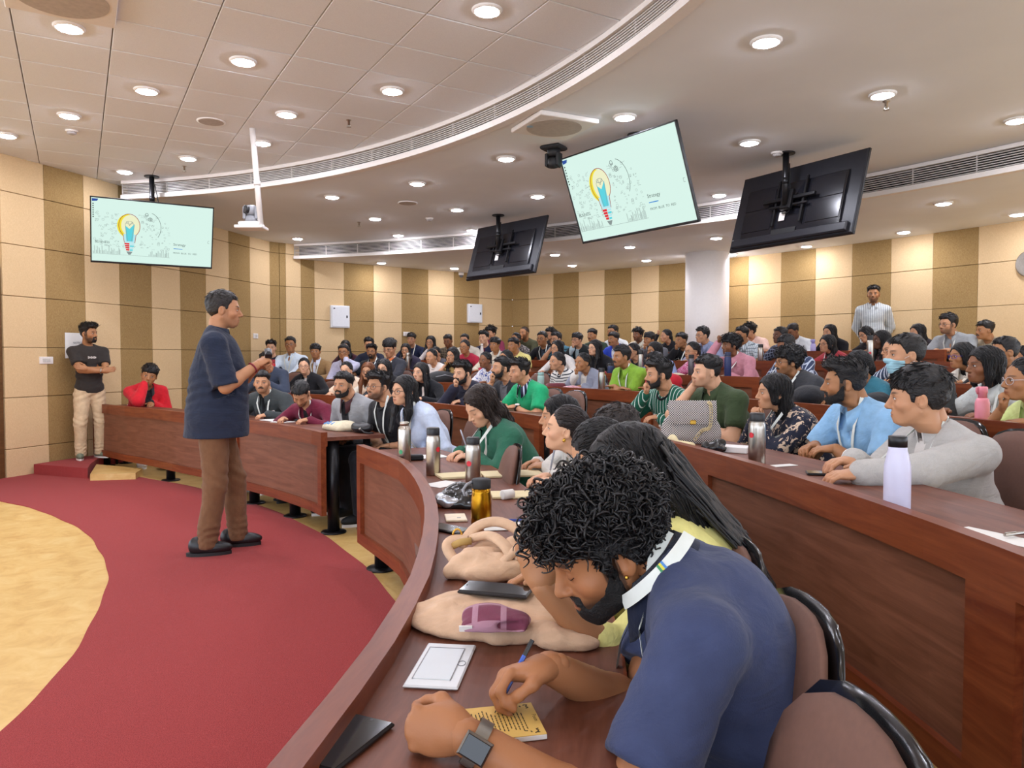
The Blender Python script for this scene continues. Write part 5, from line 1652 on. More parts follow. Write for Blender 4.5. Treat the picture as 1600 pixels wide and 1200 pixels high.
def person(k, x, ytop, ychin, g, sex, pose, hair, skin, shirt, label, body=None, sleeve='short', collar='crew', collarc=None, glasses=None, beard=None, stub=0.0, lanyard=False, hairc='120f10', pitch=0, roll=0, bulk=1.0, d=None, T=.52, q=None, shut=False, trousers='2c2d33', neck=None, dz=None, fwd=0.0, mask=False, group=None, curve=0, hz=None, cuff=None, **kw):
    P = seat_plan(k, x, ytop, ychin, hair, d, T, doff=kw.pop('doff', 0.0))
    dd = P['d']; head = np.array([(x - 800) / FPX * dd / 1.0, dd])
    camdir = math.atan2(-head[1], -head[0])
    gaze = camdir - math.radians(g)
    if body is None:
        rad = math.atan2(CY - head[1], CX - head[0])
        df = (gaze - rad + math.pi) % (2 * math.pi) - math.pi
        by = rad + df * .45
        rest = (gaze - by + math.pi) % (2 * math.pi) - math.pi
        if abs(rest) > math.radians(48): by = gaze - math.copysign(math.radians(48), rest)
    else: by = camdir - math.radians(body)
    hy = math.degrees((gaze - by + math.pi) % (2 * math.pi) - math.pi)
    far = dd > 8.5; near = dd < 4.6
    h, hh = (.029, .0092) if far else ((.0140, .0048) if near else (.0220, .0070))
    if q: h, hh = q
    dz_ = (DESK_Z if dz is None else dz)
    B = figure(sex, pose, P['lean'], P['hipz'], T, hy, pitch, roll, sleeve, bulk, P['hs'], h, hh, legs='sit', neck=neck or ('v' if collar in ('open', 'polo') else 'crew'), dz=dz_, fwd=fwd, jacket=kw.pop('jacket', False), curve=curve, wr=1.0 if sex == 'm' else .9, slv=kw.pop('slv', None))
    rz = by - math.pi / 2
    hl = B['head']; c, s = math.cos(rz), math.sin(rz)
    root = empty('person', (head[0] - (c * hl[0] - s * hl[1]), head[1] - (s * hl[0] + c * hl[1]), P['fl']), rz, label, 'person', group)
    sh = shirt if not isinstance(shirt, (tuple, list)) else cloth('cloth_%03d' % len(PEOPLE), *shirt[:1], **(shirt[1] if len(shirt) > 1 else {}))
    dress(root, B, SK.get(skin, skin), sh, hair, hairc, True, glasses, beard, stub, collar, collarc, lanyard, cloth('trousers_' + trousers, trousers), 'sit', hh=.0085 if far else (.0048 if near else .0065), shut=shut)
    if mask: mask_on(root, B)
    PEOPLE[label] = (root, B)
    root['seat'] = [float(v) for v in (head[0], head[1], P['fl'], by)]
    return root, B
M_MASK = plain('mask_blue', '9fcbd8', .8, var=.04)
def mask_on(root, B):
    F = head_field('m'); h = .005
    ax = [axis(-.09, .09, h), axis(.0, .14, h), axis(-.13, .0, h)]
    D = F.grid(ax) - .006; X, Y, Z = np.meshgrid(*ax, indexing='ij')
    D = np.maximum(D, Z + .018 + np.abs(X) * .25); D = np.maximum(D, -(Z + .112)); D = np.maximum(D, .030 - Y)
    V, Q = nets((D + .0012 * np.sin(Z * 420)).astype(np.float32), ax)
    me = raw_mesh('mask', V, Q, M_MASK, {'guv': V})
    MH = np.eye(4); MH[:3, :3] = B['headR'] * B['hs']; MH[:3, 3] = B['head']; MH = Matrix(MH.tolist())
    o = inst('mask', me, root); o.matrix_local = MH
    m = MB()
    for s in (-1, 1):
        m.tube([(s * .058, .060, -.034), (s * .074, .02, -.012), (s * .084, -.02, .012)], .0012, 4)
        m.tube([(s * .050, .055, -.088), (s * .068, .02, -.062), (s * .084, -.02, -.034)], .0012, 4)
    o2 = m.build('ear_loop', M_WHITE, root); o2.matrix_local = MH
col = lambda c, **k: (c, k)
p = person
# --- front row, far desk
p(1, 233, 567, 603, 2, 'm', 'cheekr', 'fringe', 'C', col('c9202c', front='2a2b2e', fw=.05), 'boy in red tracksuit jacket propping his cheek on his fist at front desk', sleeve='long', collar='polo', collarc=cloth('collar_dark', '2b2c30'), roll=-14, jacket=True, body=-20, pitch=8)
p(1, 409, 578, 614, 8, 'm', 'desk', 'fade', 'B', col('3a3f40', front='1e1f22', fw=.025), 'man with moustache in charcoal zip jacket and lanyard at front desk', sleeve='long', collar='polo', beard='mustache', stub=.3, lanyard=True, jacket=True)
p(1, 470, 587, 622, 14, 'm', 'desk', 'fade', 'B', col('6b1f35', front='222024', fw=.03), 'man in maroon sweater bowing his head over the front desk', sleeve='long', collar='open', stub=.7, lanyard=True, pitch=42, shut=True, curve=12)
p(1, 536, 580, 616, 32, 'm', 'lap', 'fade', 'B', col('96979a', front='1c1c20', fw=.055), 'bearded man in light grey jacket over black shirt in front row', sleeve='long', collar='polo', collarc=cloth('collar_maroon', '4b2a2e'), beard='short', stub=.6, pitch=-4, jacket=True)
p(1, 590, 578, 618, 44, 'm', 'lap', 'quiff', 'B', col('1b1b1f'), 'man in black T-shirt with spectacles and white lanyard in front row', glasses='round', stub=.85, lanyard=True, pitch=-4)
p(1, 631, 585, 625, 52, 'f', 'lap', 'longf', 'A', col('b3c4e2', pat='melange', c2='dbe4f2'), 'long-haired woman in pale blue shirt and spectacles at end of front row', trousers='53657f', sleeve='long', collar='open', glasses='dark', lanyard=True)
# --- front row, near desk
p(1, 752, 600, 664, 58, 'f', 'clasp', 'wavylong', 'A', col('2f6650', front='d9d6cf', fw=.02), 'woman with long brown hair in green jacket writing behind steel bottles', sleeve='long', collar='open', hairc='2a1a12', pitch=30, shut=True, d=4.25, lanyard=True, jacket=True)
p(1, 874, 615, 683, 84, 'f', 'clasp', 'bob', 'B', col('e2dfd8'), 'woman with dark bob behind the ponytail woman at front desk', d=3.85, sleeve='long')
p(1, 884, 631, 704, 92, 'f', 'clasp', 'pony', 'A', col('e6e2d8', pat='floral', c2='8d8f8c', f=30), 'woman with purple hair tie and gold earring clasping a pen at front desk', sleeve='short', hairc='241814', d=3.35, pitch=-6, collar='open', fwd=-.02)
p(1, 962, 630, 712, 92, 'm', 'clasp', 'crop', 'B', col('3c4450'), 'man with cropped brown hair behind the two dark-haired women', hairc='241a15', d=2.85, pitch=12)
p(1, 938, 652, 760, 100, 'f', 'clasp', 'tied', 'B', col('d8cfc0'), 'woman with tied dark hair bending forward beside long-haired woman', d=2.30, pitch=30, shut=True)
# --- second row, far side
p(2, 381, 579, 607, 4, 'm', 'chinr', 'crop', 'B', col('26282c'), 'man in dark jacket half hidden behind the speaker forearm', sleeve='long')
p(2, 475, 558, 584, 6, 'f', 'desk', 'tied', 'A', col('1d1d20', front='d8d2cc', fw=.02), 'woman in black blazer with spectacles in second row', sleeve='long', collar='open', glasses='round')
p(2, 541, 564, 588, 22, 'f', 'desk', 'tied', 'A', col('ecd3b8'), 'woman in pale peach blouse behind the man in grey jacket')
p(2, 575, 565, 589, 20, 'f', 'desk', 'longf', 'B', col('e9e2d2'), 'woman with orange-tipped hair and spectacles in second row', glasses='rect', hairc='7a4520', sleeve='long', doff=0.12)
p(2, 600, 560, 585, 26, 'f', 'desk', 'longf', 'A', col('2a2a2e'), 'dark-haired woman with spectacles behind the man in black T-shirt', glasses='dark', sleeve='long', doff=-0.12)
p(2, 657, 565, 592, 38, 'f', 'desk', 'long', 'A', col('1d1e22', front='e2d6cc', fw=.018), 'woman with straight black hair in black blazer in second row', sleeve='long', collar='open')
p(2, 722, 562, 601, 42, 'm', 'chinr', 'quiff', 'A', col('2b2c3c'), 'bearded man in navy jacket with steel watch and fist at mouth', sleeve='long', beard='full', stub=.7, bulk=1.06, jacket=True)
p(2, 783, 556, 593, 62, 'm', 'chinr', 'fade', 'B', col('2a2b2f', front='6c6d72', fw=.07), 'man in black and grey top resting chin on fist beside green polo', sleeve='half', stub=.95, beard='short', pitch=-8, doff=0.2)
p(2, 811, 558, 599, 58, 'm', 'clasp', 'quiff', 'B', col('22a06a'), 'man in bright green polo with a wristwatch at the desk end', collar='polo', collarc=cloth('collar_navy', '20243a', pat='hstripe', c2='c9cfe6', f=260), stub=.25)
# --- second row, near side
p(2, 1029, 558, 604, 70, 'm', 'chinr', 'quiff', 'B', col('1d5a47', pat='pin', c2='cfe0d6', f=210), 'bearded man in green pinstriped jersey with fist at his mouth', sleeve='long', collarc=cloth('collar_black', '17181b'), beard='short', stub=.9, bulk=1.04, d=5.4, body=48)
p(2, 1104, 553, 603, 66, 'm', 'cheekr', 'fade', 'A', col('3c4a30'), 'man in olive polo resting his cheek on his thumb behind checked bag', collar='open', stub=.3, bulk=1.05, d=5.0, body=52)
p(2, 1209, 582, 641, 72, 'f', 'bothchin', 'half', 'B', col('252838', pat='floral', c2='d8bfa6', f=20), 'woman in dark floral dress with chin on her folded hands', sleeve='long', lanyard=True, d=4.3, collar=None)
p(2, 1319, 556, 628, 82, 'm', 'clasp', 'quiff', 'C', col('8fbbe0'), 'man in light blue polo with printed lanyard leaning on second-row desk', collar='polo', stub=1.0, beard='short', lanyard=True, bulk=1.10, d=3.55, body=58)
p(2, 1705, 660, 770, 80, 'f', 'lap', 'long', 'B', col('d96a78'), 'person in pink top cut off by the right edge', sleeve='long', d=2.55)
# --- third row
p(3, 377, 533, 557, 4, 'm', 'desk', 'fringe', 'C', col('1f2024'), 'boy with spectacles and lanyard at left end of third row', glasses='rect', lanyard=True, sleeve='long')
p(3, 415, 549, 575, 2, 'm', 'clasp', 'crop', 'C', col('3b4354'), 'man in slate blue sweater behind the speaker raised hand', sleeve='long', d=9.3)
p(3, 424, 530, 554, 8, 'm', 'desk', 'quiff', 'A', col('1f2536'), 'young man in navy sweater with red bottle before him', sleeve='long')
p(3, 454, 525, 550, 12, 'm', 'desk', 'crop', 'C', col('c3d6e6', pat='gingham', c2='dfe9f2', f=300), 'heavy-set man in pale blue shirt with spectacles and badge', glasses='rect', lanyard=True, sleeve='long', collar='polo', bulk=1.14)
p(3, 493, 536, 560, 10, 'm', 'desk', 'fringe', 'C', col('9a7a52', front='cfd4e2', fw=.03), 'boy in tan sweater over pale collar in third row', sleeve='long', collar='polo', collarc=cloth('collar_pale', 'cfd4e2'), lanyard=True)
p(3, 537, 537, 562, 14, 'm', 'cheekl', 'crop', 'C', col('c9c8de'), 'man in lavender shirt and spectacles propping his chin on hand', glasses='rect', sleeve='long', collar='polo')
p(3, 581, 536, 560, 16, 'm', 'desk', 'quiff', 'C', col('202226'), 'bearded man with spectacles in black shirt in third row', glasses='round', beard='goatee', stub=.8, lanyard=True, doff=0.15)
p(3, 609, 528, 557, 30, 'm', 'desk', 'fringe', 'B', col('34363e', front='1f2023', fw=.03), 'boy in dark jacket with orange hood lining looking down', glasses='rect', sleeve='long', collar='polo', collarc=cloth('collar_orange', 'd9702a'), pitch=18, lanyard=True, jacket=True, doff=-0.18)
p(3, 674, 544, 569, 32, 'f', 'desk', 'tied', 'B', col('e6ddd6'), 'woman in white blouse with tied hair beside black backpack')
p(3, 707, 542, 567, 34, 'f', 'cheekr', 'wavylong', 'B', col('c9a868', pat='floral', c2='5c3d22', f=34), 'wavy-haired woman in mustard print with gold bangle above the backpack', glasses='round')
p(3, 758, 549, 574, 40, 'f', 'clasp', 'tied', 'D', col('e8e9ee', pat='floral', c2='2d4aa0', f=26), 'woman in blue and white print top with clasped hands', doff=0.12)
p(3, 790, 546, 571, 46, 'f', 'desk', 'tied', 'C', col('57504e'), 'dark-haired woman half hidden behind the man in green polo', doff=-0.12)
p(3, 870, 549, 575, 54, 'f', 'lap', 'tied', 'B', col('e4e2dc', pat='hstripe', c2='3a3c44', f=230), 'woman in white striped T-shirt behind pale green bottle')
p(3, 910, 550, 578, 46, 'f', 'chinr', 'tied', 'C', col('8a8e9c', front='d8d4cc', fw=.05), 'girl in grey hoodie with hand at her chin', sleeve='long', jacket=True)
p(3, 971, 539, 571, 58, 'm', 'fold', 'side', 'C', col('86b03c'), 'man with moustache in lime green polo and white lanyard', collar='polo', beard='mustache', stub=.2, lanyard=True, bulk=1.05)
p(3, 1022, 549, 578, 62, 'm', 'fold', 'crop', 'C', col('b02330'), 'man in red T-shirt half hidden behind pinstriped jersey')
p(3, 1231, 538, 578, 66, 'm', 'clasp', 'curly', 'C', col('3b3c40'), 'curly-haired man with spectacles in dark grey jacket', glasses='round', sleeve='long', collar='polo', stub=.5, beard='mustache', lanyard=True, jacket=True)
p(3, 1338, 546, 584, 75, 'f', 'desk', 'tied', 'C', col('2f6a7c', pat='melange', c2='3f7f92'), 'person in teal knit sweater behind man in blue polo', sleeve='long')
p(3, 1414, 520, 586, 66, 'm', 'desk', 'crop', 'B', col('2e302f'), 'man wearing pale blue face mask in dark shirt', sleeve='long', collar='polo', mask=True, bulk=1.05, hairc='17120f')
p(3, 1538, 539, 591, 58, 'f', 'desk', 'bob', 'D', col('b9bebb', pat='melange', c2='d2d5d1'), 'short-haired woman in pale grey polo behind pink bottle', collar='polo', lanyard=True, bulk=1.05)
p(3, 1601, 556, 606, 62, 'f', 'chinr', 'tied', 'C', col('cdd98e'), 'woman in lime top with clear spectacles at right edge', glasses='clear', collar='open', doff=-0.35)
# --- fourth row
p(4, 540, 531, 552, 10, 'f', 'desk', 'longf', 'B', col('4a2a34'), 'woman in maroon behind man in lavender shirt', sleeve='long')
p(4, 577, 527, 549, 10, 'm', 'desk', 'side', 'B', col('22283a'), 'boy in dark navy jacket behind the bearded man in black', sleeve='long')
p(4, 634, 536, 556, 16, 'f', 'chinr', 'longf', 'B', col('3a3648'), 'woman with spectacles and dark top drinking from steel bottle', glasses='dark', sleeve='long')
p(4, 681, 541, 561, 24, 'f', 'desk', 'bun', 'B', col('57565c'), 'person with dark bun hidden behind woman in white blouse')
p(4, 726, 530, 553, 26, 'f', 'desk', 'tied', 'C', col('a8283e'), 'woman in crimson cardigan and spectacles', glasses='dark', sleeve='long')
p(4, 773, 526, 548, 30, 'm', 'desk', 'fringe', 'C', col('d8cdb8'), 'boy in cream shirt with lanyard left of yellow shirt', lanyard=True, sleeve='long')
p(4, 802, 527, 549, 40, 'm', 'desk', 'fade', 'C', col('e6da8a'), 'boy in pale yellow shirt', sleeve='short')
p(4, 870, 531, 551, 42, 'f', 'desk', 'half', 'B', col('dcd6d0'), 'woman with spectacles and white lace top in fourth row', glasses='round', sleeve='long')
p(4, 929, 530, 554, 48, 'f', 'desk', 'longf', 'A', col('1c1c20'), 'woman in black top with red scarf and spectacles', glasses='round', sleeve='long')
p(4, 988, 535, 559, 54, 'f', 'desk', 'tied', 'B', col('1f2023'), 'woman in black behind the steel bottle of the fourth row', glasses='round', sleeve='long', doff=0.14)
p(4, 1022, 533, 556, 50, 'f', 'desk', 'longf', 'C', col('8ca0c8'), 'woman with spectacles in pale blue behind red T-shirt', glasses='dark', sleeve='long', doff=-0.12)
p(4, 1081, 533, 557, 50, 'f', 'desk', 'tied', 'B', col('d8608f', pat='floral', c2='efd3dc', f=60), 'woman in pink print top with spectacles', glasses='round')
p(4, 1141, 520, 553, 60, 'm', 'headr', 'curly', 'D', col('c98a96'), 'man in pink shirt shading his eyes with one hand', sleeve='long', collar='polo', lanyard=True, stub=.5)
p(4, 1228, 522, 546, 58, 'm', 'clasp', 'crop', 'D', col('3a4560', pat='check', c2='c9d2e0', f=150), 'man in blue windowpane check shirt leaning down', sleeve='long', pitch=20, lanyard=True)
p(4, 1395, 526, 562, 62, 'f', 'desk', 'tied', 'B', col('3d4a60', pat='vstripe', c2='cfd8e4', f=210), 'girl with spectacles in blue striped shirt', glasses='round', collar='open', lanyard=True)
p(4, 1502, 534, 568, 56, 'f', 'desk', 'half', 'C', col('d8cfc0', front='e8e0d2', fw=.02), 'woman with purple spectacles in cream shirt', glasses='purple', collar='open', sleeve='long', doff=0.16)
p(4, 1568, 525, 566, 60, 'm', 'desk', 'crop', 'C', col('222327'), 'person in black jacket behind short-haired woman', sleeve='long', glasses='round', jacket=True, doff=-0.12)
# --- fifth row
p(5, 598, 510, 531, 4, 'm', 'desk', 'fade', 'C', col('27405a'), 'tall man in teal blue shirt with lanyard against back wall', lanyard=True, stub=.8, collar='polo', T=.56)
p(5, 643, 519, 539, 16, 'm', 'desk', 'fringe', 'B', col('1f2742'), 'boy with spectacles in navy jacket below small switch plate', glasses='rect', sleeve='long', lanyard=True)
p(5, 673, 524, 545, 20, 'f', 'chinr', 'longf', 'B', col('e2dcda'), 'woman with spectacles and white sleeves, hand on chin', glasses='round', sleeve='long', doff=0.14)
p(5, 700, 522, 542, 20, 'm', 'desk', 'crop', 'D', col('4a4238', pat='check', c2='8c7f68', f=160), 'boy in brown check shirt looking down', pitch=15, doff=0.0)
p(5, 726, 521, 541, 20, 'm', 'desk', 'crop', 'B', col('d9d2c2'), 'boy in cream top hidden behind crimson cardigan', sleeve='long', doff=-0.16)
p(5, 756, 516, 538, 30, 'm', 'desk', 'side', 'A', col('252a44', front='6d2434', fw=.03), 'boy in navy blazer behind small white bottle', sleeve='long')
p(5, 806, 519, 540, 36, 'f', 'chinr', 'tied', 'C', col('3a3436', pat='floral', c2='d8d2cc', f=50), 'woman in black and white print beside the bald man', sleeve='long')
p(5, 847, 517, 540, 30, 'm', 'desk', 'crop', 'C', col('1c1d22', front='3a4250', fw=.03), 'boy with spectacles in black suit jacket and lanyard', glasses='rect', sleeve='long', lanyard=True, doff=0.12)
p(5, 869, 518, 540, 42, 'm', 'chinr', 'side', 'B', col('4f7f90', pat='hstripe', c2='1f3040', f=170), 'boy in teal striped shirt with spectacles', glasses='dark', sleeve='short', doff=-0.12)
p(5, 901, 519, 541, 40, 'm', 'chinr', 'fringe', 'B', col('25292a', front='a9bcc0', fw=.04), 'boy with spectacles in open black jacket, fist at his mouth', glasses='rect', sleeve='long', jacket=True)
p(5, 958, 518, 540, 46, 'm', 'desk', 'fade', 'C', col('2b46b4', front='e2e4ea', fw=.05), 'man with moustache in royal blue jacket over white', sleeve='long', beard='mustache', jacket=True)
p(5, 1014, 518, 539, 44, 'm', 'chinr', 'fringe', 'C', col('6b6c72'), 'boy with fringe and hand before his mouth', sleeve='long')
p(5, 1064, 519, 540, 46, 'm', 'chinr', 'fade', 'C', col('1b1c1f'), 'boy in black hoodie resting chin on his hand', sleeve='long', jacket=True, lanyard=True, doff=0.1)
p(5, 1097, 510, 536, 56, 'm', 'desk', 'side', 'B', col('8a93b0', front='3b3f4c', fw=.02), 'man with spectacles in grey-blue shirt before white column', glasses='rect', sleeve='long', collar='polo', doff=-0.18)
p(5, 1158, 509, 533, 52, 'm', 'desk', 'fade', 'C', col('cfd8dc', pat='check', c2='4a5a68', f=200), 'man in white and grey check shirt behind pink shirt', sleeve='short', collar='polo')
p(5, 1218, 510, 534, 52, 'm', 'desk', 'crop', 'E', col('2a2c3a', pat='check', c2='8d93a6', f=200), 'man in dark check shirt beside steel bottle', sleeve='long', collar='polo', lanyard=True)
p(5, 1292, 522, 547, 52, 'f', 'desk', 'half', 'B', col('b8444c'), 'woman in coral red cardigan with spectacles and lanyard', glasses='round', sleeve='long', lanyard=True, collar='open')
p(5, 1376, 515, 546, 60, 'f', 'desk', 'longf', 'E', col('3c3034', pat='floral', c2='c79a96', f=40), 'dark-skinned woman in dusky floral blouse', sleeve='long')
p(5, 1597, 540, 570, 62, 'm', 'chinr', 'crop', 'C', col('3a2c30'), 'person in dark top with raised hand at the right edge, behind black jacket', sleeve='long')
# --- last row
p(6, 767, 508, 530, 40, 'm', 'desk', 'wavy', 'B', col('7d2f48'), 'boy in maroon jacket leaning forward at back corner', sleeve='long', jacket=True, pitch=8)
p(6, 819, 510, 530, 40, 'm', 'chinr', 'shaved', 'C', col('4a4a34'), 'bald man in olive jacket with hand at mouth', sleeve='long', stub=.7, jacket=True, hairc='2a1d16')
p(6, 860, 511, 531, 44, 'm', 'desk', 'wavy', 'B', col('202125'), 'young man in black in last row behind the suit jacket', sleeve='long')
p(6, 925, 513, 534, 34, 'm', 'desk', 'fade', 'C', col('3a4a3c'), 'man with moustache in dark green in last row', sleeve='long', beard='mustache')
p(6, 957, 507, 529, 40, 'm', 'desk', 'crop', 'C', col('dfe3e4'), 'man in white shirt hidden behind royal blue jacket', sleeve='long')
p(6, 996, 511, 533, 34, 'm', 'desk', 'wavy', 'D', col('e0dac6'), 'wavy-haired man in cream shirt in last row', sleeve='short', collar='polo', stub=.5)
p(6, 1040, 514, 535, 60, 'f', 'headr', 'tail', 'B', col('1d1d21'), 'woman in black with hand on her forehead', sleeve='long')
p(6, 1170, 503, 527, 56, 'm', 'desk', 'wavy', 'B', col('edc8b8'), 'boy in peach T-shirt in last row right of column')
p(6, 1238, 505, 528, 44, 'm', 'desk', 'crop', 'D', col('e4e8ea'), 'man in white shirt looking down in last row', sleeve='long', collar='polo', pitch=24)
p(6, 1295, 506, 530, 40, 'f', 'chinr', 'longf', 'B', col('1e1e22'), 'woman with black hair and black top beside lilac bottle', sleeve='long')
p(6, 1352, 509, 533, 54, 'f', 'desk', 'half', 'B', col('221e22'), 'woman in black with spectacles leaning aside below standing man', glasses='rect', sleeve='long', roll=18, pitch=15)
p(6, 1432, 505, 531, 52, 'f', 'desk', 'longf', 'B', col('3a3236'), 'woman with long black hair in last row behind the mask', sleeve='long', doff=0.15)
p(6, 1480, 489, 522, 46, 'm', 'clasp', 'side', 'B', col('9ea2a4'), 'big man with spectacles in grey polo at last-row desk end', glasses='rect', collar='open', lanyard=True, bulk=1.12, stub=.7, doff=-0.12)
p(6, 1537, 500, 530, 56, 'm', 'desk', 'fade', 'C', col('b9a88c'), 'man with thin moustache in beige at right of last row', beard='mustache', sleeve='long')
print('people', len(PEOPLE))
# ------------------------------------------------------------------ three people standing
def stand(x, ytop, fl, plan, g, body, sex, pose, hair, skin, shirt, label, hgt=None, sleeve='short', trousers='6a4a35', tuck=-.02, feet=((-.105, .0), (.105, .0)), lean=2, q=(.014, .0042), shoe=M_BLACK, sole=M_BLKMATTE, toe=0.0, **kw):
    ht = HT.get(hair, .017)
    nat = .90 + .56 * math.cos(math.radians(lean)) + .15 + .118 + ht
    want = pxd(x, ytop, plan[1])[2] - fl
    sc = want / nat
    cam_ = math.atan2(-plan[1], -plan[0]); gz = cam_ - math.radians(g); by = cam_ - math.radians(body)
    hy = math.degrees((gz - by + math.pi) % (2 * math.pi) - math.pi)
    B = figure(sex, pose, lean, .90, .56, hy, kw.pop('pitch', 0), kw.pop('roll', 0), sleeve, kw.pop('bulk', 1.0), 1.0, q[0], q[1], legs='none', jacket=kw.pop('jacket', True), tuck=tuck, neck=kw.pop('neck', 'crew'), skirt=kw.pop('skirt', 0.0), slv=kw.pop('slv', None))
    root = empty('person', (plan[0], plan[1], fl), by - math.pi / 2, label, 'person'); root.scale = (sc,) * 3
    dress(root, B, SK.get(skin, skin), shirt, hair, hh=.0045, **kw)
    F = Field()
    F.ell((0, -.01, .90), (.165, .125, .12), .03)
    for s, (fx, fy) in zip((-1, 1), feet):
        hipp = np.array([s * .088, -.005, .84]); kn = np.array([fx * .98 + s * .004, fy * .55 + .025, .47]); an = np.array([fx, fy - .02, .075])
        F.cap(hipp, kn, .102, .074, .03); F.cap(kn, an, .074, .066, .03)
    lo, hi = F.bounds(.01); ax = [axis(lo[i], hi[i], .013) for i in range(3)]
    X, Y, Z = np.meshgrid(*ax, indexing='ij'); P3 = np.stack([X, Y, Z], -1)
    D = F.grid(ax) + .006 * sines(P3 * np.array([1, 1, 1.3]), 30, 12) + .003 * sines(P3, 75, 13) + .006 * np.exp(-((Z - .13) / .09) ** 2) * np.sin(Z * 140 + 4 * np.sin(X * 30 + Y * 22)) + .005 * np.exp(-((Z - .50) / .10) ** 2) * np.sin(Z * 90 + 60 * Y) + .006 * np.exp(-((Z - .82) / .07) ** 2) * np.sin(Z * 80 + 40 * X)
    D = np.maximum(D, Z - .98); D = np.maximum(D, .045 - Z)
    V, Q = nets(D.astype(np.float32), ax)
    inst('trousers', raw_mesh('trousers', V, Q, cloth('trousers_' + trousers, trousers), {'guv': V}), root)
    for s, (fx, fy) in zip((-1, 1), feet):
        sh = inst('shoe', SHOE_UP, root, (fx, fy - .06, 0), (0, 0, -s * toe)); setmat(sh, shoe)
        so = inst('sole', SHOE_SOLE, sh); setmat(so, sole)
    return root, B
def speaker_pose(J):
    return [(np.array([-.03, .27, 1.235]), (-.8, -.3, -1), 'grip', (-.5, 0, .9), (.35, 1, .15)),
            (np.array([.13, .275, 1.245]), (.5, -.75, -.9), 'fist', (.55, -.3, .8), (-.25, .8, .5))]
sp = px(339, 862, 0)
SPK, SB = stand(355, 452, .007, sp, -86, -84, 'm', speaker_pose, 'crop', 'b98560', cloth('speaker_shirt', '232a3b', pat='hstripe', c2='2a3246', f=900), 'speaker in dark navy shirt and brown trousers standing on the red carpet', sleeve='short', slv=.93, trousers='76543b', tuck=-.13, skirt=.02, feet=((-.10, .145), (.10, -.03)), lean=3, hairc='1a1310', collar='band', stub=.25, bulk=1.10, pitch=2, q=(.010, .0032))
m = MB(); W_, R_, dW = SB['wrists'][1]
fr = frame(dW, (0, 0, 1)); ring = [W_ - dW * .035 + fr[:, 0] * .034 * math.cos(a) + fr[:, 2] * .034 * math.sin(a) for a in np.linspace(0, 2 * math.pi, 21)[:-1]]
m.tube(ring, .0055, 6, closed=True); m.build('bracelet', plain('red_thread', '7d2030', .8), SPK)
M_ = SPK.matrix_basis
hp = Vector(W_ + np.array([-.02, .07, .075]))
ck = empty('clicker', SPK.matrix_basis @ hp, 0.4, 'small black clicker held up in the speaker hand', 'clicker')
MB().bbox((0, 0, 0), (.045, .075, .055), .015, Matrix.Rotation(.5, 3, 'X')).build('body', M_BLACK, ck)
MB().lathe([(.018, 0), (.02, .02), (.012, .035)], (.0, .045, -.035), 14, Matrix.Rotation(-.7, 3, 'X')).build('button_end', M_BLKMATTE, ck)
lp = px(142, 716, .12)
LM, LB = stand(141, 503, .12, lp, -52, -18, 'm', 'cross', 'quiff', 'C', cloth('tee_charcoal', '35302d'), 'man in dark T-shirt with crossed arms leaning by the striped left wall', trousers='cdb491', tuck=-.06, feet=((-.11, .02), (.13, .06)), lean=-2, stub=.9, beard='goatee', jacket=False, shoe=plain('shoe_sage', '6f7a66', .7), sole=M_WHITE, collar='crew', toe=.25)
m = MB()
for i in range(9):
    c = surf(LB, -.045 + .011 * i, .40, .004); m.box(tuple(c), (.006, .003, .018 + .008 * (i % 3)), None)
m.build('print', M_WHITE, LM)
m = MB(); W_, R_, dW = LB['wrists'][1]; fr = frame(dW, (0, 0, 1))
m.tube([W_ - dW * .03 + fr[:, 0] * .033 * math.cos(a) + fr[:, 2] * .033 * math.sin(a) for a in np.linspace(0, 2 * math.pi, 17)[:-1]], .008, 6, closed=True); m.build('wristband', M_STEEL, LM)
rp = ray_row(1363, 6, 1.42)
stand(1363, 445, .64, rp, 4, 2, 'm', 'behind', 'fade', 'C', cloth('striped_shirt', 'd3d7d8', pat='vstripe', c2='7d858c', f=260), 'man in grey striped shirt standing against the right back wall', sleeve='long', trousers='3a3d44', stub=.7, collar='polo', bulk=.92, q=(.018, .0055))

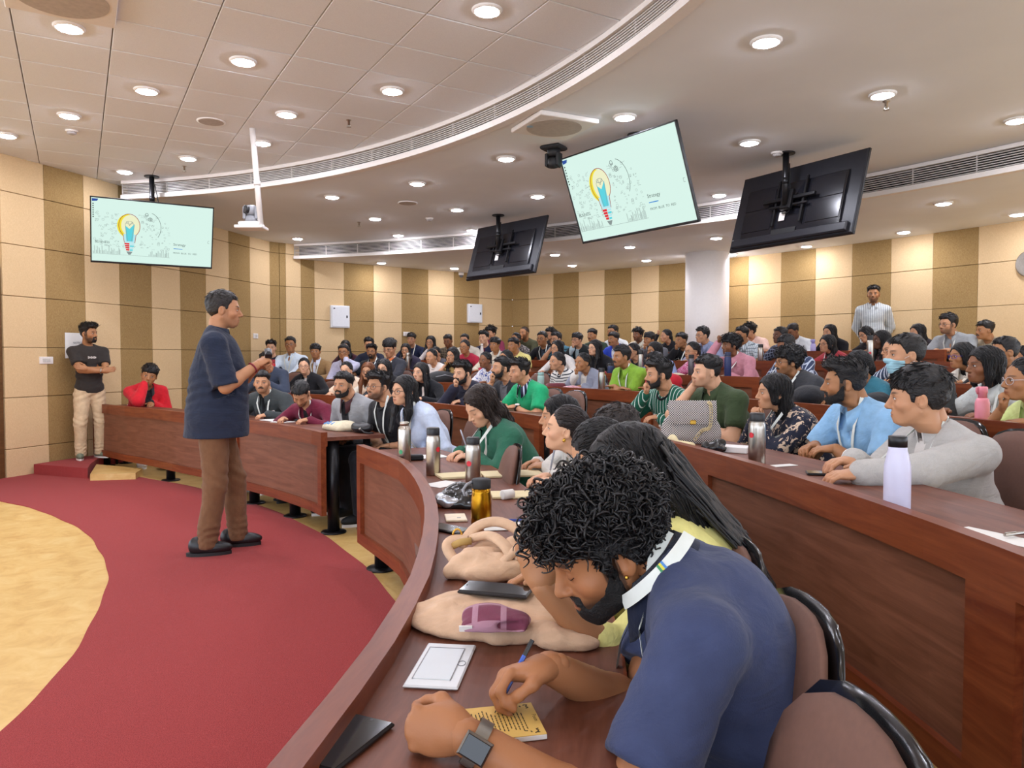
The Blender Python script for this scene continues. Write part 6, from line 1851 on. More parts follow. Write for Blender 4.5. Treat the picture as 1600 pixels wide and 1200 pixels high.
# ------------------------------------------------------------------ the two people nearest the camera
def world_pose(root_xy, rz, L, R, fl=0.0):
    """arm targets given in the hall's coordinates"""
    c, s = math.cos(-rz), math.sin(-rz)
    loc = lambda p: np.array([c * (p[0] - root_xy[0]) - s * (p[1] - root_xy[1]), s * (p[0] - root_xy[0]) + c * (p[1] - root_xy[1]), p[2]])
    vec = lambda v: (c * v[0] - s * v[1], s * v[0] + c * v[1], v[2])
    return lambda J: [(loc(a[0]) - np.array([0, 0, fl]), vec(a[1]), a[2], vec(a[3]), vec(a[4])) for a in (L, R)]
def curly_hair(seed=3):
    key = ('curly', 'm', .005); hair_geo('curly', 'm', .005)
    me = _hairgeo[key]; n = len(me.vertices); co = np.empty(n * 3, np.float32); me.vertices.foreach_get('co', co); co = co.reshape(-1, 3).astype(float)
    ctr = np.array([0, -.014, .03]); r = np.random.RandomState(seed)
    d = np.linalg.norm(co - ctr, axis=1); c = np.nonzero((d > .085) & (d < .175) & ~((co[:, 1] > .045) & (co[:, 2] < .062)) & ~((np.abs(co[:, 0]) > .055) & (co[:, 1] > -.045) & (co[:, 2] < .050)))[0]
    M = 1500; i = c[r.randint(0, len(c), M)]; p = co[i]; nn = (p - ctr) / np.linalg.norm(p - ctr, axis=1)[:, None]
    p = ctr + (p - ctr) * .96
    f = r.normal(size=(M, 3)) + np.array([0, .5, -.6]) + np.where(p[:, 1:2] > .02, np.array([[0, .9, .3]]), 0)
    f -= nn * (f * nn).sum(1)[:, None]; f /= np.linalg.norm(f, axis=1)[:, None]; sd = np.cross(f, nn)
    side_short = np.where(p[:, 2] < .02, .55, 1.0)
    K = 16; ph = r.uniform(0, 6.28, M); amp = r.uniform(.006, .011, M) * side_short; L = r.uniform(.025, .055, M) * side_short; tw = r.choice([-1, 1], M) * r.uniform(7, 11, M)
    P = np.stack([p + f * (L * t)[:, None] - nn * (.020 * t * t)[..., None] * 0 + nn * (.004)
                  + (sd * np.cos(ph + tw * t)[:, None] + nn * np.sin(ph + tw * t)[:, None]) * amp[:, None] for t in np.linspace(0, 1, K)], 1)
    T_ = np.gradient(P, axis=1); T_ /= np.maximum(np.linalg.norm(T_, axis=2), 1e-6)[:, :, None]
    a = np.cross(T_, np.broadcast_to(sd[:, None, :] + .01, T_.shape)); a /= np.maximum(np.linalg.norm(a, axis=2), 1e-6)[:, :, None]; b_ = np.cross(T_, a)
    rad = .0029 * (1 - .7 * np.linspace(0, 1, K) ** 2)
    W = np.stack([P + (a * math.cos(q) + b_ * math.sin(q)) * rad[None, :, None] for q in np.arange(4) * math.pi / 2], 2).reshape(-1, 3)
    b = (np.arange(M)[:, None] * K * 4 + np.arange(K - 1)[None, :] * 4).reshape(-1)
    Q = np.concatenate([np.stack([b + j, b + (j + 1) % 4, b + 4 + (j + 1) % 4, b + 4 + j], 1) for j in range(4)])
    q0 = np.empty(len(me.loops), np.int32); me.loops.foreach_get('vertex_index', q0)
    V = np.concatenate([co, W]); S = np.concatenate([co * 160, np.repeat(r.uniform(0, 60, (M, 3)), K * 4, 0) + W * 20])
    return raw_mesh('hair', V, np.concatenate([q0.reshape(-1, 4), Q + len(co)]), hair_mat(), {'strand': S})
def hero(head, lean, curve, rz, hs, T, sex, L, R, headoff, label, fl=0.0, **kw):
    """figure placed so that its head's centre falls on the given point of the hall"""
    l = math.radians(lean); l2 = math.radians(lean + curve)
    off = np.array([0, T * .5 * (math.sin(l) + math.sin(l2)) + headoff[0]]); zz = T * .5 * (math.cos(l) + math.cos(l2)) + headoff[1]
    c, s = math.cos(rz), math.sin(rz)
    rx = (head[0] - (c * off[0] - s * off[1]), head[1] - (s * off[0] + c * off[1]))
    fk = {k: kw.pop(k) for k in ('hyaw', 'hpitch', 'hroll', 'sleeve', 'bulk', 'jacket', 'neck', 'slv') if k in kw}
    B = figure(sex, world_pose(rx, rz, L, R, fl), lean, head[2] - zz - fl, T, hs=hs, h=.0095, hh=.0030, legs='sit', curve=curve, headoff=headoff, **fk)
    root = empty('person', (rx[0], rx[1], fl), rz, label, 'person')
    dress(root, B, **kw)
    return root, B
hC = pxd(944, 858, 1.33)
HERO, HB = hero(hC, 14, 26, math.radians(80), .95, .53, 'm',
    (pxd(724, 1148, 1.05), (.4, -.4, -1), 'fist', (0, -1, .35), (-1, .18, .05)),
    (pxd(858, 1042, 1.22), (.3, .1, -1), 'grip', (-.15, .35, .9), (-.9, -.25, -.05)),
    (.098, .028), 'man with black curly hair in navy polo writing on yellow notepad at front desk', hyaw=20, hpitch=27, hroll=0, sleeve='short', bulk=1.02, neck='v', slv=.66,
    skin='a8714b', shirt=cloth('polo_navy', '3b4362'), hair=curly_hair(), hh=.005, beard='short', stub=1.0, collar='polo', collarc=cloth('collar_navy2', '1c2236'), lanyard=True, trousers=cloth('trousers_2c2d33', '2c2d33'), shut=True)
PEOPLE['hero'] = (HERO, HB)
for a in HB['arms']: print('hero arm', a[0], np.round(a[1], 2), np.round(a[2], 2), np.round(a[3], 2), 'rootz', [round(v, 2) for v in HERO.location], 'hipz', round(HB['hipz'], 2))
GREY, GB = hero(pxd(1434, 622, 3.02), 12, 12, math.radians(98), 1.0, .53, 'm', (pxd(1345, 741, 2.70), (.3, -.5, -.8), 'relax', (0, -.2, 1), (-1, .25, -.08)), (pxd(1334, 719, 2.93), (.3, .6, -.8), 'relax', (0, 0, 1), (-1, -.2, -.05)), (.075, .135),
    'young man in grey marl jacket resting both hands by white bottle', fl=.12, hyaw=-32, hpitch=2, sleeve='long', bulk=1.05, jacket=True, skin=SK['B'], shirt=cloth('grey_marl', 'a9a7a4', pat='melange', c2='c2c0bc', front='d9d4cf', fw=.03), hair='fringe', hh=.0048, collar='band', lanyard=True, trousers=cloth('trousers_2c2d33', '2c2d33'))
PEOPLE['grey marl jacket'] = (GREY, GB)
GREY['seat'] = [1.7, 3.0, .12, 0.0]
# watch on the writing man's left wrist
W_, R_, dW = HB['wrists'][0]; fr = frame(dW, R_[:, 2]); wp = W_ - dW * .022
m = MB(); ring = [wp + fr[:, 0] * .034 * math.cos(a) + fr[:, 2] * .0315 * math.sin(a) for a in np.linspace(0, 2 * math.pi, 25)[:-1]]
n = len(ring); A1 = [tuple(q - dW * .010) for q in ring]; A2 = [tuple(q + dW * .010) for q in ring]
m.add(A1 + A2, [(i, (i + 1) % n, n + (i + 1) % n, n + i) for i in range(n)], 0, True)
wt = m.build('watch_strap', plain('watch_band', '8f8a83', .35, .7), HERO)
Rw = Matrix(np.stack([fr[:, 0], dW, fr[:, 2]], 1).tolist())
m = MB(); m.bbox(tuple(wp + fr[:, 2] * .034), (.034, .041, .010), .004, Rw); m.build('watch_case', plain('watch_case', '6f6760', .3, .8), wt)
m = MB(); m.bbox(tuple(wp + fr[:, 2] * .0395), (.029, .036, .002), .0008, Rw); m.build('watch_face', M_GLASSBLK, wt)
# gold ear stud and coloured stripes on his lanyard
MH = np.eye(4); MH[:3, :3] = HB['headR'] * HB['hs']; MH[:3, 3] = HB['head']; MH = Matrix(MH.tolist())
M_GOLD = plain('gold', 'd0a548', .25, 1.0)
m = MB(); m.lathe([(.001, -.004), (.004, -.002), (.004, .002), (.001, .004)], n=10, caps=False); o = m.build('ear_stud', M_GOLD, HERO); o.matrix_local = MH @ Matrix.Translation((-.086, .000, -.034))
tpt = lambda s, u, y: HB['tp'](s, u, y)
m = MB(); T_ = HB['T']; LW = []
for t in np.linspace(0, 1, 14):
    a = math.radians(150 - 118 * t); x = -.088 * math.sin(a); y = .092 * math.cos(a)
    LW.append((tpt(x, T_ + .034 - .022 * t, y), tpt(x * 1.10, T_ + .014 - .024 * t, y * 1.10)))
m.strip([tuple(a) for a, b in LW], [tuple(b) for a, b in LW], 0, True); m.build('lanyard_band', M_LANY, HERO)
for i, cc in enumerate(('4a86c8', 'd8cf3a', '3f8f5c')):
    m = MB(); k = 5 + i * .55
    pa = [np.array(LW[5][0]) + (np.array(LW[6][0]) - np.array(LW[5][0])) * (i * .5 + e) * .62 for e in (0, .45)]; pb = [np.array(LW[5][1]) + (np.array(LW[6][1]) - np.array(LW[5][1])) * (i * .5 + e) * .62 for e in (0, .45)]
    o_ = np.array([-.0012, 0, .0006])
    m.add([tuple(pa[0] + o_), tuple(pa[1] + o_), tuple(pb[1] + o_), tuple(pb[0] + o_)], [(0, 1, 2, 3)]); m.build('lanyard_stripe', plain('stripe_' + cc, cc, .6), HERO)
# long-haired neighbour, elbow on the desk
hB = pxd(985, 742, 1.82)
NB, NBB = hero(hB, 22, 10, math.radians(84), .95, .50, 'f',
    (pxd(846, 916, 1.50), (-.1, -.25, -1), 'relax', (-.3, -.9, .1), (-.35, .05, 1)),
    (pxd(860, 900, 1.75), (.2, .5, -1), 'relax', (0, .3, 1), (-1, -.2, 0)),
    (.075, .115), 'woman with very long black hair in pale yellow top, elbow on desk', hyaw=-4, hpitch=26, sleeve='half', bulk=1.12,
    skin='b07c55', shirt=cloth('yellow_top', 'e6e08e'), hair='long', hh=.005, trousers=cloth('trousers_2c2d33', '2c2d33'), shut=True)
# the rest of her hair falls over her back: loose strands
def back_hair(B, n=420, L=.52, seed=4):
    r = np.random.RandomState(seed); P = []; K = 12
    for i in range(n):
        a = r.uniform(-1, 1); p = np.array([.070 * a, -.095 + .03 * abs(a), -.02 + .06 * r.uniform(-1, 1)])
        q = np.array([p]) ; P.append(p)
    P = np.array(P); S0 = P @ (B['headR'] * B['hs']).T + B['head']
    lat = P[:, 0] / .07
    u1 = np.full(n, B['T'] - .03); end = B['T'] - r.uniform(.25, L, n)
    out = []
    for t in np.linspace(0, 1, K):
        u = u1 + (end - u1) * t
        tgt = np.array([B['tp'](lat[i] * (.10 + .06 * t), u[i], 0) for i in range(n)])
        # slide backwards until outside the shirt
        Fb = -B['F']; dd = np.full(n, .05)
        for _ in range(10):
            d = B['G'].at(tgt + Fb[None, :] * dd[:, None]); dd += np.clip(.012 + .006 * lat ** 2 - d, -.02, .04)
        g = tgt + Fb[None, :] * dd[:, None]
        w = np.clip(t * 3.0, 0, 1); w = w * w * (3 - 2 * w)
        base = S0 + (B['N'] - B['head'])[None, :] * t * 1.0 + (-B['F'])[None, :] * .03
        out.append(base * (1 - w) + g * w + r.normal(size=(n, 3)) * .004)
    P = np.stack(out, 1); T_ = np.gradient(P, axis=1); T_ /= np.maximum(np.linalg.norm(T_, axis=2), 1e-6)[:, :, None]
    sd = np.cross(T_, B['F'][None, None, :]); sd /= np.maximum(np.linalg.norm(sd, axis=2), 1e-6)[:, :, None]; up = np.cross(sd, T_)
    rad = .0085 * (1 - .85 * np.linspace(0, 1, K) ** 2)
    W = np.stack([P + (sd * math.cos(q) + up * math.sin(q) * .6) * rad[None, :, None] for q in np.arange(4) * math.pi / 2], 2).reshape(-1, 3)
    b = (np.arange(n)[:, None] * K * 4 + np.arange(K - 1)[None, :] * 4).reshape(-1)
    Q = np.concatenate([np.stack([b + j, b + (j + 1) % 4, b + 4 + (j + 1) % 4, b + 4 + j], 1) for j in range(4)])
    return raw_mesh('hair', W, Q, hair_mat(), {'strand': np.repeat(r.uniform(0, 40, (n, 3)), K * 4, 0)})
inst('hair', back_hair(NBB), NB)
PEOPLE['neighbour'] = (NB, NBB)

# ------------------------------------------------------------------ small things people wear
def on_chest(B, root, s, size, x, u, mat, name='lettering'):
    """flat lettering laid on the front of a garment"""
    me = text_mesh(s, size, name); me.materials.clear(); me.materials.append(mat)
    n = len(me.vertices); co = np.empty(n * 3, np.float32); me.vertices.foreach_get('co', co); co = co.reshape(-1, 3)
    out = np.array([surf(B, x - c[0] if False else x + c[0] * -1.0, u + c[1], .0035) for c in co])
    me.vertices.foreach_set('co', out.astype(np.float32).ravel()); me.update()
    o = bpy.data.objects.new(name, me); link(o, root); return o
def find(part): return next(v for k_, v in PEOPLE.items() if part in k_)
R_, B_ = find('pinstriped jersey with fist') if False else find('green pinstriped jersey')
on_chest(B_, R_, 'ifrom', .085, .13, B_['T'] - .27, M_WHITE)
for x in (-.075, .085):
    m = MB()
    for i in range(10):
        a = i * .628; c = surf(B_, x + .018 * math.cos(a), B_['T'] - .16 + .022 * math.sin(a), .004); m.box(tuple(c), (.011, .003, .011))
    c = surf(B_, x, B_['T'] - .16, .004); m.box(tuple(c), (.014, .003, .02)); m.build('emblem', M_WHITE, R_)
R_, B_ = find('charcoal zip'); on_chest(B_, R_, 'NB', .045, -.055, B_['T'] - .15, M_WHITE)
for key, side in (('light blue polo with', -1), ('grey marl jacket', -1)):
    R_, B_ = find(key); T_ = B_['T']; M_INK = plain('lanyard_ink', '2f5a45', .6)
    me = text_mesh('INDIAN INSTITUTE OF MANAGEMENT', .0135, 'lettering'); me.materials.clear(); me.materials.append(M_INK)
    n = len(me.vertices); co = np.empty(n * 3, np.float32); me.vertices.foreach_get('co', co); co = co.reshape(-1, 3)
    out = []
    Lr = co[:, 0].max(); a0 = surf(B_, side * (.062 + .006), T_ - .045, .0105); a1 = surf(B_, side * .006, T_ - .30, .0105)
    tot = np.linalg.norm(a1 - a0)
    for c in co:
        t = 1 - min(1, (c[0] + .005) / tot)
        q = surf(B_, side * (.062 * (1 - t) + .006), T_ - .045 - .255 * t, .0105)
        dirv_ = (a0 - a1) / tot; sdv = np.cross(B_['F'], dirv_); sdv /= np.linalg.norm(sdv)
        out.append(q + sdv * (c[1] - .005) * 1.0)
    me.vertices.foreach_set('co', np.array(out, np.float32).ravel()); me.update()
    o = bpy.data.objects.new('lettering', me); link(o, R_)
def wrist_ring(B, root, i, r, mat, name, back=.02, tube=.005):
    W_, R_, dW = B['wrists'][i]; fr = frame(dW, R_[:, 2]); m = MB()
    m.tube([W_ - dW * back + fr[:, 0] * r * math.cos(a) + fr[:, 2] * r * math.sin(a) for a in np.linspace(0, 2 * math.pi, 17)[:-1]], tube, 6, closed=True)
    return m.build(name, mat, root)
R_, B_ = find('bright green polo'); o = wrist_ring(B_, R_, 0, .031, M_BLACK, 'watch_strap', .025, .007)
W_, RR_, dW = B_['wrists'][0]; m = MB(); m.lathe([(.02, 0), (.021, .008), (.016, .010)], tuple(W_ - dW * .025 + RR_[:, 2] * .028), 16, Matrix(RR_.tolist())); m.build('watch_face', M_WHITE, o)
R_, B_ = find('steel watch and fist'); wrist_ring(B_, R_, 1, .033, M_STEEL, 'watch_strap', .025, .008)
R_, B_ = find('purple hair tie'); wrist_ring(B_, R_, 0, .028, M_BLACK, 'bracelet', .02, .0035)
MHd = lambda B: Matrix([[*(B['headR'][i] * B['hs']), B['head'][i]] for i in range(3)] + [[0, 0, 0, 1]])
m = MB(); m.lathe([(.020, -.010), (.026, -.004), (.026, .004), (.020, .010)], n=16, R=Matrix.Rotation(math.pi / 2, 3, 'X')); o = m.build('hair_tie', plain('purple_tie', '7a52b0', .6), R_); o.matrix_local = MHd(B_) @ Matrix.Translation((0, -.118, .035))
m = MB(); m.lathe([(.001, -.011), (.008, -.006), (.009, .0), (.008, .006), (.001, .011)], n=12, caps=False); o = m.build('earring', M_GOLD, R_); o.matrix_local = MHd(B_) @ Matrix.Translation((-.082, .0, -.046))
R_, B_ = find('gold bangle'); wrist_ring(B_, R_, 1, .030, M_GOLD, 'bangle', .02, .005)

def shoes(key, upper, sole):
    R_, B_ = find(key)
    for s in (-1, 1):
        sh = inst('shoe', SHOE_UP, R_, (s * .12, .38, 0), (0, 0, -s * .12)); setmat(sh, upper); so = inst('sole', SHOE_SOLE, sh); setmat(so, sole)
shoes('end of front row', M_WHITE, M_WHITE); shoes('black T-shirt with spec', M_BLKMATTE, M_WHITE); shoes('bright green polo', M_BLKMATTE, M_BLKMATTE)
shoes('light grey jacket over', M_BLKMATTE, M_WHITE); shoes('maroon sweater', M_BLKMATTE, M_BLKMATTE); shoes('charcoal zip', M_BLKMATTE, M_WHITE); shoes('red tracksuit', M_WHITE, M_WHITE)

# ------------------------------------------------------------------ chairs
M_CHAIR = plain('chair_brown', '6c4b3e', .75, var=.06, vs=90); M_SHELL = plain('chair_shell', '101012', .16, spec=.6)
def chair_meshes():
    def panel(w, h, t, y0, bow, ex=3.4, n=28, rows=5, dome=.02):
        m = MB(); V = []; F = []
        for side in (0, 1):
            for k in range(rows + 1):
                f = k / rows
                for i in range(n):
                    a = 2 * math.pi * i / n; c, s = math.cos(a), math.sin(a)
                    r = (abs(c) ** ex + abs(s) ** ex) ** (-1 / ex) * f
                    x = w / 2 * c * r; z = h / 2 * s * r
                    e = t / 2 * (1 - f ** 6 * .7)
                    y = y0 + bow * (x / (w / 2)) ** 2 * .5 - .06 * (z / h) + (e + dome * (1 - f * f) if side == 0 else -e)
                    V.append((x, y, z))
        N_ = (rows + 1) * n
        for side in (0, 1):
            for k in range(rows):
                for i in range(n):
                    a = side * N_ + k * n + i; b = side * N_ + k * n + (i + 1) % n
                    q = (a, a + n, b + n, b); F.append(q if side == 1 else q[::-1])
        for i in range(n):
            a = rows * n + i; b = rows * n + (i + 1) % n; F.append((a, b, N_ + b, N_ + a))
        m.add(V, F, 0, True); return m
    back = panel(.40, .46, .042, 0, .06, ex=2.9, dome=.028).mesh('backrest', M_CHAIR)
    shell = panel(.418, .478, .020, -.024, .06, dome=.0).mesh('shell', M_SHELL)
    m = MB(); m.bbox((0, 0, 0), (.46, .44, .07), .03); seat = m.mesh('seat', M_CHAIR)
    m = MB(); m.lathe([(.016, 0), (.016, .385)], n=10); leg = m.mesh('leg', M_BLACKM)
    m = MB()
    for s in (-1, 1): m.tube([(s * .12, -.05, .39), (s * .12, -.235, .40), (s * .12, -.262, .52), (s * .12, -.262, .66)], .013, 8)
    return back, shell, seat, leg, m.mesh('back_support', M_BLACKM)
CH = chair_meshes()
def chair(xy, fl, rz, label, group=None):
    o = empty('chair', (xy[0], xy[1], fl), rz, label, 'chair', group)
    b = inst('backrest', CH[0], o, (0, -.235, .645)); inst('shell', CH[1], b)
    inst('seat', CH[2], o, (0, 0, .415)); inst('back_support', CH[4], o)
    for sx in (-1, 1):
        for sy in (-1, 1): inst('leg', CH[3], o, (sx * .19, sy * .17, 0))
    return o
for lb, (root, B) in list(PEOPLE.items()):
    lb = root['label']; s = root.get('seat')
    if s is None or s[2] > .3: continue
    if s[2] < .1 and s[1] < 4.0: continue
    x, y = root.location[0], root.location[1]
    rz = math.atan2(CY - y, CX - x) - math.pi / 2
    chair((x, y), s[2], rz, 'brown chair under the ' + ' '.join(lb.split()[:9]))
def chair_at(x, y, label, z=.885, fl=0.0, turn=0.0):
    """chair whose top edge is seen at (x, y)"""
    p = px(x, y, z + fl); a = math.atan2(CY - p[1], CX - p[0]) + turn
    chair((p[0] + math.cos(a) * .25, p[1] + math.sin(a) * .25), fl, a - math.pi / 2, label)
chair_at(800, 694, 'empty brown chair between the green jacket woman and ponytail woman', turn=-.1)
chair_at(1142, 842, 'brown chair with glossy black edge behind the long-haired woman')
chair_at(1240, 938, 'brown chair with glossy black edge behind curly-haired man')
chair_at(1338, 1112, 'empty brown chair nearest the lower right corner', turn=.05)
# ------------------------------------------------------------------ things on the desks
def desk_z(k): return FLOORS[k] + .722
M_REDST = plain('sticker_red', 'cf2230', .5); M_GREENST = plain('sticker_green', '3c9a68', .5)
def bottle(k, x, ytop, ybase, r, label, body, cap=M_BLACK, kind='flask', sticker=None, group=None, loop=None, d=None, inset=None):
    """bottle standing on a desk of row k; x and heights as seen, base at depth d or just inside the rim"""
    z = desk_z(k)
    if d is None:
        p = px(x, ybase, z) if inset is None else ray_row(x, k, inset)
    else: p = np.array([(x - 800) / FPX * d, d])
    h = pxd(x, ytop, p[1])[2] - z
    o = empty('bottle', (p[0], p[1], z), 0, label, 'bottle', group)
    h = max(.14, min(.32, h))
    if kind == 'flask':
        ch = .16 * h
        m = MB(); m.lathe([(r * .92, 0), (r, .006), (r, h * .70), (r * .97, h * .78), (r * .86, h * .825), (r * .86, h - ch)], n=28); m.build('body', body, o)
        m = MB(); m.lathe([(r * .88, h - ch), (r * .9, h - ch + .004), (r * .9, h - .006), (r * .82, h)], n=28); c = m.build('cap', cap, o)
        m = MB(); m.lathe([(r * .875, h - ch - .004), (r * .875, h - ch + .002)], n=28); m.build('neck_ring', M_STEEL, o)
    elif kind == 'open':
        m = MB(); m.lathe([(r * .92, 0), (r, .006), (r, h * .80), (r * .9, h * .86), (r * .66, h * .90), (r * .64, h * .96)], n=28); m.build('body', body, o)
        m = MB(); m.lathe([(r * .70, h * .915), (r * .70, h * .995), (r * .60, h), (r * .58, h * .95)], n=28); m.build('mouth', M_STEEL, o)
    elif kind == 'slope':
        m = MB(); m.lathe([(r * .94, 0), (r, .006), (r, h * .52), (r * .97, h * .62), (r * .80, h * .76), (r * .70, h * .82), (r * .69, h * .86)], n=30); m.build('body', body, o)
        m = MB(); m.lathe([(r * .70, h * .858), (r * .70, h * .995), (r * .66, h)], n=28); m.build('cap', cap, o)
    elif kind == 'pull':
        m = MB(); m.lathe([(r * .94, 0), (r, .006), (r, h * .56), (r * .92, h * .62), (r * .86, h * .66), (r * .60, h * .70)], n=28); m.build('body', body, o)
        m = MB(); m.lathe([(r * .62, h * .70), (r * .62, h * .82), (r * .70, h * .83), (r * .70, h * .97), (r * .6, h)], n=24); m.build('cap', cap, o)
        m = MB(); m.tube([(-r * .72, 0, h * .80), (-r * .95, 0, h * .88), (-r * .95, 0, h * .96), (-r * .5, 0, h * .99)], .005, 6); m.build('handle', cap, o)
    elif kind == 'gold':
        m = MB(); m.lathe([(r * .96, 0), (r, .006), (r, h * .48), (r * .97, h * .60), (r * .90, h * .70), (r * .90, h * .80)], n=30); m.build('body', body, o)
        m = MB(); m.lathe([(r * .92, h * .795), (r * .93, h * .80), (r * .93, h * .965), (r * .84, h * .985), (r * .55, h)], n=30); m.build('cap', cap, o)
    if sticker is not None:
        dirc = np.array([-p[0], -p[1]]) / np.linalg.norm(p); a0 = math.atan2(dirc[1], dirc[0]) + sticker[1]
        m = MB(); V = []; F = []; n = 14; R2 = sticker[2]
        V.append(((r + .0012) * math.cos(a0), (r + .0012) * math.sin(a0), h * sticker[3]))
        for i in range(n):
            t = 2 * math.pi * i / n; a = a0 + R2 * math.cos(t) / r; V.append(((r + .0012) * math.cos(a), (r + .0012) * math.sin(a), h * sticker[3] + R2 * math.sin(t)))
        m.add(V, [(0, 1 + i, 1 + (i + 1) % n) for i in range(n)]); m.build('sticker', sticker[0], o)
    if loop:
        m = MB(); s = -1
        m.tube([(s * r * .85, -.01, h * .93), (s * r * 1.35, -.015, h * .88), (s * r * 1.7, -.02, h * .78), (s * r * 1.55, -.02, h * .66), (s * r * 1.25, -.02, h * .64), (s * r * 1.5, -.02, h * .72)], .0055, 8); m.build('carry_loop', M_GREYP, o)
    return o
M_GOLDB = plain('brushed_gold', 'a97a1e', .24, 1.0, .15, 40)
STD = M_STEEL
bottle(1, 632, 659, 723, .036, 'open steel bottle with green sticker, farthest of the front desk bottles', STD, kind='open', sticker=(M_GREENST, -.6, .012, .28))
bottle(1, 677, 668, 742, .036, 'steel bottle with black cap and red sticker left of writing woman', STD, sticker=(M_REDST, .75, .013, .55))
bottle(1, 739, 683, 752, .036, 'steel bottle with black cap before the woman in green jacket', STD, sticker=(M_REDST, -.55, .013, .42))
bottle(1, 752, 747, 821, .036, 'golden brown bottle with black cap and carry loop behind the beige bag', M_GOLDB, M_BLKMATTE, 'gold', loop=True)
bottle(2, 1184, 645, 722, .036, 'steel bottle with red mark beside the man in light blue polo', STD, sticker=(M_REDST, -.7, .012, .58), inset=.12)
bottle(2, 1405, 681, 790, .037, 'tall lilac white bottle with black lid on second-row desk', plain('lilac_white', 'd4d2ea', .3, var=.02), kind='slope', inset=.075)
bottle(3, 1536, 604, 660, .034, 'pink bottle with pull lid before the short-haired woman', plain('bottle_pink', 'ee93a0', .35, var=.02), plain('bottle_pink2', 'e98896', .4), 'pull', inset=.14)
bottle(3, 845, 582, 607, .038, 'pale green bottle on third-row desk before striped T-shirt', plain('bottle_mint', 'a8c8c0', .3), plain('bottle_mint2', '8fb6b0', .4), 'flask', inset=.14)
bottle(3, 940, 575, 609, .034, 'steel bottle with black cap left of the lime green polo', STD, inset=.12)
bottle(4, 1001, 538, 562, .034, 'steel bottle on fourth-row desk before the woman in black', STD, inset=.12)
bottle(4, 954, 568, 581, .036, 'short navy flask beside the red scarf', plain('flask_navy', '2b3a5e', .4), inset=.12)
bottle(4, 1080, 554, 584, .034, 'dark grey steel bottle before the pink print top', plain('dark_steel', '6c6668', .35, .8), M_BLKMATTE, inset=.12)
bottle(4, 1137, 550, 588, .036, 'navy blue bottle before the man shading his eyes', plain('bottle_navy', '25305e', .35), plain('bottle_navy2', '1d2648', .4), inset=.12)
bottle(5, 1188, 538, 563, .034, 'steel bottle beside the white and grey check shirt', STD, inset=.12)
bottle(5, 1359, 524, 549, .034, 'steel bottle with red mark near the dusky floral blouse', STD, inset=.12, sticker=(M_REDST, 0, .013, .4))
bottle(6, 1270, 530, 550, .036, 'lilac bottle on last-row desk by the woman in black', plain('bottle_lilac', 'b9b0e0', .35), plain('bottle_lilac2', 'a8a0d8', .4), 'pull', inset=.12)
bottle(5, 753, 537, 552, .030, 'small white bottle before the navy blazer', M_WHITE, M_WHITE, 'slope', inset=.12)
bottle(4, 637, 551, 573, .033, 'steel bottle held before the woman in dark top', STD, STD, inset=.12)
bottle(3, 427, 555, 575, .034, 'red bottle beside the speaker raised hand', plain('bottle_red', 'c8252e', .35), plain('bottle_red2', '9f1e26', .4), inset=.14)

M_PAPER = plain('paper', 'e9e8e4', .75, var=.02); M_CREAMP = plain('paper_cream', 'e2d3a8', .75, var=.03)
def flat_at(k, x, y, w, l, h, rz, name, label, cat, mats, bev=.002, group=None, lift=0.0, extra=None):
    """thin rectangular thing lying on the desk of row k"""
    p = px(x, y, desk_z(k) + lift)
    o = empty(name, (p[0], p[1], desk_z(k) + lift + .0008), rz, label, cat, group)
    if extra is None: MB().bbox((0, 0, h / 2), (w, l, h), bev).build('sheet' if h < .004 else 'body', mats, o)
    return o
def phone(k, x, y, rz, label, w=.074, l=.152, body=M_BLACK, scr=M_GLASSBLK, lift=0.0, tilt=None):
    o = flat_at(k, x, y, 0, 0, 0, rz, 'phone', label, 'phone', None, extra=1, lift=lift)
    MB().bbox((0, 0, .0045), (w, l, .009), .003).build('case', body, o)
    MB().bbox((0, 0, .0093), (w * .93, l * .96, .0008), .0003).build('display', scr, o)
    m = MB(); m.lathe([(.003, .0097), (.003, .0099)], (0, l * .44, 0), 10); m.build('camera_dot', M_BLACK, o)
    if tilt: o.rotation_euler = tilt
    return o
phone(1, 541, 1166, -.42, 'black phone lying by the desk rim at the bottom edge', w=.072, l=.15)
phone(1, 702, 829, .9, 'dark phone beside the rim behind the beige bag')
o = flat_at(1, 712, 811, .075, .11, .008, .15, 'card_case', 'cream flat case left of the golden bottle', 'case', plain('case_cream', 'e9d9bd', .5))
MB().bbox((.01, -.02, .0085), (.014, .006, .001), .0003).build('mark', M_GREYP, o)
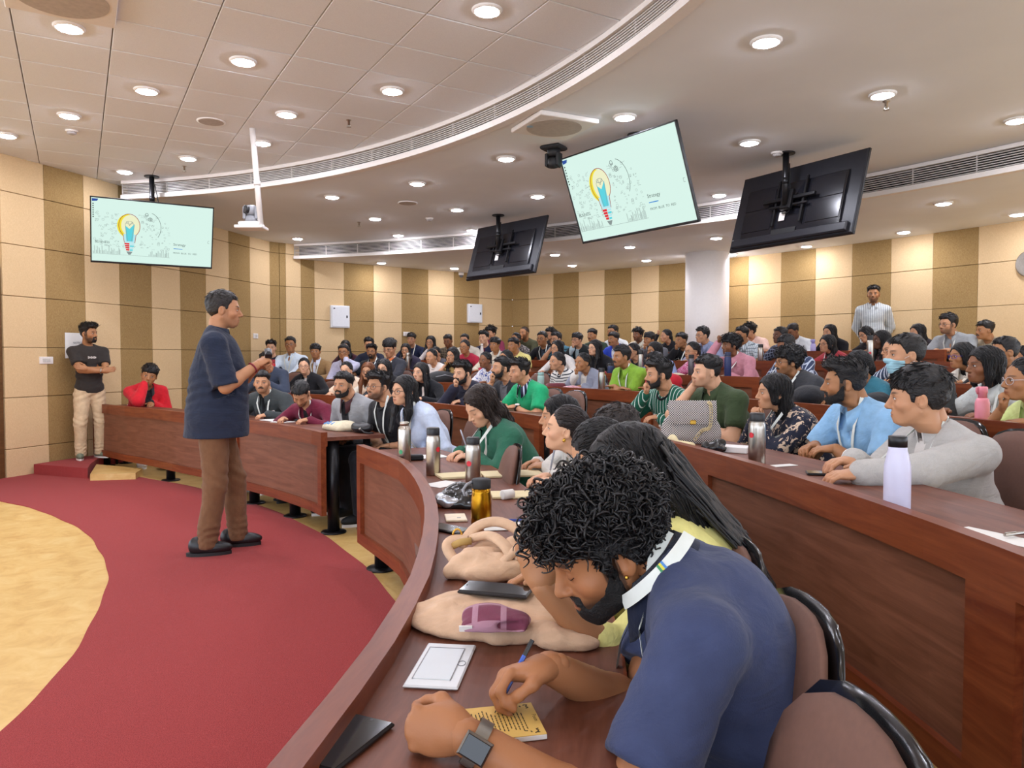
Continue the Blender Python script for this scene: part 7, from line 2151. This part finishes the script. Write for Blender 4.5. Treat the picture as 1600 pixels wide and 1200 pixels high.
# papers and notebooks of the front desk
flat_at(1, 668, 714, .21, .15, .003, .5, 'paper', 'loose white sheets behind the first two steel bottles', 'paper', M_PAPER)
o = flat_at(1, 716, 745, .20, .14, .012, .35, 'notebook', 'closed cream notebook behind the black bag', 'notebook', M_CREAMP)
flat_at(1, 692, 757, .16, .12, .002, .9, 'paper', 'white sheet under the crumpled black bag', 'paper', M_PAPER)
o = flat_at(1, 800, 742, .30, .17, .010, .2, 'notebook', 'open notebook under the clasped hands', 'notebook', M_CREAMP)
o = flat_at(1, 805, 775, .20, .14, .010, .1, 'notebook', 'thin open notebook right of golden bottle', 'notebook', M_CREAMP)
o = flat_at(1, 797, 822, .19, .14, .005, .12, 'paper', 'white sheets right of the golden bottle with a blue pen', 'paper', M_PAPER)
def pen(k, x, y, rz, label, L=.14, body=M_BLACK, tip=M_STEEL, lift=.006, cap=None):
    p = px(x, y, desk_z(k) + lift); o = empty('pen', (p[0], p[1], desk_z(k) + lift + .005), rz, label, 'pen')
    Ry = Matrix.Rotation(math.pi / 2, 3, 'Y')
    MB().lathe([(.004, -L * .45), (.0046, -L * .40), (.0046, L * .40)], n=12, R=Ry).build('barrel', body, o)
    MB().lathe([(.0046, L * .40), (.001, L * .5)], n=12, R=Ry).build('tip', tip, o)
    MB().bbox((-L * .3, 0, .0055), (L * .28, .003, .002), .0006).build('clip', cap or M_STEEL, o)
pen(1, 800, 815, .05, 'blue and black ballpoint lying on the white sheets', body=plain('pen_blue', '2b3f8f', .4), tip=M_BLACK)
pen(2, 1597, 836, .35, 'silver and dark ballpoint near the right edge of second-row desk', body=M_STEEL)
flat_at(2, 1585, 846, .30, .09, .002, -1.15, 'paper', 'white paper strip at right end of second-row desk', 'paper', M_PAPER)
flat_at(2, 1222, 728, .13, .05, .002, .4, 'paper', 'small white slip by the forearm of light blue polo', 'paper', M_PAPER)
phone(2, 1292, 742, 1.3, 'dark phone under the fingers of grey marl jacket')
flat_at(1, 428, 657, .24, .16, .004, -.75, 'paper', 'white sheets under the hands of charcoal jacket', 'paper', M_PAPER)
flat_at(1, 442, 660, .18, .13, .006, -.5, 'notebook', 'open white notebook between charcoal jacket and maroon sweater', 'notebook', M_PAPER)
o = flat_at(1, 213, 633, .20, .14, .006, -.7, 'notebook', 'white notebook before the boy in red', 'notebook', M_PAPER)
p_ = px(208, 628, desk_z(1)); m = MB(); m.tube([(.05 * math.cos(a), 0, .055 + .045 * math.sin(a)) for a in np.linspace(-1.2, 4.3, 16)], .004, 6)
o = empty('headphones', (p_[0], p_[1], desk_z(1)), 0, 'white wired loop headset by the boy in red', 'headphones'); m.build('band', M_WHITE, o)
MB().lathe([(.022, 0), (.026, .01), (.02, .025)], n=14).build('ear_piece', M_WHITE, o)
# key box and keys
o = flat_at(1, 651, 719, .075, .05, .032, .2, 'key_pouch', 'small black pouch with keys beside the open steel bottle', 'pouch', M_BLACK, .006)
m = MB(); m.tube([(.05 + .012 * math.cos(a), .012 * math.sin(a), .005) for a in np.linspace(0, 6.28, 14)[:-1]], .0018, 5, closed=True)
for i in range(3): m.bbox((.085 + .012 * i, .01 - .01 * i, .004), (.045, .012, .003), .001, Matrix.Rotation(.4 * i - .3, 3, 'Z'))
m.build('keys', M_STEEL, o)
# ---- soft crumpled things
def blob(name, label, cat, parts, loc, mat, h=.006, k=.02, noise=(.004, 45), flat=True, rz=0, group=None, pname='body', seed=1, cut=None):
    F = Field()
    for q in parts:
        if q[0] == 'c': F.cap(*q[1:5], k=k)
        elif q[0] == 'e': F.ell(q[1], q[2], k)
        elif q[0] == '-': F.ell(q[1], q[2], .012, -1)
    lo, hi = F.bounds(.015); lo[2] = max(lo[2], -.01) if flat else lo[2]
    ax = [axis(lo[i], hi[i], h) for i in range(3)]
    D = F.grid(ax); X, Y, Z = np.meshgrid(*ax, indexing='ij'); P3 = np.stack([X, Y, Z], -1)
    D = D + noise[0] * sines(P3, noise[1], seed) + noise[0] * .6 * np.abs(sines(P3, noise[1] * 1.7, seed + 1))
    if flat: D = np.maximum(D, -Z)
    if cut is not None: D = np.maximum(D, cut(X, Y, Z))
    V, Q = nets(D.astype(np.float32), ax)
    o = empty(name, loc, rz, label, cat, group)
    inst(pname, raw_mesh(pname, V, Q, mat, {'guv': V}), o)
    return o
M_PLUSH = cloth('beige_plush', 'd3b091', rough=.95); M_PLUSHD = plain('bag_lining', 'a9a890', .9)
def bag_parts(o, segs, w, mat, name='strap', t=.012):
    for pts in segs:
        m = MB(); P = [Vector(q) for q in pts]
        cv = []
        for i in range(len(P) - 1):
            a = P[max(i - 1, 0)]; b = P[i]; c = P[i + 1]; d = P[min(i + 2, len(P) - 1)]
            for s in np.linspace(0, 1, 6)[:-1]:
                cv.append(.5 * ((2 * b) + (c - a) * s + (2 * a - 5 * b + 4 * c - d) * s * s + (3 * b - a - 3 * c + d) * s ** 3))
        cv.append(P[-1]); m.tube(cv, w, 8, flat=t / w); m.build(name, mat, o)
ZD = desk_z(1)
q0 = px(770, 880, ZD + .03)
bag = blob('bag', 'crumpled beige plush bag with looped straps behind the phone', 'bag', [('e', (0, 0, .020), (.125, .095, .034)), ('e', (-.03, -.01, .035), (.085, .062, .034)), ('e', (.055, .035, .03), (.075, .055, .034)), ('c', (-.11, -.04, .020), (-.02, .07, .052), .022, .024), ('c', (-.06, -.075, .020), (.06, -.06, .034), .020, .022), ('c', (-.02, .07, .055), (.09, .06, .050), .022, .018), ('c', (.02, -.03, .055), (.10, -.01, .035), .014, .016), ('c', (-.07, .0, .062), (.02, .01, .066), .010, .012), ('-', (.03, .025, .085), (.050, .014, .022)), ('-', (-.075, -.045, .060), (.030, .010, .016))], (q0[0], q0[1], ZD), M_PLUSH, .005, .012, (.0055, 62))
bag_parts(bag, [[(-.09, .06, .06), (-.05, .095, .105), (.01, .10, .12), (.07, .07, .10), (.12, .02, .05)], [(-.06, .07, .08), (-.01, .03, .098), (.03, -.02, .085), (.05, -.05, .06)], [(.02, -.055, .04), (.06, -.04, .075), (.085, -.005, .08), (.09, .035, .07), (.065, .04, .08), (.05, .0, .082), (.075, -.05, .05)], [(-.10, .01, .03), (-.125, .04, .06), (-.11, .065, .075), (-.07, .06, .075)]], .017, M_PLUSH)
m = MB(); m.tube([(-.10 + .012 * math.cos(a), .07, .09 + .016 * math.sin(a)) for a in np.linspace(0, 6.28, 14)[:-1]], .003, 6, closed=True); m.build('ring', M_GOLD, bag)
m = MB(); m.tube([(-.115, .05, .062), (-.09, .045, .075), (-.06, .05, .078)], .010, 8); m.build('cord_knot', plain('cord_gold', 'b08f52', .8), bag)
m = MB(); m.bbox((.09, .06, .075), (.07, .03, .006), .003, Matrix.Rotation(-.7, 3, 'Z')); m.build('buckle', M_BLACK, bag)
q1 = px(757, 957, ZD + .02)
coat = blob('plush_cloth', 'folded beige plush cloth under the phone and maroon cap', 'cloth', [('e', (-.02, .01, .012), (.150, .135, .030)), ('e', (.09, .03, .014), (.12, .11, .030)), ('c', (-.155, .02, .010), (.04, -.125, .012), .020, .020), ('c', (.03, -.125, .014), (.13, -.11, .018), .022, .026), ('e', (.15, -.135, .014), (.045, .040, .024)), ('e', (.19, -.15, .010), (.05, .030, .018)), ('c', (-.145, .03, .01), (-.03, .13, .012), .020, .020), ('-', (.065, -.118, .018), (.030, .010, .012)), ('c', (-.10, -.02, .036), (.02, .08, .038), .012, .008), ('c', (.06, .10, .036), (.16, .0, .036), .010, .010)], (q1[0], q1[1], ZD), M_PLUSH, .005, .016, (.0055, 48), seed=5)
ph = phone(1, 776, 925, 1.30, 'large black phone lying on the beige plush cloth', w=.078, l=.16, lift=.050)
q2 = px(776, 968, ZD + .05)
cap = blob('cap', 'maroon checked cap crumpled on the beige plush cloth', 'cap', [('e', (0, 0, .012), (.070, .042, .022)), ('e', (-.025, .015, .020), (.042, .028, .018)), ('c', (-.06, -.03, .006), (.05, -.036, .008), .010, .012), ('-', (.035, -.038, .012), (.032, .010, .007))], (q2[0], q2[1], ZD + .038), cloth('maroon_check', '7a3f52', pat='check', c2='b58a9a', f=110), .004, .02, (.0025, 60), seed=9)
m = MB(); m.bbox((-.060, -.040, .008), (.026, .003, .016), .0006, Matrix.Rotation(.5, 3, 'X')); m.build('tag', M_WHITE, cap)
q3 = px(726, 775, ZD + .04)
pb = blob('plastic_bag', 'crumpled black and silver plastic bag by the golden bottle', 'plastic bag', [('e', (-.01, .04, .045), (.075, .05, .045)), ('e', (-.06, .0, .03), (.045, .05, .035)), ('e', (.02, -.02, .03), (.065, .04, .038)), ('c', (-.08, -.03, .012), (.03, -.06, .012), .018, .016), ('e', (.05, .06, .06), (.035, .02, .03))], (q3[0], q3[1], ZD), plain('bin_liner', '18191b', .22, spec=.6), .005, .02, (.007, 70), seed=3)
m = MB()
F_ = Field(); F_.ell((-.085, -.01, .03), (.028, .04, .028)); F_.ell((-.05, -.045, .025), (.05, .018, .022))
ax = [axis(-.13, .02, .004), axis(-.08, .05, .004), axis(.0, .075, .004)]
D = F_.grid(ax); X, Y, Z = np.meshgrid(*ax, indexing='ij'); D = D + .006 * sines(np.stack([X, Y, Z], -1), 120, 8); D = np.maximum(D, .001 - Z); V, Q = nets(D.astype(np.float32), ax)
inst('foil_wrapper', raw_mesh('foil_wrapper', V, Q, plain('foil', 'b9bcc2', .25, .7, .3, 60), {'guv': V}), pb)
o = blob('wrapper', 'brown snack wrapper at the rim beside the plastic bag', 'wrapper', [('e', (0, 0, .012), (.045, .022, .016))], (*px(693, 789, ZD + .01), ZD), plain('snack_wrapper', '8a4a2a', .3, var=.4, vs=90), .004, .01, (.004, 90), seed=4)
o = empty('tape_roll', (*px(793, 780, ZD), ZD), .6, 'small white roll lying right of the golden bottle', 'roll')
MB().lathe([(.014, -.025), (.020, -.025), (.020, .025), (.014, .025)], (0, 0, .020), 20, Matrix.Rotation(math.pi / 2, 3, 'Y')).build('paper_roll', M_PAPER, o)
# desk socket plate
o = flat_at(1, 690, 1038, 0, 0, 0, 0, 'socket_plate', 'white flip-lid socket plate set in the front desk', 'socket', None, extra=1)
cs = [px(x, y, ZD) for x, y in ((672, 1002), (742, 1020), (712, 1080), (632, 1077))]
ctr = sum(cs) / 4; yv = (cs[0] + cs[1] - cs[2] - cs[3]) / 2; xv = (cs[1] + cs[2] - cs[0] - cs[3]) / 2
o.location = (ctr[0], ctr[1], ZD + .0008); o.rotation_euler = (0, 0, math.atan2(yv[1], yv[0]) - math.pi / 2)
w_, l_ = float(np.linalg.norm(xv)), float(np.linalg.norm(yv))
MB().bbox((0, 0, .003), (w_, l_, .006), .003).build('plate', plain('socket_white', 'dfe3e6', .4, var=.01), o)
lid = MB().bbox((-w_ * .04, .0, .0066), (w_ * .70, l_ * .72, .0022), .0008).build('lid', plain('socket_lid', 'd6dde2', .4, var=.01), o)
m = MB()
for (cx, cy, w, l) in ((-w_ * .39, 0, .0018, l_ * .74), (w_ * .31, 0, .001, l_ * .74), (-w_ * .04, l_ * .365, w_ * .70, .001)): m.box((cx, cy, .0075), (w, l, .0012))
m.build('lid_gap', M_GREYP, o)
m = MB(); m.tube([(w_ * .38 + .007 * math.cos(a), l_ * .02 + .011 * math.sin(a), .0065) for a in np.linspace(0, 6.28, 18)[:-1]], .0009, 5, closed=True); m.build('finger_latch', M_GREYP, o)
# notepad with printing, and the pencil
cs = [px(x, y, ZD + .008) for x, y in ((690, 1108), (822, 1092), (872, 1156), (690, 1172))]
ctr = sum(cs) / 4; xv = (cs[1] + cs[2] - cs[0] - cs[3]) / 2; a_ = math.atan2(xv[1], xv[0])
np_ = empty('notepad', (ctr[0], ctr[1], ZD + .0008), a_, 'yellow notepad with printed verse under the writing hand', 'notepad')
NW, NL = .150, .105
MB().bbox((0, 0, .004), (NW, NL, .008), .001).build('page_block', M_PAPER, np_)
MB().bbox((0, 0, .0086), (NW, NL, .0012), .0004).build('cover', plain('cover_kraft', 'd9b25f', .7, var=.04), np_)
r = random.Random(4); m = MB()
for i in range(17):
    x = .050 - .0060 * i; w = NL * r.uniform(.40, .62) if i < 10 else NL * r.uniform(.6, .78); y = -NL * .05 + r.uniform(-.004, .004)
    yy = y - w / 2
    while yy < y + w / 2:
        l = r.uniform(.004, .010); m.box((x, yy + l / 2, .0094), (.0018, l, .0003)); yy += l + .0022
m.build('printing', plain('print_ink', '4a3a1c', .8), np_)
M3 = Matrix.Translation((.066, .012, .0094)) @ Matrix.Rotation(-math.pi / 2, 4, 'Z')
text('Poem', .010, plain('print_ink', '4a3a1c'), np_, M3)
m = MB()
for sy in (-1, 1):
    for i in range(7): m.box((.064 - .0035 * i * (i % 2), sy * (NL * .43 - .0035 * (i // 2)), .0094), (.0045, .0022, .0003), Matrix.Rotation(.6 * i, 3, 'Z'))
m.build('corner_ornament', plain('print_ink', '4a3a1c'), np_)
tip = Vector((*px(773, 1114, ZD + .011), ZD + .011)); e_ = pxd(832, 1000, tip.y + .045); e_ = Vector(e_)
dv_ = (e_ - tip); 
pc = empty('pencil', tip, 0, 'blue pencil with black end held over the yellow notepad', 'pencil'); Rq = dv_.to_track_quat('Z', 'Y').to_matrix(); Lp = dv_.length
MB().lathe([(.0006, 0), (.0012, .004)], n=6, R=Rq).build('lead', M_BLKMATTE, pc)
MB().lathe([(.0012, .004), (.0038, .018)], n=8, R=Rq).build('wood_tip', plain('pencil_wood', 'd8b384', .7), pc)
MB().lathe([(.0038, .018), (.0038, Lp * .78)], n=6, R=Rq, smooth=False).build('barrel', plain('pencil_blue', '2f56b4', .35), pc)
MB().lathe([(.0039, Lp * .78), (.0039, Lp)], n=6, R=Rq, smooth=False).build('end', M_BLACK, pc)
# ---- bags along the other rows
p2 = ray_row(1080, 2, .22); ZR2 = desk_z(2)
hd = empty('handbag', (p2[0], p2[1], ZR2), math.atan2(-p2[0], p2[1]) + .15, 'black and white houndstooth handbag with chain on second-row desk', 'handbag')
M_TOOTH = cloth('houndstooth', '2b2b36', pat='tooth', c2='d9d2cc', f=520, rough=.7)
F_ = Field(); F_.ell((0, 0, .08), (.155, .05, .10), .02); F_.cap((-.11, 0, .03), (.11, 0, .03), .045, k=.04); F_.cap((-.10, .0, .20), (.11, .0, .195), .028, k=.05)
lo, hi = F_.bounds(.01); ax = [axis(lo[i], hi[i], .007) for i in range(3)]; D = F_.grid(ax); X, Y, Z = np.meshgrid(*ax, indexing='ij'); D = np.maximum(D + .003 * sines(np.stack([X, Y, Z], -1), 40, 2), -Z); V, Q = nets(D.astype(np.float32), ax)
inst('body', raw_mesh('body', V, Q, M_TOOTH, {'guv': np.stack([V[:, 0], V[:, 2], V[:, 1]], 1)}), hd)
m = MB(); V = []; 
for i in range(9):
    for j in range(7):
        x = -.125 + .25 * i / 8; t = j / 6; V.append((x, -.052 - .018 * math.sin(t * 2.2), .235 - .125 * t))
m.add(V, [(i * 7 + j, (i + 1) * 7 + j, (i + 1) * 7 + j + 1, i * 7 + j + 1) for i in range(8) for j in range(6)], 0, True, [(v[0], v[2], v[1]) for v in V]); m.build('flap', M_TOOTH, hd)
m = MB(); m.bbox((0, -.078, .12), (.03, .01, .025), .004); m.build('clasp', M_GOLD, hd)
m = MB()
for i in range(26):
    t = i / 25; c = Vector((.02 + .10 * math.sin(t * 2.6) * .6 - .10 * t + .06, -.085 - .004 * (i % 2), .225 - .20 * t + .02 * math.sin(t * 9)))
    m.tube([c + Vector((.008 * math.cos(a), .003 * math.sin(a) * (i % 2), .008 * math.sin(a))) for a in np.linspace(0, 6.28, 8)[:-1]], .0022, 4, closed=True)
m.build('chain', plain('chain_pale', 'd8c79c', .3, .8), hd)
blob('cloth_pouch', 'cream cloth pouch before the houndstooth handbag', 'pouch', [('c', (-.09, 0, .012), (.08, .0, .012), .018, .022), ('e', (-.05, .0, .03), (.03, .02, .03))], (*ray_row(1063, 2, .09), ZR2), plain('canvas_cream', 'e6d8ae', .9), .006, .02, (.005, 60), rz=-1.0)
blob('plastic_bag', 'scrunched black plastic bag right of the houndstooth handbag', 'plastic bag', [('e', (0, 0, .025), (.055, .045, .035)), ('e', (.03, .02, .04), (.03, .025, .028)), ('e', (-.03, -.01, .03), (.035, .03, .03))], (*ray_row(1117, 2, .13), ZR2), plain('bin_liner', '18191b'), .005, .01, (.010, 85), seed=6)
o = flat_at(2, 1148, 706, .15, .11, .028, -.6, 'box', 'white box between black plastic bag and steel bottle', 'box', plain('box_white', 'eceae8', .6, var=.02), .002)
# front row, far desk: tote and handbag
M_TOTE = cloth('tote_canvas', 'e2d6b8', rough=.95)
pt = px(530, 672, ZD); tb = blob('tote_bag', 'cream canvas tote with blue print at end of the far front desk', 'tote bag', [('e', (0, 0, .025), (.19, .09, .045)), ('e', (.07, .02, .035), (.10, .08, .045)), ('c', (-.16, -.03, .01), (.10, -.07, .012), .02, .02)], (pt[0], pt[1], ZD), M_TOTE, .008, .03, (.005, 38), rz=-.75, seed=7)
m = MB()
for i, (x, h) in enumerate(((-.10, .045), (-.075, .05), (-.05, .035), (-.03, .05), (-.005, .04))): m.bbox((x, -.055 + .012 * (i % 2), .058), (.016, h, .004), .001, Matrix.Rotation(.35, 3, 'X'))
m.build('print', plain('print_blue', '2f86c8', .7), tb)
ph_ = px(566, 676, ZD); hb = blob('handbag', 'small black leather handbag beside the cream tote', 'handbag', [('e', (0, 0, .035), (.10, .06, .04)), ('c', (-.08, 0, .05), (.08, 0, .05), .025, .025)], (ph_[0], ph_[1], ZD), plain('black_leather', '1c1c1e', .35, spec=.5), .006, .02, (.003, 50), rz=-.6)
m = MB(); m.tube([(.05, -.06, .03), (.10, -.075, .012), (.15, -.07, .01), (.17, -.05, .012)], .006, 6); m.build('strap', M_BLKMATTE, hb)
m = MB(); m.bbox((.04, -.062, .035), (.02, .012, .015), .003); m.build('buckle', M_STEEL, hb)
# third row and farther
blob('pouch', 'maroon rounded pouch on third-row desk before striped T-shirt', 'pouch', [('c', (-.10, 0, .035), (.10, 0, .035), .036, .036)], (*ray_row(868, 3, .16), desk_z(3)), plain('pouch_maroon', '6f2f38', .5), .008, .02, (.002, 30), rz=.6)
blob('scarf', 'pink patterned scarf heap beside the maroon pouch', 'scarf', [('e', (0, 0, .02), (.13, .06, .03))], (*ray_row(893, 3, .18), desk_z(3)), cloth('scarf_pink', 'c98a96', pat='floral', c2='e6d2d2', f=60), .009, .02, (.006, 40), rz=.5)
bp = ray_row(690, 3, .20)
bk = blob('backpack', 'black backpack lying on third-row desk', 'backpack', [('e', (0, 0, .08), (.20, .11, .10)), ('c', (-.13, 0, .06), (.13, .02, .05), .08, .07)], (bp[0], bp[1], desk_z(3)), plain('nylon_black', '222224', .6), .011, .04, (.006, 30), rz=.5)
m = MB(); m.tube([(-.12, -.09, .10), (0, -.115, .125), (.12, -.09, .10)], .006, 6); m.build('zip', M_GREYP, bk)
blob('scarf', 'red scarf heap on fourth-row desk before woman in black top', 'scarf', [('e', (0, 0, .03), (.10, .06, .045))], (*ray_row(938, 4, .22), desk_z(4)), cloth('scarf_red', 'a01f35', pat='floral', c2='c86a70', f=70), .010, .02, (.006, 45), rz=.5)
blob('cloth_pouch', 'cream canvas heap before the pink print top', 'pouch', [('e', (0, 0, .02), (.15, .06, .035))], (*ray_row(1058, 4, .16), desk_z(4)), M_TOTE, .010, .02, (.006, 40), rz=.7)
blob('plastic_bag', 'green and white plastic bag before navy blue bottle', 'plastic bag', [('e', (0, 0, .015), (.13, .05, .022))], (*ray_row(1128, 4, .13), desk_z(4)), plain('bag_green', '8fc0a0', .4, var=.4, vs=30), .009, .02, (.005, 50), rz=.8)
blob('jacket', 'black jacket heaped on third-row desk right of dark grey jacket', 'jacket', [('e', (0, 0, .06), (.20, .12, .09)), ('e', (.10, .05, .05), (.14, .10, .07))], (*ray_row(1266, 3, .30), desk_z(3)), cloth('jacket_black', '232428'), .012, .04, (.010, 28), rz=1.0)
blob('jacket', 'black jacket draped on third-row desk before masked man', 'jacket', [('e', (0, 0, .05), (.17, .10, .08)), ('e', (.08, .03, .03), (.12, .09, .05))], (*ray_row(1372, 3, .28), desk_z(3)), cloth('jacket_black2', '1f2023'), .012, .04, (.010, 28), rz=1.1, seed=4)
blob('scarf', 'pink knitted scarf on second-row desk behind the maroon sweater', 'scarf', [('c', (-.09, 0, .03), (.09, 0, .03), .032, .030)], (*ray_row(446, 2, .20), desk_z(2)), cloth('scarf_palepink', 'dba6ae'), .009, .02, (.004, 40), rz=-.6)
o = flat_at(2, 428, 603, .24, .12, .015, -.7, 'notebook', 'white folder on second-row desk behind charcoal jacket', 'notebook', M_PAPER)
# bags kept on the floor under the far front desk
for x, y, lb in ((222, 741, 'black bag on the floor under the left end of the front desk'), (262, 748, 'dark grey bag on the floor beneath front desk beside the speaker'), (430, 770, 'black backpack on the floor under the far front desk')):
    p_ = px(x, y, 0) + np.array([.15, .40])
    blob('floor_bag', lb, 'bag', [('e', (0, 0, .06), (.17, .10, .075))], (p_[0], p_[1], .0), plain('nylon_black', '222224'), .014, .03, (.006, 25), rz=-.7)

def held_pen(key, i, label, mat, tiltv):
    """pen standing out of a person's hand"""
    R_, B_ = find(key); W_, RR_, dW = B_['wrists'][i]
    bpy.context.view_layer.update()
    c = R_.matrix_world @ Vector(W_ + dW * .075 + np.array([0, 0, .018])); o = empty('pen', c, 0, label, 'pen')
    Rq = Vector(tiltv).to_track_quat('Z', 'Y').to_matrix()
    MB().lathe([(.0042, -.02), (.0045, .085), (.003, .095)], n=10, R=Rq).build('barrel', mat, o)
    MB().lathe([(.0008, -.038), (.0042, -.02)], n=10, R=Rq).build('tip', M_STEEL, o)
held_pen('green jacket writing', 0, 'pale pen in the hand of the woman in green jacket', plain('pen_pale', 'c9cfe0', .4), (-.3, -.2, .9))
held_pen('purple hair tie', 0, 'grey pen between the clasped hands of the woman with purple hair tie', plain('pen_grey', '9fa3ad', .4), (.2, .1, .95))
